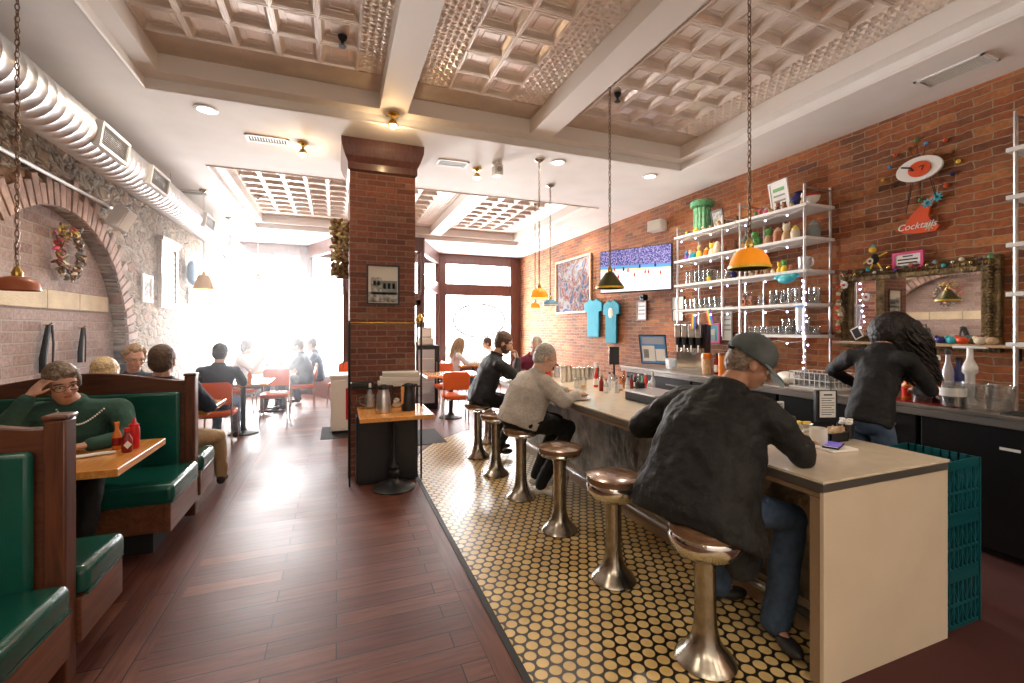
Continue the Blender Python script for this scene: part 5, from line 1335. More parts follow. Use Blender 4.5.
# bottles right of the bartender
q = bb_at(922, 4.22)
t = empty('syrup_jug', q, 'clear tapered bottle half full of dark syrup right of the bartender', 'bottle')
MB().lathe([(.055, 0), (.06, .01), (.06, .15), (.045, .22), (.02, .29), (.018, .33)], 20).build('glass', 'glass', t)
MB().lathe([(.052, .008), (.054, .15), (.001, .15)], 20).build('syrup', 'cola', t); MB().lathe([(.022, .325), (.02, .35), (.008, .36), (.006, .40)], 12).build('pourer', 'offwhite', t)
bottle(bb_at(937, 4.30), .36, .040, 'black_plastic', 'offwhite', 'dark bottle with a red and white label right of the syrup jug', .45, 'sign_red')
bottle(bb_at(948, 4.50), .40, .040, 'milk_glass', 'ink', 'tall clear liquor bottle with black cap behind the pitcher', .4)
bottle(bb_at(929, 4.50), .36, .040, 'black_plastic', 'ink', 'black liquor bottle below the mirror', .4)
bottle(bb_at(959, 4.55), .34, .05, 'cobalt', 'black_plastic', 'squat dark blue liquor bottle below the mirror', .35)
bottle(bb_at(907, 4.28), .22, .035, 'hot_orange', 'paper', 'orange squeeze bottle under the hair of the bartender', .4, 'red_plastic')
bottle(bb_at(912, 4.40), .24, .03, 'red_plastic', 'paper', 'red squeeze bottle beside the hand of the bartender', .4, 'paper')
q = bb_at(970, 4.40)
lathe_thing('pump_tower', [('column', [(.05, 0), (.05, .02), (.028, .04), (.028, .22), (.045, .24), (.045, .28), (.02, .34), (.018, .42)], 'ceramic_white')], q, 'white pump tower with a cross handle behind the pitchers', 'pump')
pt = [o for o in col.objects if o.name.startswith('pump_tower')][-1]
MB().cbox((0, 0, .425), (.03, .20, .018)).build('handle', 'ceramic_white', pt, bevel=.005)
def pitcher(p, label, fill=None, rz=PI/2, s=1):
    t = empty('pitcher', p, label, 'pitcher', 'clear pitchers on the back bar', rz)
    MB().lathe([(.062*s, 0), (.066*s, .006), (.078*s, .18*s), (.074*s, .18*s), (.062*s, .012), (.001, .01)], 22, cap=False).build('body', 'glass', t)
    MB().tube([(.07*s, 0, .165*s), (.12*s, 0, .15*s), (.125*s, 0, .08*s), (.068*s, 0, .04*s)], .009, 8).build('handle', 'glass', t)
    if fill: MB().lathe([(.058*s, .01), (.066*s, .07), (.001, .07)], 20).build('contents', fill, t); MB().lathe([(.0735*s, .08*s), (.0765*s, .14*s)], 22, cap=False).build('label', 'paper', t)
    return t
pitcher(bb_at(953, 4.16), 'clear pitcher with dark contents and white label on the back bar', 'cola')
pitcher(bb_at(978, 4.18), 'empty clear pitcher in the middle of the three on the back bar', None)
pitcher(bb_at(1000, 4.22), 'empty clear pitcher nearest the right edge of the picture', None)
tag(MB().box((-.12, -.3, 0), (.12, .3, .004)).build('bar_mat', 'dark_red', smooth=False), 'dark red rubber mat under the bottles right of the bartender', 'mat').location = (4.22, 2.17, BZ+.0005)
o = tag(MB().box((-.10, -.2, 0), (.10, .2, .006)).build('bar_mat', 'rubber', smooth=False), 'black rubber mat on the back bar under the far right pitcher', 'mat'); o.location = (4.2, 1.45, BZ+.0005)
# small things on the mirror ledge
for k, (u, c_, wd) in enumerate(((941, 'cobalt', 'dark blue card with a pale picture'), (952, 'turquoise', 'turquoise ornament'), (962, 'sign_red', 'red ornament'), (980, 'cream_fig', 'pink and cream shell ornament'), (992, 'tan_fig', 'golden shell ornament'))):
    P = onx(u, 338, 4.62); o = MB().ell((0, 0, .03), (.03, .04, .03), n=12, m=8).ell((0, .03, .05), .018, n=8, m=6).build('ledge_ornament', c_); o.location = (4.62, P.y, 1.4225)
    tag(o, wd+' standing on the ledge under the mirror', 'ornament')

# ================================================================ CEILING FITTINGS
t = empty('air_duct', (-1.95, 4, 3.13), 'long spiral silver air duct hanging along the left wall under the ceiling', 'duct')
m = MB(); pr = []
y = YB+.6
while y < 11.2:
    pr += [(.185, y), (.185, y+.095), (.1885, y+.099), (.1885, y+.104), (.185, y+.108)]; y += .11
m.lathe(pr, 36, mtx=Matrix.Translation((0, -4, 0)) @ Matrix.Rotation(-PI/2, 4, 'X'))
m.build('spiral_pipe', 'duct_metal', t, angle=60)
for i, yy in enumerate((4.8, 5.85, 7.9, 9.6)):
    mt = Matrix.Translation((0, yy-4, 0)) @ Matrix.Rotation(R(8), 4, 'Y') @ Matrix.Translation((.015, 0, 0))
    f = MB()
    for a, b in (((.15, -.26, -.10), (.20, .26, -.075)), ((.15, -.26, .075), (.20, .26, .10)), ((.15, -.26, -.075), (.20, -.235, .075)), ((.15, .235, -.075), (.20, .26, .075))): f.box(a, b, mt)
    f = f.build('register', 'white_paint', t, smooth=False)
    g = MB()
    for k in range(10): g.box((.165, -.235, -.07+.015*k), (.19, .235, -.066+.015*k), mt)
    g.box((.155, -.235, -.075), (.163, .235, .075), mt)
    o = g.build('louvre', 'edge_metal', smooth=False); o.parent = f
for yy in (1.0, 3.6, 6.9, 9.0): MB().tube([(0, yy-4, .16), (0, yy-4, .37)], .006, 6).build('hanger', 'steel', t)
MB().box((-.14, 6.80, -.11), (.14, 6.92, .11)).build('end_box', 'white_paint', t, smooth=False)
t = empty('conduit_pipe', (XL+.06, 4, 2.86), 'thin painted pipe running along the top of the stone wall below the duct', 'pipe')
MB().tube([(0, -6, 0), (0, 2.7, 0), (-.02, 2.75, 0)], .016, 8).build('pipe', 'white_paint', t)
for k in range(6): MB().box((-.055, -4.6+1.35*k, -.02), (.0, -4.56+1.35*k, .02)).build('clamp', 'edge_metal', t, smooth=False)

def vent(u, v, w_, h_, label):
    p = onz(u, v, H)
    t = empty('ceiling_vent', (p.x, p.y, H), label, 'vent', 'ceiling vents')
    m = MB(); 
    for a, b in (((-w_/2, -h_/2), (w_/2, -h_/2+.02)), ((-w_/2, h_/2-.02), (w_/2, h_/2)), ((-w_/2, -h_/2), (-w_/2+.02, h_/2)), ((w_/2-.02, -h_/2), (w_/2, h_/2))): m.box((a[0], a[1], -.012), (b[0], b[1], -.0))
    m.build('frame', 'white_paint', t, smooth=False)
    m = MB(); n = int(w_/.025)
    for i in range(n): m.box((-w_/2+.02+i*.025, -h_/2+.02, -.010), (-w_/2+.026+i*.025, h_/2-.02, -.003))
    m.build('slats', 'offwhite', t, smooth=False)
    MB().box((-w_/2+.02, -h_/2+.02, -.002), (w_/2-.02, h_/2-.02, -.0005)).build('backing', 'ink', t, smooth=False)
vent(268, 139.5, .40, .18, 'white ceiling vent left of the brick column')
vent(452.5, 163, .36, .20, 'ceiling vent right of the brick column crown')
p = onz(955, 71, H)
vent(955, 71, .22, .42, 'grey ceiling vent above the brick wall at the upper right')
vent(192, 192, .4, .2, 'far ceiling vent beside the duct in the bright haze')

def can(x, y, label, vis=True, power=24):
    t = empty('recessed_light', (x, y, H), label, 'ceiling light', 'recessed ceiling lights')
    MB().lathe([(.095, 0), (.095, -.008), (.07, -.012), (.07, 0)], 24).build('trim_ring', 'white_paint', t)
    MB().lathe([(.069, -.004), (.001, -.004)], 24, cap=False).build('lens', 'can_light', t)
    l = bpy.data.lights.new('downlight', 'AREA'); l.shape = 'DISK'; l.size = .14; l.energy = power; l.color = (1, .86, .68); l.spread = R(165)
    o = bpy.data.objects.new('downlight', l); col.objects.link(o); o.parent = t; o.location = (0, 0, -.016)
for (u, v), lb_ in (((206, 109), 'recessed ceiling light left of the first coffer near the duct'), ((558, 162), 'recessed ceiling light beyond the first coffer, left of the pendant chain'), ((650, 176), 'recessed ceiling light at the right corner of the first coffer'),
                    ((566, 231), 'recessed ceiling light over the far end of the brick wall')):
    p = onz(u, v, H); can(p.x, p.y, lb_)
for i, (x, y) in enumerate(((-1.85, 1.2), (-1.85, -1.4), (4.35, -.6), (.5, -2.75), (2.4, -2.75), (4.2, -2.75), (-1.2, -2.75))): can(x, y, '%s unseen recessed light added to the rear ceiling' % ORD[i], power=25)  # unseen lamps behind the camera, added to raise the ambient light

def twin(u, v, z, label, on=True):
    p = onz(u, v, z)
    t = empty('spot_fixture', (p.x, p.y, z), label, 'ceiling spot')
    MB().lathe([(.055, 0), (.055, -.02), (.02, -.03), (.02, -.05)], 20).build('canopy', 'brass', t)
    MB().tube([(0, 0, -.04), (0, 0, -.08)], .012).build('stem', 'brass', t)
    MB().lathe([(.028, -.07), (.05, -.12), (.047, -.12), (.022, -.075)], 18).build('cup', 'brass', t)
    MB().ell((0, 0, -.115), .034, n=12, m=8).build('bulb', 'spot_bulb' if on else 'bulb', t)
    if on:
        l = bpy.data.lights.new('spot_glow', 'POINT'); l.energy = 5; l.color = (1, .68, .36); l.shadow_soft_size = .03
        o = bpy.data.objects.new('spot_glow', l); col.objects.link(o); o.parent = t; o.location = (0, 0, -.18)
p = onz(393, 112, H); twin(393, 113, LZ, 'lit brass ceiling spot above the brick column')
twin(303, 143, H, 'small brass ceiling spot left of the brick column')
twin(477, 168, H, 'small white ceiling spot right of the brick column', False)
p = onz(497, 163, H)
t = empty('security_camera', (p.x, p.y, H), 'cream box camera on the ceiling right of the brick column', 'camera')
MB().lathe([(.06, 0), (.06, -.02), (.02, -.04)], 18).build('mount', 'white_paint', t); MB().cbox((0, -.02, -.10), (.10, .14, .12)).build('housing', 'offwhite', t, bevel=.012)
MB().lathe([(.03, 0), (.03, .012), (.02, .014)], 16, mtx=Matrix.Translation((0, -.09, -.10)) @ Matrix.Rotation(PI/2, 4, 'X')).build('lens', 'edge_metal', t)
for (u, v), lb_ in (((342.5, 39), 'black sprinkler head among the left pressed tin tiles'), ((617.5, 95.5), 'black sprinkler head among the right pressed tin tiles')):
    p = onz(u, v, TZ-.04)
    t = empty('sprinkler', p, lb_, 'sprinkler', 'sprinkler heads')
    MB().lathe([(.035, .02), (.03, 0), (.012, -.02), (.012, -.04)], 14).build('body', 'black_iron', t); MB().lathe([(.028, -.055), (.028, -.06)], 14).build('deflector', 'black_iron', t)

# ---- pendants
def pendant(x, y, z, r, ztop, shade_m, label, style='dome', chain='chain_brown', cord=False, inner=None, lit=0):
    t = empty('pendant_lamp', (x, y, z), label, 'pendant lamp', None)
    prs = {'dome': [(.02, r*1.05), (r*.45, r*.98), (r*.72, r*.80), (r*.88, r*.50), (r, r*.10), (r*1.03, 0), (r*.98, .0), (r*.85, r*.46), (r*.7, r*.74), (r*.42, r*.92), (.01, r*.96)],
           'bowl': [(.03, r*.8), (r*.6, r*.72), (r*.92, r*.45), (r*1.0, 0), (r*.97, 0), (r*.9, r*.42), (r*.58, r*.68), (.01, r*.74)],
           'cone': [(.03, r*1.2), (r*.35, r*1.05), (r*.6, r*.7), (r*1.0, r*.12), (r*1.0, 0), (r*.96, 0), (r*.58, r*.62), (.01, r*1.0)],
           'straw': [(.05, r*1.5), (r*.55, r*1.4), (r*.75, r*.8), (r, 0), (r*.97, 0), (r*.7, r*.8), (.02, r*1.36)]}
    MB().lathe(prs[style], 32).build('shade', shade_m, t, angle=60)
    if inner: MB().lathe([(r*1.035, -.004), (r*1.04, .012), (r*.97, .012), (r*.97, -.004)], 32).build('rim', inner, t)
    h = {'dome': r*1.03, 'bowl': r*.78, 'cone': r*1.15, 'straw': r*1.45}[style]
    MB().lathe([(.022, h), (.026, h+.02), (.014, h+.05), (.006, h+.06)], 14).build('cap', 'brass', t)
    MB().ell((0, 0, r*.45), .03, n=12, m=8).build('bulb', 'bulb' if lit else 'ceramic_white', t)
    L = ztop-z-h-.06
    m = MB()
    if cord: m.tube([(0, 0, h+.05), (0, 0, h+.06+L)], .004, 6)
    else:
        n = int(L/.034)
        for i in range(n):
            c = (0, 0, h+.06+.034*(i+.5))
            fr = (Vector((1, 0, 0)), Vector((0, 0, 1)), Vector((0, 1, 0))) if i % 2 else (Vector((0, 1, 0)), Vector((0, 0, 1)), Vector((1, 0, 0)))
            m.torus(c, .0105, .003, fr, 8, 4, 2.0)
        m.tube([(.008*math.cos(i*.9), .008*math.sin(i*.9), h+.04+L*i/60) for i in range(61)], .0028, 4)
    m.build('cord' if cord else 'chain', chain, t)
    MB().lathe([(.058, L+h+.06), (.055, L+h+.045), (.02, L+h+.03), (.012, L+h+.02)], 18).build('canopy', 'old_chrome', t)
    if lit:
        l = bpy.data.lights.new('lamp_glow', 'POINT'); l.energy = lit; l.color = (1, .75, .45); l.shadow_soft_size = .03
        o = bpy.data.objects.new('lamp_glow', l); col.objects.link(o); o.parent = t; o.location = (0, 0, r*.2)
pendant(2.25, 1.98, 1.90, .112, TZ-.05, 'orange_shade', 'orange dome pendant lamp nearest the camera above the counter', inner='yellow_lip', lit=4)
pendant(2.24, 3.42, 1.90, .120, TZ-.05, 'olive_shade', 'dark olive pendant lamp with yellow rim hanging before the television', style='cone', inner='yellow_lip')
pendant(2.19, 4.8, 1.90, .105, H, 'orange_shade', 'bright orange pendant lamp above the elderly woman on the counter', lit=6)
pendant(2.72, 5.6, 1.86, .10, H, 'blue_shade', 'blue and white pendant lamp just right of the bright orange one', style='bowl', inner='white_shade')
p = onz(557, 190, H); pendant(3.25, 7.3, 1.90, .09, TZ-.045, 'orange_shade', 'small orange pendant lamp far back beside the painting', lit=4)
pendant(-1.70, 3.44, 1.765, .10, H, 'rust_shade', 'rust red bowl pendant lamp hanging at the left edge over the booths', style='bowl')
pendant(-1.75, 7.57, 2.10, .13, H, 'straw_shade', 'straw coloured bell pendant lamp beside the blue cap on the stone wall', style='straw', chain='white_paint', lit=5)
pendant(-1.77, 9.3, 1.98, .17, H, 'white_shade', 'white pendant lamp before the far left window', cord=True, chain='white_paint', style='cone')
pendant(-1.22, 8.6, 2.35, .06, TZ-.045, 'white_shade', 'small white pendant on a thin cord in front of the left transom window', cord=True, chain='white_paint')
pendant(-1.55, 3.55-4.6, 1.95, .12, H, 'brass', 'brass pendant lamp over the booths behind the camera', style='bowl', lit=6)

# ================================================================ LEFT WALL
P = onx(67, 253, XL-.06)
t = empty('wreath', P, 'wreath of dried leaves with red and yellow flowers on the arched brick niche', 'wreath')
m = {k: MB() for k in ('dried', 'brown_fig', 'cream_fig', 'yellow_fig', 'sign_red', 'pink', 'green_fig', 'grey_fig')}
for i in range(230):
    a = rnd.random()*2*PI; rr = .19+rnd.gauss(0, .028)
    k = rnd.choice(['dried', 'brown_fig', 'grey_fig', 'brown_fig', 'cream_fig'])
    if 1.2 < a < 2.3: k = rnd.choice(['yellow_fig', 'sign_red', 'brown_fig', 'dried', 'brown_fig'])
    if 2.3 < a < 3.6: k = rnd.choice(['sign_red', 'pink', 'brown_fig', 'dried', 'brown_fig'])
    c = Vector((rnd.uniform(.0, .05), -rr*math.cos(a) if 0 else rr*math.cos(a), rr*math.sin(a)*1.12))
    ax = Vector((rnd.uniform(-1, 1), rnd.uniform(-1, 1), rnd.uniform(-1, 1))).normalized(); b = ax.orthogonal().normalized(); m[k].ell(c, (.030, .011, .016), (ax, b, ax.cross(b)), 6, 5)
for k, q in m.items():
    if q.v:
        o = q.build({'dried': 'dried_leaves', 'brown_fig': 'brown_leaves', 'cream_fig': 'cream_petals', 'yellow_fig': 'yellow_flowers', 'sign_red': 'red_flowers', 'pink': 'pink_flowers', 'green_fig': 'leaves', 'grey_fig': 'grey_leaves'}[k], k, t); o['kind'] = 'stuff'
P = Vector((.09, 5.10, 2.40))
t = empty('dried_wreath', P, 'bushy wreath of dried yellow hops on the left side of the brick column', 'wreath')
m = MB(); m2 = MB()
for i in range(260):
    a = rnd.random()*2*PI; rr = .26+rnd.gauss(0, .03)
    c = Vector((-.05+rnd.uniform(-.09, .07), .16+rr*.5*math.cos(a), rr*math.sin(a)))
    ax = Vector((rnd.uniform(-1, 1), rnd.uniform(-1, 1), rnd.uniform(-1, 1))).normalized(); b = ax.orthogonal().normalized(); (m if i % 3 else m2).ell(c, (.035, .014, .022), (ax, b, ax.cross(b)), 6, 5)
m.build('hops', 'dried', t)['kind'] = 'stuff'; m2.build('dark_leaves', 'brown_fig', t)['kind'] = 'stuff'
# carved wood shutter
a = onx(160, 240, XL+.03); b = onx(177, 297, XL+.03)
yc = (a.y+b.y)/2; w_ = b.y-a.y
t = empty('wooden_panel', (XL+.002, yc, 2.32), 'tall pale carved wooden panel on the stone wall left of the blue cap', 'panel')
m = MB(); m.box((0, -w_/2, -.48), (.05, -w_/2+.09, .48)).box((0, w_/2-.09, -.48), (.05, w_/2, .48)).box((0, -w_/2+.09, -.48), (.05, w_/2-.09, -.40)).box((0, -w_/2+.09, .40), (.05, w_/2-.09, .48))
m.build('frame', 'pale_wood', t, smooth=False, bevel=.008); MB().box((0, -w_/2-.04, .48), (.08, w_/2+.04, .54)).build('cornice', 'pale_wood', t, smooth=False, bevel=.008)
m = MB().box((0, -w_/2+.09, -.40), (.02, w_/2-.09, .40))
for k in range(9): m.box((.02, -w_/2+.10, -.38+.085*k), (.032, w_/2-.10, -.33+.085*k))
m.build('slatted_panel', 'offwhite', t, smooth=False)
P = onx(146, 288.5, XL+.003)
t = frame('framed_photograph', (XL+.003, P.y, P.z), .34, .36, (0, 0, R(90)), 'white_paint', 'offwhite', 'small white framed picture on the stone wall right of the arch', 'picture', .04, .025, [(-.25, .25, -.25, .25, 'grey_print')])
P = onx(192, 274, XL+.08)
t = empty('blue_hat', P, 'light blue cap hanging on the stone wall right of the carved wooden panel', 'hat')
MB().ell((0, 0, .02), (.07, .17, .20), n=16, m=10).build('crown', 'blue_fig', t); MB().loft([(Vector((.02, .02, -.12)), Vector((0, .16, 0)), Vector((.07, 0, 0))), (Vector((.05, .05, -.19)), Vector((0, .13, 0)), Vector((.05, 0, 0)))], 18).build('brim', 'blue_fig', t)
t = empty('hanging_sign', onx(193, 292, XL+.05), 'small wooden plaque hanging under the blue cap on the stone wall', 'sign')
MB().box((-.045, -.14, -.22), (-.02, .14, .06)).build('plaque', 'pale_wood', t, smooth=False, bevel=.006); MB().box((-.02, -.10, -.16), (-.016, .10, .0)).build('print', 'paper', t, smooth=False)
# straps / bags on hooks in the niche
def strapbag(u, v0, v1, wpx, label, k):
    a = onx(u, v0, XL-.08); b = onx(u, v1, XL-.08); L = a.z-b.z
    t = empty('hanging_bag', a, label, 'bag', 'black bags hanging in the arched niche')
    MB().tube([(-.04, 0, 0), (.0, 0, 0), (.02, 0, .02)], .006, 6).build('hook', 'brass', t)
    w_ = .09*wpx/14
    MB().loft([(Vector((.0, 0, .0)), Vector((0, w_*.45, 0)), Vector((.012, 0, 0))), (Vector((.0, -w_*.5, -L*.35)), Vector((0, w_*.45, 0)), Vector((.016, 0, 0))), (Vector((.0, -w_*.9, -L*.7)), Vector((0, w_*.55, 0)), Vector((.02, 0, 0))), (Vector((.0, -w_*.95, -L)), Vector((0, w_*.45, 0)), Vector((.02, 0, 0)))], 12).build('body', 'black_cloth', t)
    MB().loft([(Vector((.01, w_*.25, .0)), Vector((0, w_*.2, 0)), Vector((.006, 0, 0))), (Vector((.01, w_*.5, -L*.4)), Vector((0, w_*.16, 0)), Vector((.006, 0, 0))), (Vector((.01, w_*.35, -L)), Vector((0, w_*.10, 0)), Vector((.006, 0, 0)))], 8).build('strap', 'black_cloth', t)
strapbag(49, 325, 372, 15, 'black shoulder bag on a hook in the niche above the woman in green', 0)
strapbag(83, 328, 362, 9, 'narrow black bag on a hook in the niche near the blond head', 1)
P = onx(20, 325, XL-.10)
t = empty('coat_stand', (-2.05, 3.55, 0), 'slim black metal coat stand with a white box near its top', 'coat stand')
MB().tube([(0, 0, .0), (0, 0, 1.62)], .012, 8).build('pole', 'black_iron', t); MB().lathe([(.14, 0), (.14, .01), (.02, .03)], 20).build('base', 'black_iron', t)
MB().box((-.05, -.04, 1.54), (.02, .04, 1.63)).build('clamp_box', 'black_plastic', t, smooth=False, bevel=.006); MB().box((.021, -.04, 1.545), (.085, .04, 1.625)).build('white_box', 'white_paint', t, smooth=False, bevel=.006)
MB().tube([(.0, 0, 1.35), (.05, 0, 1.36)], .008, 6).build('peg', 'black_iron', t)

# ================================================================ FAR FURNITURE
def chair(m_, label):
    t = empty('dining_chair', (0, 0, 0), label, 'chair', None)
    MB().loft([(Vector((0, 0, .42)), Vector((.20, 0, 0)), Vector((0, .20, 0))), (Vector((0, 0, .44)), Vector((.215, 0, 0)), Vector((0, .215, 0))), (Vector((0, 0, .47)), Vector((.215, 0, 0)), Vector((0, .215, 0))), (Vector((0, 0, .485)), Vector((.19, 0, 0)), Vector((0, .19, 0)))], 24, 5).build('seat', m_, t)
    MB().loft([(Vector((0, -.225, .57)), Vector((.19, 0, 0)), Vector((0, .014, 0))), (Vector((0, -.235, .60)), Vector((.205, 0, 0)), Vector((0, .02, 0))), (Vector((0, -.26, .82)), Vector((.215, 0, 0)), Vector((0, .02, 0))), (Vector((0, -.265, .86)), Vector((.17, 0, 0)), Vector((0, .014, 0)))], 24, 4).build('backrest', m_, t)
    for s in (-1, 1):
        MB().tube([(s*.20, .20, 0), (s*.185, .17, .42)], .011, 8).build('leg', 'chrome', t)
        MB().tube([(s*.20, -.22, 0), (s*.19, -.20, .42), (s*.20, -.225, .62), (s*.20, -.25, .80)], .011, 8).build('leg', 'chrome', t)
    MB().tube([(-.18, .17, .41), (.18, .17, .41), (.18, -.20, .41), (-.18, -.20, .41)], .010, 6, True).build('seat_frame', 'chrome', t)
    return t
ch = chair('orange_vinyl', 'orange vinyl dining chair with chrome legs seen from behind, right of the column')
ch.location = (1.80, 7.25, 0); ch.rotation_euler = (0, 0, R(-8))
def chp(x, y, rz, label): return dup(ch, (x, y, 0), R(rz), label)
chp(1.95, 8.55, 182, 'orange vinyl dining chair at the far side of the table right of the column')
chp(1.75, 9.35, -80, 'orange vinyl dining chair turned sideways near the right window')
chp(3.15, 9.6, 90, 'orange vinyl dining chair under the far customer by the right window')
chp(2.35, 9.4, -90, 'orange vinyl dining chair under the fair-haired girl in white')
chp(.10, 9.6, 150, 'orange vinyl dining chair at the end of the left window table')
chp(-.62, 9.6, 95, 'orange vinyl dining chair under the person in the puffer jacket')
chp(-1.55, 9.25, -90, 'orange vinyl dining chair under the gesturing person in white')
chp(-1.45, 6.95, 0, 'orange vinyl dining chair under the dark-haired person by the aisle')
chp(-1.98, 6.22, 180, 'orange vinyl dining chair under the curly-haired person in glasses')
chp(-.95, 8.45, 180, 'orange vinyl dining chair beyond the hazy middle table')
def dtable(x, y, w_, d_, label):
    t = empty('dining_table', (x, y, 0), label, 'table', 'dining tables near the windows')
    MB().box((-w_/2, -d_/2, .725), (w_/2, d_/2, .76)).build('tabletop', 'table_wood', t, smooth=False, bevel=.005)
    MB().lathe([(.20, 0), (.20, .015), (.06, .05), (.035, .09), (.035, .68), (.09, .725)], 18).build('pedestal', 'black_iron', t)
dtable(1.85, 7.75, .95, .7, 'honey wood table behind the orange chair, right of the column')
dtable(2.78, 9.6, .8, .7, 'honey wood table between the fair-haired girl and the far customer')
dtable(-1.28, 7.68, .75, .75, 'honey wood table in the haze, left of the aisle with jars on it')
dtable(-1.05, 9.6, .75, .75, 'honey wood table between the two customers by the left window')
for i, (x, y, c1, c2, wd) in enumerate(((-1.45, 7.6, 'red_plastic', 'red_plastic', 'red squeeze bottle'), (-1.30, 7.65, 'milk_glass', 'steel', 'glass sugar jar'), (-1.18, 7.58, 'hot_orange', 'paper', 'orange sauce bottle'))):
    bottle(Vector((x, y, .761)), .17, .03, c1, c2, wd+' on the hazy table left of the aisle', .3)
for i, (x, y, c1, c2, wd) in enumerate(((-1.20, 9.5, 'red_plastic', 'red_plastic', 'red ketchup bottle'), (-.98, 9.55, 'hot_orange', 'red_plastic', 'orange sauce bottle'))):
    bottle(Vector((x, y, .761)), .19, .03, c1, c2, wd+' on the table by the left window', .3)
lathe_thing('juice_glass', [('glass', [(.032, 0), (.036, .12)], 'glass'), ('juice', [(.031, .01), (.034, .10), (.001, .10)], 'juice')], (2.62, 9.45, .761), 'glass of orange juice on the far table before the fair-haired girl', 'glass')
lathe_thing('juice_glass', [('glass', [(.032, 0), (.036, .12)], 'glass'), ('juice', [(.031, .01), (.034, .10), (.001, .10)], 'juice')], (3.0, 9.55, .761), 'glass of orange juice on the far table before the far customer', 'glass')
lathe_thing('carafe', [('glass', [(.04, 0), (.045, .05), (.02, .14), (.03, .18)], 'milk_glass')], (2.80, 9.45, .761), 'glass water carafe in the middle of the far table', 'carafe')
# beverage cooler and dispenser
t = empty('beverage_cooler', (1.63, 8.9, 0), 'slim black glass-door beverage cooler behind the brick column', 'cooler')
MB().box((-.22, -.25, .0), (.22, .28, 1.22)).build('cabinet', 'black_plastic', t, smooth=False, bevel=.01)
MB().box((-.19, -.262, .12), (.12, -.252, 1.14)).build('glass_door', 'frost', t, smooth=False)
m = MB()
for k in range(4): m.box((-.18, -.268, .3+.22*k), (.11, -.2625, .315+.22*k))
m.build('shelf_edge', 'steel', t, smooth=False)
MB().tube([(.16, -.27, .4), (.16, -.27, .9)], .01).build('handle', 'steel', t)
t = empty('napkin_dispenser', (1.60, 8.8, 1.221), 'white and grey machine standing on top of the beverage cooler', 'dispenser')
MB().box((-.15, -.1, 0), (.15, .15, .14)).build('base', 'offwhite', t, smooth=False, bevel=.02); MB().box((-.12, -.08, .14), (.12, .12, .34)).build('head', 'steel', t, smooth=False, bevel=.015); MB().box((-.09, -.086, .17), (.09, -.081, .31)).build('front', 'paper', t, smooth=False)
t = empty('service_cabinet', (.12, 7.35, 0), 'low white service cabinet on a black mat behind the left side of the column', 'cabinet')
MB().box((-.20, -.25, .05), (.20, .25, .82)).build('body', 'white_paint', t, smooth=False, bevel=.005); MB().box((-.22, -.27, .82), (.22, .27, .86)).build('top', 'offwhite', t, smooth=False, bevel=.004)
MB().box((-.18, -.262, .08), (.18, -.251, .79)).build('door', 'offwhite', t, smooth=False, bevel=.003).data; MB().box((-.18, -.2, .003), (.18, .2, .05)).build('plinth', 'dark', t, smooth=False)
o = MB().box((-.33, -.45, 0), (.3, .4, .003)).build('floor_mat', 'rubber', smooth=False); o.location = (.12, 7.28, .0005); tag(o, 'black rubber mat under the white service cabinet', 'mat')
o = MB().box((-.35, -.45, 0), (.35, .45, .008)).build('floor_mat', 'rubber', smooth=False); o.location = (1.05, 6.5, .0005); tag(o, 'black rubber mat on the floor right of the brick column', 'mat')

# ================================================================ PEOPLE
V = Vector
def nrm(v): v = V(v); return v.normalized()
def remesh(o, vox, it=6):
    md = o.modifiers.new('remesh', 'REMESH'); md.mode = 'VOXEL'; md.voxel_size = vox; md.use_smooth_shade = True
    if it: s = o.modifiers.new('smooth', 'SMOOTH'); s.iterations = it; s.factor = .5
    return o
def wrinkle(o, size, strength):
    tx = bpy.data.textures.new('folds', 'CLOUDS'); tx.noise_scale = size; tx.noise_depth = 2
    md = o.modifiers.new('folds', 'DISPLACE'); md.texture = tx; md.strength = strength; md.mid_level = .5; md.texture_coords = 'LOCAL'
    return o

def head_frame(yaw, pitch, roll=0):
    """f forward, l left, u up; yaw 0 = +x, counter-clockwise; pitch down positive (degrees)"""
    y = R(yaw); p = R(pitch)
    f = V((math.cos(y)*math.cos(p), math.sin(y)*math.cos(p), -math.sin(p)))
    l = V((-math.sin(y), math.cos(y), 0)); u = f.cross(l)
    if roll:
        q = Matrix.Rotation(R(roll), 3, f); l = q @ l; u = q @ u
    return f, l, u

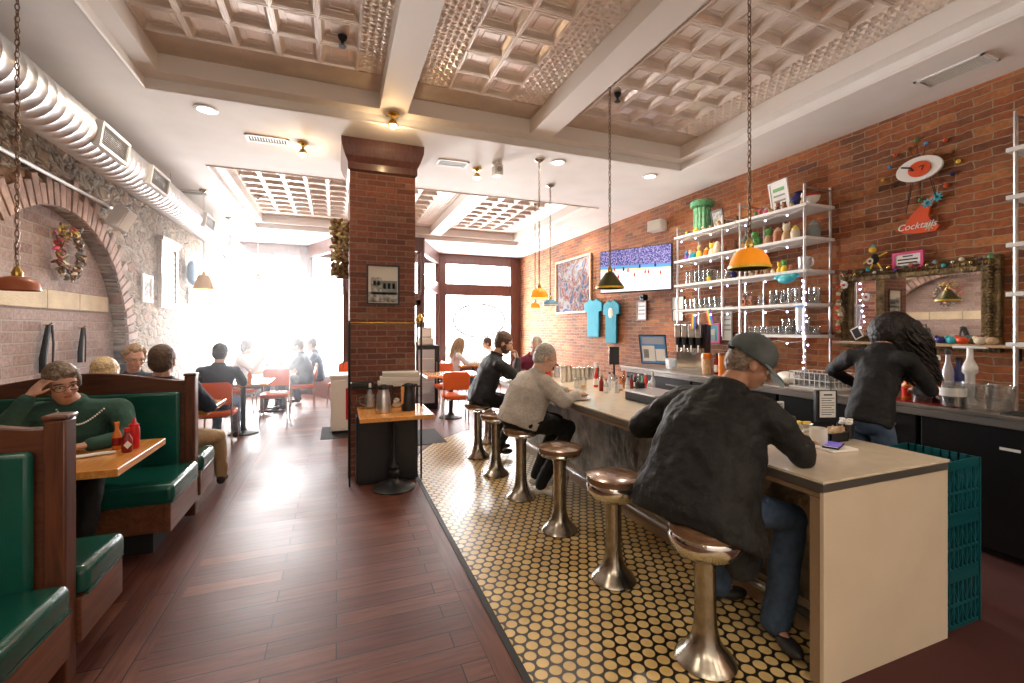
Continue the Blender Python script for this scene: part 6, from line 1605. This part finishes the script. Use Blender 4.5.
def hand(m, wrist, d, up, side, size=1.0, curl=.5, spread=1.0):
    """palm + four fingers + thumb; d = pointing direction, up = back of the hand, side = +1 thumb towards d x up"""
    d = nrm(d); up = V(up); up = (up-d*up.dot(d)).normalized(); s = d.cross(up)*side; w = V(wrist)
    pc = w+d*.045*size
    m.ell(pc, (.048*size, .040*size, .017*size), (d, s, up), 12, 8)
    m.cone(w, w+d*.02*size, .026*size, .024*size, 10)
    for i, (off, ln) in enumerate(((.029, .072), (.010, .080), (-.010, .074), (-.028, .058))):
        b = w+d*.078*size+s*off*size; dd = (d+s*off*spread*3).normalized(); ln *= size; r = .0088*size
        c1 = curl; k1 = b+(dd*math.cos(c1*.5)-up*math.sin(c1*.5))*ln*.45; k2 = k1+(dd*math.cos(c1*1.3)-up*math.sin(c1*1.3))*ln*.32; k3 = k2+(dd*math.cos(c1*2.0)-up*math.sin(c1*2.0))*ln*.25
        m.cone(b-d*.02*size, b, r, r, 8); m.cone(b, k1, r, r*.95, 8); m.cone(k1, k2, r*.95, r*.88, 8); m.cone(k2, k3, r*.88, r*.75, 8)
    b = w+d*.025*size+s*.03*size; t1 = b+(d*.6+s*.75-up*.15).normalized()*.035*size; t2 = t1+(d*.85+s*.4-up*.25).normalized()*.03*size
    m.cone(w+d*.02*size+s*.012*size, b, .014*size, .012*size, 8); m.cone(b, t1, .012*size, .0105*size, 8); m.cone(t1, t2, .0105*size, .009*size, 8)

def person(P):
    """all joints in world coordinates"""
    J = {k: V(v) for k, v in P['J'].items()}
    base = V((J['hip'].x, J['hip'].y, 0))
    t = empty('person', base, P['label'], 'person')
    vox = P.get('vox', .010)
    fat = P.get('fat', 1.0)
    def add(m, nm, mt, parent=t, v=vox, it=5, fold=None):
        o = m.build(nm, mt, smooth=True)
        if v: remesh(o, v, it)
        if fold: wrinkle(o, *fold)
        o.parent = t; o.location = -base if parent is t else (0, 0, 0)
        if parent is not t: o.parent = parent
        return o
    f, l, u = head_frame(*P['head'])
    hc = J['head']; s = P.get('hs', 1.0)
    lat = nrm(J['shL']-J['shR'])           # body left
    sp = nrm(J['neck']-J['hip']); fwd = nrm(lat.cross(sp))
    # ---------------- body (skin): head, neck, trunk core, arms, hands, legs
    m = MB()
    H_ = lambda a, b, c: hc+f*a*s+l*b*s+u*c*s
    m.ell(H_(-.012, 0, .028), (.098*s, .076*s, .092*s), (f, l, u), 20, 14)
    m.ell(H_(.022, 0, -.030), (.070*s, .062*s, .075*s), (f, l, u), 16, 12)
    m.ell(H_(.038, 0, -.078), (.048*s, .043*s, .034*s), (f, l, u), 14, 10)        # chin / jaw
    m.ell(H_(.052, 0, .028), (.042*s, .060*s, .030*s), (f, l, u), 14, 8)          # brow
    for q in (-1, 1):
        m.ell(H_(.058, q*.036, -.028), (.030*s, .026*s, .026*s), (f, l, u), 10, 8)  # cheek
        m.ell(H_(-.004, q*.078, -.008), (.020*s, .010*s, .033*s), (f, l, u), 10, 8)  # ear
    m.cone(H_(.088, 0, .012), H_(.108, 0, -.026), .009*s, .013*s, 8); m.ell(H_(.098, .010, -.030), .009*s, n=8, m=6); m.ell(H_(.098, -.010, -.030), .009*s, n=8, m=6)
    m.ell(H_(.082, 0, -.058), (.014*s, .024*s, .012*s), (f, l, u), 10, 8)
    nb = hc-u*.07*s-f*.02*s
    m.cone(nb, J['neck'], .056*s, .060*s, 12)
    m.cone(J['neck'], J['hip']*.35+J['neck']*.65, .06, .085, 14); m.cone(J['hip']*.35+J['neck']*.65, J['hip'], .085, .09, 14)
    for q in 'LR':
        sh, el, ha = J['sh'+q], J['el'+q], J['ha'+q]
        m.cone(J['neck']-sp*.04, sh, .045, .042, 10); m.cone(sh, el, .045, .036, 10); wr_ = el+(ha-el)*1.0
        m.cone(el, wr_, .036, .024, 10)
        hd = P['hand'+q]
        hand(m, wr_, hd[0], hd[1], hd[2], P.get('hsz', 1.0), hd[3] if len(hd) > 3 else .5)
        m.cone(J['hip']+(lat*.075 if q == 'L' else -lat*.075), J['kn'+q], .06, .048, 10)
        m.cone(J['kn'+q], J['an'+q], .05, .036, 10)
        to = nrm(P['toe'+q]) if 'toe'+q in P else V((fwd.x, fwd.y, 0)).normalized()
        m.cone(J['an'+q]-V((0, 0, .03)), J['an'+q]+to*.11-V((0, 0, .055)), .030, .018, 8)
    body = add(m, 'body', P['skin'], v=P.get('bvox', min(vox, .0075)), it=3)
    # ---------------- face
    if P.get('face', True):
        for q in (-1, 1):
            e = MB().ell(H_(.073, q*.031, .004), .0135*s, n=14, m=10); eo = e.build('eye', 'eye_white', smooth=True); eo.parent = t; eo.location = -base
            e = MB().ell(H_(.0835, q*.031, .003), (.0045*s, .0065*s, .0065*s), (f, l, u), 10, 8); po = e.build('iris', 'eye_dark', smooth=True); po.parent = eo
            e = MB().tube([H_(.086, q*.012, .026), H_(.090, q*.032, .031), H_(.072, q*.055, .024)], .0045*s, 6); b_ = e.build('eyebrow', P.get('browm', P['hairm'])); b_.parent = t; b_.location = -base
            e = MB().loft([(H_(.080, q*.031, .013), l*.016*s, f*.008*s), (H_(.0835, q*.031, .008), l*.015*s, f*.005*s)], 12); b_ = e.build('eyelid', P['skin']); b_.parent = t; b_.location = -base
        e = MB().ell(H_(.093, 0, -.054), (.006*s, .022*s, .0045*s), (f, l, u), 12, 8).ell(H_(.091, 0, -.062), (.007*s, .019*s, .0055*s), (f, l, u), 12, 8); b_ = e.build('lips', 'lips'); b_.parent = t; b_.location = -base
    # ---------------- torso garment
    hip, neck = J['hip'], J['neck']
    sw = (J['shL']-J['shR']).length/2
    m = MB()
    rings = P.get('rings')
    if rings is None:
        chest = hip.lerp(neck, .62)+fwd*.0; waist = hip.lerp(neck, .30); top = hip.lerp(neck, .88)
        rings = [(hip-sp*.07, .175*fat, .135*fat), (hip+sp*.03, .182*fat, .14*fat), (waist, .168*fat, .132*fat), (chest, .178*fat, .13*fat), (top, sw*.92, .095*fat), (neck+sp*.0, .085, .08), (neck+sp*.035, .070, .068)]
    rr = []
    for q in rings:
        c = V(q[0]); la = lat if len(q) < 4 else nrm(q[3]); fw_ = nrm(la.cross(sp)); rr.append((c, la*q[1], fw_*q[2]))
    m.loft(rr, 24, 2.3)
    ar = P.get('arm', 1.0)
    for q in 'LR':
        sh, el, ha = J['sh'+q], J['el'+q], J['ha'+q]
        m.cone(hip.lerp(neck, .86), sh, .075*ar, .066*ar, 12); m.cone(sh, el, .066*ar, .052*ar, 12)
        if P.get('sleeve', 1) > .3: m.cone(el, el+(ha-el)*(.93*P.get('sleeve', 1)), .053*ar, .036*ar, 12)
    g = add(m, P.get('topname', 'sweater'), P['top'], fold=P.get('fold', (.12, .03)), v=max(vox, .010), it=4)
    if P.get('collar'):
        m = MB().tube([neck+sp*.025+(lat*math.cos(a)+fwd*math.sin(a))*.068 for a in [2*PI*i/20 for i in range(20)]], .016, 8, True); add(m, 'collar', P['collar'], v=None)
    # ---------------- trousers
    m = MB()
    if P.get('legs', True):
        m.ell(hip-sp*.03, (.165*fat, .13*fat, .11), (lat, fwd, sp), 16, 10)
        for q, sg_ in (('L', 1), ('R', -1)):
            h0 = hip+lat*.085*sg_*fat
            m.cone(h0, J['kn'+q], .092*fat, .068, 14); m.cone(J['kn'+q], J['an'+q]+V((0, 0, -.005)), .068, .055*P.get('cuff', 1), 14)
        add(m, 'trousers', P['bottom'], fold=(.10, .025), v=max(vox, .010), it=4)
        for q in 'LR':
            to = nrm(P['toe'+q]) if 'toe'+q in P else V((fwd.x, fwd.y, 0)).normalized(); sd = V((-to.y, to.x, 0)); a = V((J['an'+q].x, J['an'+q].y, J['an'+q].z-.055))
            m = MB(); m.ell(a-to*.02, (.055, .042, .045), (to, sd, V((0, 0, 1))), 14, 9).ell(a+to*.10-V((0, 0, .01)), (.085, .046, .034), (to, sd, V((0, 0, 1))), 14, 9).cone(a, a+V((0, 0, .05)), .04, .042, 12)
            add(m, 'shoe', P.get('shoe', 'shoe_dark'), v=.010, it=3)
    # ---------------- hair
    hs_ = P.get('hair', 'short'); hm = P['hairm']
    if hs_ != 'none':
        m = MB()
        if hs_ in ('short', 'crop', 'bald'):
            k = .004 if hs_ == 'crop' else .012
            m.ell(H_(-.026, 0, .040), ((.094+k)*s, (.077+k)*s, (.088+k)*s), (f, l, u), 22, 14)
            m.ell(H_(-.048, 0, -.005), ((.066+k)*s, (.072+k)*s, (.080+k)*s), (f, l, u), 18, 12)
            for q in (-1, 1): m.ell(H_(-.005, q*.066, .032), (.035*s, .016*s, .035*s), (f, l, u), 10, 8)
        elif hs_ == 'curly':
            r2 = random.Random(3)
            for i in range(130):
                a = r2.uniform(0, 2*PI); e = r2.uniform(-.25, 1.5); d = V((math.cos(a)*math.cos(e), math.sin(a)*math.cos(e), math.sin(e)))
                if d.x > .35 and d.z < .62: continue
                m.ell(H_(-.02+d.x*.098, d.y*.084, .035+d.z*.095), r2.uniform(.018, .028)*s, n=8, m=6)
        elif hs_ in ('long', 'bob', 'pony'):
            m.ell(H_(-.026, 0, .042), (.106*s, .088*s, .098*s), (f, l, u), 22, 14)
            m.ell(H_(-.05, 0, -.01), (.075*s, .085*s, .095*s), (f, l, u), 18, 12)
            for q in (-1, 1): m.ell(H_(.0, q*.074, .02), (.05*s, .018*s, .06*s), (f, l, u), 12, 8)
            if hs_ == 'bob':
                for q in (-1, 1): m.ell(H_(-.02, q*.078, -.04), (.055*s, .025*s, .09*s), (f, l, u), 12, 8)
            if hs_ == 'pony': m.ell(H_(-.10, .03, -.07), (.04*s, .045*s, .08*s), (f, l, u), 12, 8)
        for (a, b, c, ra, rb, rc) in P.get('hair_extra', []): m.ell(H_(a, b, c), (ra*s, rb*s, rc*s), (f, l, u), 14, 9)
        ho = add(m, 'hair', hm, v=.008, it=3, fold=(.02, .012))
        if P.get('strands'):
            N, L, wav, rad = P['strands']; r2 = random.Random(5); m = MB()
            for i in range(N):
                a = r2.uniform(0, 2*PI); e = r2.uniform(-.1, 1.45)
                d = V((math.cos(a)*math.cos(e), math.sin(a)*math.cos(e), math.sin(e)))
                if d.x > P.get('front', .3) and d.z < .75: continue
                p0 = H_(-.02+d.x*.10, d.y*.085, .035+d.z*.095)
                out = (f*d.x+l*d.y+u*d.z); out.z *= .2
                bias = V(P.get('fall', (0, 0, -1)))
                pts = [p0]; ln = L*r2.uniform(.7, 1.1); n = 12; ph = r2.uniform(0, 6); vel = out*1.0+V((0, 0, .1))
                cur = p0.copy()
                for k in range(n):
                    vel = vel*.62+bias*.55; vv = vel.normalized()*ln/n
                    cur = cur+vv; sdv = V((math.cos(ph+k*1.1), math.sin(ph+k*1.1), 0))*wav
                    pts.append(cur+sdv*min(1, k/3))
                m.tube(pts, [rad]*(n-1)+[rad*.8, rad*.4], 5)
            o = m.build('hair_strands', hm, smooth=True); o.parent = t; o.location = -base; o['kind'] = 'stuff'
    if P.get('beard'):
        m = MB().ell(H_(.040, 0, -.078), (.056*s, .054*s, .044*s), (f, l, u), 16, 10)
        for q in (-1, 1): m.ell(H_(.02, q*.056, -.045), (.036*s, .016*s, .05*s), (f, l, u), 12, 8)
        m.ell(H_(.085, 0, -.046), (.014*s, .030*s, .007*s), (f, l, u), 10, 6)
        add(m, 'beard', P['beard'], v=.007, it=2)
    if P.get('glasses'):
        m = MB()
        for q in (-1, 1):
            c = H_(.098, q*.033, .000); m.tube([c+(l*math.cos(a)*.028+u*math.sin(a)*.019)*s for a in [2*PI*i/20 for i in range(20)]], .0022*s, 6, True)
            m.tube([H_(.096, q*.061, .004), H_(.05, q*.080, .004), H_(-.005, q*.082, .000)], .0022*s, 5)
        m.tube([H_(.100, -.006, .003), H_(.103, 0, .006), H_(.100, .006, .003)], .0022*s, 5)
        o = m.build('glasses', P['glasses']); o.parent = t; o.location = -base
    if P.get('cap'):
        m = MB()
        m.ell(H_(-.018, 0, .048), (.112*s, .094*s, .096*s), (f, l, u), 24, 16)
        # keep only the upper part of the crown
        keep = []
        o = m.build('cap', P['cap'], smooth=True)
        bm = bmesh.new(); bm.from_mesh(o.data); pl = H_(-.02, 0, .022); n_ = (u+f*.12).normalized()
        bmesh.ops.bisect_plane(bm, geom=bm.verts[:]+bm.edges[:]+bm.faces[:], plane_co=pl, plane_no=n_, clear_inner=True)
        bm.to_mesh(o.data); bm.free()
        md = o.modifiers.new('s', 'SOLIDIFY'); md.thickness = .006*s; md.offset = 1
        o.parent = t; o.location = -base
        c = []; nS = 16; m = MB(); vs = []; fs = []
        for i in range(nS+1):
            a = -1.25+2.5*i/nS
            r0 = H_(-.018+.108*math.cos(a), .092*math.sin(a), .030-.010*math.cos(a)); x1 = .075+.105*math.cos(a)
            r1 = H_(x1 if abs(a) < 1.1 else x1*.8, .092*math.sin(a), -.012-.012*math.cos(a)+.02*math.sin(a)**2)
            for z in (0, .006): vs += [r0+u*z*s, r1+u*z*s]
        for i in range(nS):
            k = 4*i; fs += [(k, k+4, k+5, k+1), (k+2, k+3, k+7, k+6), (k+1, k+5, k+7, k+3), (k, k+2, k+6, k+4)]
        fs += [(0, 1, 3, 2), (4*nS, 4*nS+2, 4*nS+3, 4*nS+1)]
        m.add(vs, fs); b_ = m.build('brim', P.get('brimm', P['cap']), smooth=True); b_.parent = o
        e = MB().ell(H_(-.018, 0, .145), .009*s, n=10, m=6).build('button', P['cap']); e.parent = o
        m = MB().tube([H_(-.105, -.035, .028), H_(-.125, -.012, .024), H_(-.125, .012, .024), H_(-.105, .035, .028)], .008*s, 6).build('strap', 'black_cloth'); m.parent = o
    return t
UP = (0, 0, 1)

# man in cap
person(dict(label='man in a grey baseball cap and long black coat bent over the near counter', skin='skin_tan', hairm='hair_greybrown', hair='crop', head=(-32, 30), hs=1.08, vox=.010, fat=1.05, arm=1.28,
    J=dict(hip=(1.68, 1.74, .72), neck=(1.90, 1.80, 1.235), head=(2.035, 1.785, 1.36), shL=(1.80, 2.03, 1.15), shR=(1.90, 1.58, 1.14), elL=(1.67, 2.24, .97), elR=(2.03, 1.50, .965), haL=(1.97, 2.15, .945), haR=(2.26, 1.66, .955),
           knL=(2.14, 1.95, .60), knR=(2.13, 1.62, .60), anL=(1.98, 1.96, .13), anR=(2.02, 1.62, .12)),
    handL=((1, -.2, -.05), UP, -1, .6), handR=((.8, .6, 0), UP, 1, .8), toeL=(-.3, .5, 0) and (.8, -.2, 0), toeR=(.3, -1, 0) and (-.35, -1, 0),
    rings=[((1.625, 1.75, .575), .335, .225), ((1.63, 1.755, .64), .325, .23), ((1.66, 1.77, .74), .30, .21), ((1.72, 1.78, .90), .275, .20), ((1.79, 1.79, 1.06), .255, .18), ((1.85, 1.80, 1.16), .225, .13), ((1.89, 1.80, 1.225), .12, .10), ((1.91, 1.80, 1.265), .085, .085)],
    top='coat_cloth', topname='quilted_coat', bottom='denim', collar='coat_cloth', fold=(.10, .035), cap='cap_cloth', brimm='cap_brim', shoe='shoe_dark', cuff=1.3))
# the coat's tail hanging beside the stool
cp = [q for q in col.objects if q.get('label', '').startswith('man in a grey baseball')][0]
m = MB().loft([(V((1.80, 1.60, .40)), V((.13, .05, 0)), V((-.02, .05, 0))), (V((1.79, 1.62, .52)), V((.14, .05, 0)), V((-.03, .07, 0))), (V((1.77, 1.66, .70)), V((.13, .04, 0)), V((-.03, .10, 0)))], 20)
o = m.build('coat_tail', 'coat_cloth', smooth=True); remesh(o, .012, 4); wrinkle(o, .1, .03); o.parent = cp; o.location = -cp.location
# woman in grey sweatshirt
person(dict(label='elderly woman in a light grey sweatshirt eating at the counter', skin='skin', hairm='hair_grey', hair='crop', head=(-18, 26), hs=1.03, vox=.010, fat=1.36, arm=1.28,
    J=dict(hip=(1.57, 3.86, .73), neck=(1.72, 3.82, 1.135), head=(1.80, 3.80, 1.27), shL=(1.68, 4.03, 1.06), shR=(1.72, 3.64, 1.05), elL=(1.92, 4.10, .93), elR=(1.84, 3.52, .91), haL=(2.12, 4.00, .935), haR=(2.05, 3.66, .945),
           knL=(2.02, 4.0, .64), knR=(2.02, 3.76, .62), anL=(1.80, 4.02, .13), anR=(1.74, 3.78, .13)),
    handL=((.8, -.4, 0), UP, -1, .6), handR=((.8, .5, .1), UP, 1, .8), toeL=(.8, -.3, 0), toeR=(.8, -.6, 0), top='grey_knit', topname='sweatshirt', bottom='black_cloth', shoe='shoe_white', glasses='brass', face=True))
o = MB().cone((0, 0, 0), (.03, 0, .16), .062, .07, 14).build('patterned_bag', 'floral'); o.location = (1.84, 3.62, .075); tag(o, 'floral patterned bag on the tiles by the feet of the woman in grey', 'bag')
# bearded man
person(dict(label='bearded man in a black jacket resting his chin on his hand', skin='skin', hairm='hair_brown', hair='short', beard='hair_brown', head=(-28, 22), hs=1.02, vox=.011, fat=1.05, arm=1.12,
    J=dict(hip=(1.60, 5.20, .73), neck=(1.78, 5.14, 1.22), head=(1.87, 5.10, 1.37), shL=(1.74, 5.36, 1.14), shR=(1.76, 4.96, 1.13), elL=(2.02, 5.36, .96), elR=(2.0, 4.98, .96), haL=(2.16, 5.18, .97), haR=(2.02, 5.06, 1.18),
           knL=(2.03, 5.34, .64), knR=(2.03, 5.06, .62), anL=(1.86, 5.34, .14), anR=(1.80, 5.10, .14)),
    handL=((.5, -.8, 0), UP, -1, .8), handR=((-.2, .1, 1), (1, 0, 0), 1, 1.0), top='jacket_cloth', topname='jacket', bottom='black_cloth', collar='jacket_cloth'))
# maroon person
person(dict(label='grey-haired person in a maroon sweater sitting round the far end of the counter', skin='skin', hairm='hair_grey', hair='crop', head=(-120, 30), hs=1.0, vox=.012, fat=1.1, face=True,
    J=dict(hip=(2.60, 6.25, .70), neck=(2.66, 6.05, 1.15), head=(2.68, 5.97, 1.29), shL=(2.88, 6.03, 1.06), shR=(2.42, 6.06, 1.06), elL=(2.98, 5.80, .94), elR=(2.32, 5.80, .94), haL=(2.78, 5.62, .94), haR=(2.52, 5.62, .94),
           knL=(2.7, 5.95, .60), knR=(2.5, 5.95, .60), anL=(2.7, 6.0, .14), anR=(2.5, 6.0, .14)),
    handL=((-.5, -.5, 0), UP, 1, .8), handR=((.5, -.5, 0), UP, -1, .8), top='maroon_knit', bottom='black_cloth'))
st2 = dup(s0, (2.60, 6.25, .006), None, 'pedestal stool under the person in the maroon sweater')
# bartender
person(dict(label='bartender with long dark curly hair in a black top working at the back bar', skin='skin_tan', hairm='hair_dark', hair='long', head=(-20, 42), hs=1.0, vox=.010, fat=.74, arm=.90, face=True,
    J=dict(hip=(3.36, 2.00, .96), neck=(3.56, 2.03, 1.40), head=(3.68, 2.02, 1.52), shL=(3.50, 2.20, 1.34), shR=(3.52, 1.86, 1.34), elL=(3.62, 2.42, 1.22), elR=(3.68, 1.82, 1.13), haL=(3.92, 2.36, 1.06), haR=(3.93, 2.02, 1.10),
           knL=(3.40, 2.10, .50), knR=(3.40, 1.90, .50), anL=(3.36, 2.12, .10), anR=(3.36, 1.88, .10)),
    handL=((1, .1, -.1), UP, -1, .7), handR=((.8, .6, 0), UP, 1, .7), top='black_cloth', topname='black_top', bottom='denim', strands=(900, .44, .034, .0085), front=.62, fall=(.14, -.05, -1), hair_extra=[(-.05, 0, -.02, .12, .12, .13), (.02, -.08, .0, .09, .05, .12), (.02, .08, 0, .09, .05, .12)]))
o = MB().ell((0, 0, 0), (.035, .035, .033), n=18, m=12).build('orange', 'hot_orange'); o.location = (4.02, 2.12, 1.125); tag(o, 'orange fruit held in the hand of the bartender', 'fruit')
# woman in green
person(dict(label='woman in a dark green sweater and glasses resting her forehead on her hand', skin='skin', hairm='hair_greybrown', hair='long', head=(-52, 14, 8), hs=1.0, vox=.010, fat=1.15, arm=1.2, glasses='ink', browm='hair_brown',
    J=dict(hip=(-1.740, 4.010, 0.570), neck=(-1.640, 3.870, 1.060), head=(-1.640, 3.760, 1.195), shL=(-1.420, 3.950, 0.985), shR=(-1.860, 3.790, 0.995), elL=(-1.310, 3.830, 0.810), elR=(-1.890, 3.550, 0.840), haL=(-1.460, 3.650, 0.810), haR=(-1.735, 3.62, 1.135),
           knL=(-1.440, 3.630, 0.570), knR=(-1.790, 3.580, 0.570), anL=(-1.440, 3.480, 0.150), anR=(-1.790, 3.430, 0.150)),
    handL=((-.9, -.3, 0), UP, 1, .5), handR=((.30, .25, .55), (-.5, -.8, .3), 1, .45), top='green_knit', bottom='black_cloth', toeL=(0, -1, 0), toeR=(0, -1, 0), fold=(.14, .02),
    hair_extra=[(.045, .02, .085, .045, .06, .022), (.03, -.045, .07, .05, .03, .03), (-.09, .02, -.06, .05, .06, .06)]))
nk = MB()
a0, a1 = V((-1.66, 3.74, 1.03)), V((-1.45, 3.82, 1.01))
for i in range(26):
    s_ = i/25; p_ = a0.lerp(a1, s_)-V((0, .05*math.sin(PI*s_), .09*math.sin(PI*s_))); nk.ell(p_, .006, n=8, m=6)
o = nk.build('necklace', 'ceramic_white'); pw = [q for q in col.objects if q.get('label', '').startswith('woman in a dark green')][0]; o.parent = pw; o.location = -pw.location
# people behind booth 2
person(dict(label='blond-haired person seen from behind over the top of the second booth bench', skin='skin', hairm='hair_blond', hair='bob', head=(80, 8), hs=.98, vox=.012, face=False,
    J=dict(hip=(-1.850, 4.820, 0.530), neck=(-1.850, 4.860, 1.030), head=(-1.840, 4.880, 1.170), shL=(-2.040, 4.840, 0.950), shR=(-1.660, 4.840, 0.950), elL=(-2.070, 5.020, 0.770), elR=(-1.610, 5.020, 0.770), haL=(-1.970, 5.200, 0.770), haR=(-1.730, 5.200, 0.770),
           knL=(-1.950, 5.200, 0.490), knR=(-1.750, 5.200, 0.490), anL=(-1.950, 5.200, 0.100), anR=(-1.750, 5.200, 0.100)),
    handL=((.2, 1, 0), UP, 1), handR=((-.2, 1, 0), UP, -1), top='navy_cloth', bottom='denim'))
person(dict(label='person in navy top and khaki trousers at the aisle end behind the second booth bench', skin='skin', hairm='hair_brown', hair='short', head=(85, 5), hs=1.08, vox=.012, face=False, fat=1.15, arm=1.15,
    J=dict(hip=(-1.390, 4.780, 0.580), neck=(-1.410, 4.780, 1.100), head=(-1.410, 4.800, 1.260), shL=(-1.630, 4.760, 1.020), shR=(-1.190, 4.780, 1.020), elL=(-1.630, 4.980, 0.820), elR=(-1.100, 4.960, 0.820), haL=(-1.520, 5.200, 0.800), haR=(-1.250, 5.200, 0.800),
           knL=(-1.350, 5.180, 0.520), knR=(-1.070, 5.140, 0.500), anL=(-1.330, 5.220, 0.130), anR=(-1.050, 5.180, 0.130)),
    handL=((.2, 1, 0), UP, 1), handR=((-.2, 1, 0), UP, -1), top='navy_cloth', topname='jacket', bottom='khaki'))
person(dict(label='person with curly grey hair and glasses facing the camera across the second booth table', skin='skin', hairm='hair_fair', hair='curly', head=(-55, 16), hs=1.02, vox=.012, glasses='brass',
    J=dict(hip=(-2.060, 6.200, 0.580), neck=(-2.030, 6.020, 1.070), head=(-1.980, 5.900, 1.230), shL=(-1.810, 6.030, 0.990), shR=(-2.240, 6.000, 0.990), elL=(-1.760, 5.820, 0.830), elR=(-2.280, 5.800, 0.830), haL=(-1.930, 5.660, 0.820), haR=(-2.130, 5.660, 0.820),
           knL=(-1.930, 5.750, 0.560), knR=(-2.130, 5.750, 0.560), anL=(-1.930, 5.700, 0.150), anR=(-2.130, 5.700, 0.150)),
    handL=((-.5, -.5, 0), UP, 1), handR=((.5, -.5, 0), UP, -1), top='navy_cloth', bottom='denim', toeL=(0, -1, 0), toeR=(0, -1, 0)))
def seated(x, y, yaw, label, top, bottom, hairm, hair='short', face=True, lean=.08, seat=.48, **kw):
    """seated figure with forearms on a table before it; yaw = facing direction in degrees"""
    c, s_ = math.cos(R(yaw)), math.sin(R(yaw))
    W = lambda a, b, z: (x+a*c-b*s_, y+a*s_+b*c, z)
    z0 = seat+.08
    J = dict(hip=W(0, 0, z0), neck=W(lean, 0, z0+.50), head=W(lean+.07, 0, z0+.65), shL=W(lean, .20, z0+.42), shR=W(lean, -.20, z0+.42), elL=W(lean+.18, .24, z0+.24), elR=W(lean+.18, -.24, z0+.24),
             haL=W(lean+.40, .12, z0+.245), haR=W(lean+.40, -.12, z0+.245), knL=W(.44, .10, seat+.06), knR=W(.44, -.10, seat+.06), anL=W(.40, .12, .13), anR=W(.40, -.12, .13))
    J.update(kw.pop('J', {}))
    return person(dict(label=label, skin='skin', hairm=hairm, hair=hair, head=kw.pop('head', (yaw, 12)), vox=.013, face=face, J=J, handL=((c, s_, 0), UP, -1), handR=((c, s_, 0), UP, 1), top=top, bottom=bottom, toeL=(c, s_, 0), toeR=(c, s_, 0), **kw))
seated(-1.45, 6.90, 86, 'dark-haired person in dark jacket and jeans on a chair by the aisle, seen from behind', 'navy_cloth', 'denim_light', 'hair_dark', face=False)
seated(-1.62, 9.25, 0, 'person in a white top gesturing at the left side of the window table', 'white_cloth', 'navy_cloth', 'hair_brown', hair='long',
       J=dict(haR=(-1.16, 9.12, 1.12)))
seated(-.55, 9.6, 180, 'person in a blue puffer jacket sitting at the right side of the left window table', 'puffer', 'denim', 'hair_brown', arm=1.25, fat=1.15)
seated(-.35, 10.35, 180, 'person in dark clothes sitting beyond the puffer jacket near the left window', 'puffer', 'denim', 'hair_brown')
seated(2.30, 9.4, -5, 'fair-haired girl in white t-shirt and jeans at the far table by the right window', 'white_cloth', 'denim_light', 'hair_fair', hair='long', strands=(160, .42, .006, .009), front=.2, fall=(-.25, 0, -1), fat=.85, arm=.9)
seated(3.25, 9.6, 180, 'dark-haired customer facing the girl across the far table by the right window', 'white_cloth', 'navy_cloth', 'hair_brown')

# ================================================================ HAZE
def haze_mat():
    m = bpy.data.materials.new('bright_haze'); m.use_nodes = True; nt = m.node_tree
    for n in list(nt.nodes):
        if n.type != 'OUTPUT_MATERIAL': nt.nodes.remove(n)
    out = nt.nodes[0]
    tc = node(nt, 'ShaderNodeTexCoord'); sp = node(nt, 'ShaderNodeSeparateXYZ'); lk(nt, tc.outputs['Object'], sp.inputs[0])
    def mr(v, a, b):
        r = node(nt, 'ShaderNodeMapRange'); r.interpolation_type = 'SMOOTHSTEP'; r.inputs['From Min'].default_value = a; r.inputs['From Max'].default_value = b; lk(nt, v, r.inputs['Value']); return r.outputs[0]
    n = node(nt, 'ShaderNodeTexNoise'); n.inputs['Scale'].default_value = .8; n.inputs['Detail'].default_value = 2; lk(nt, tc.outputs['Object'], n.inputs['Vector'])
    d = mth(nt, 'MULTIPLY', mr(sp.outputs[1], 3.9, 7.6), mr(sp.outputs[0], .12, -.8))
    d = mth(nt, 'MULTIPLY', d, mth(nt, 'MULTIPLY', mth(nt, 'MULTIPLY', mr(sp.outputs[2], .0, 1.0), mr(sp.outputs[2], 3.4, 2.2)), mr(n.outputs['Fac'], .25, .6)))
    v = node(nt, 'ShaderNodeVolumeScatter'); v.inputs['Anisotropy'].default_value = .55; v.inputs['Color'].default_value = (1, 1, 1, 1)
    lk(nt, mth(nt, 'MULTIPLY', d, HAZE), v.inputs['Density']); lk(nt, v.outputs[0], out.inputs['Volume'])
    M['haze'] = m
HAZE = .09
haze_mat()
o = MB().box((XL+.01, 3.9, .02), (.12, YF-.05, H-.02)).build('haze', 'haze', smooth=False)
tag(o, 'bright sunlit haze hanging over the tables before the left window', 'haze', kind='stuff')
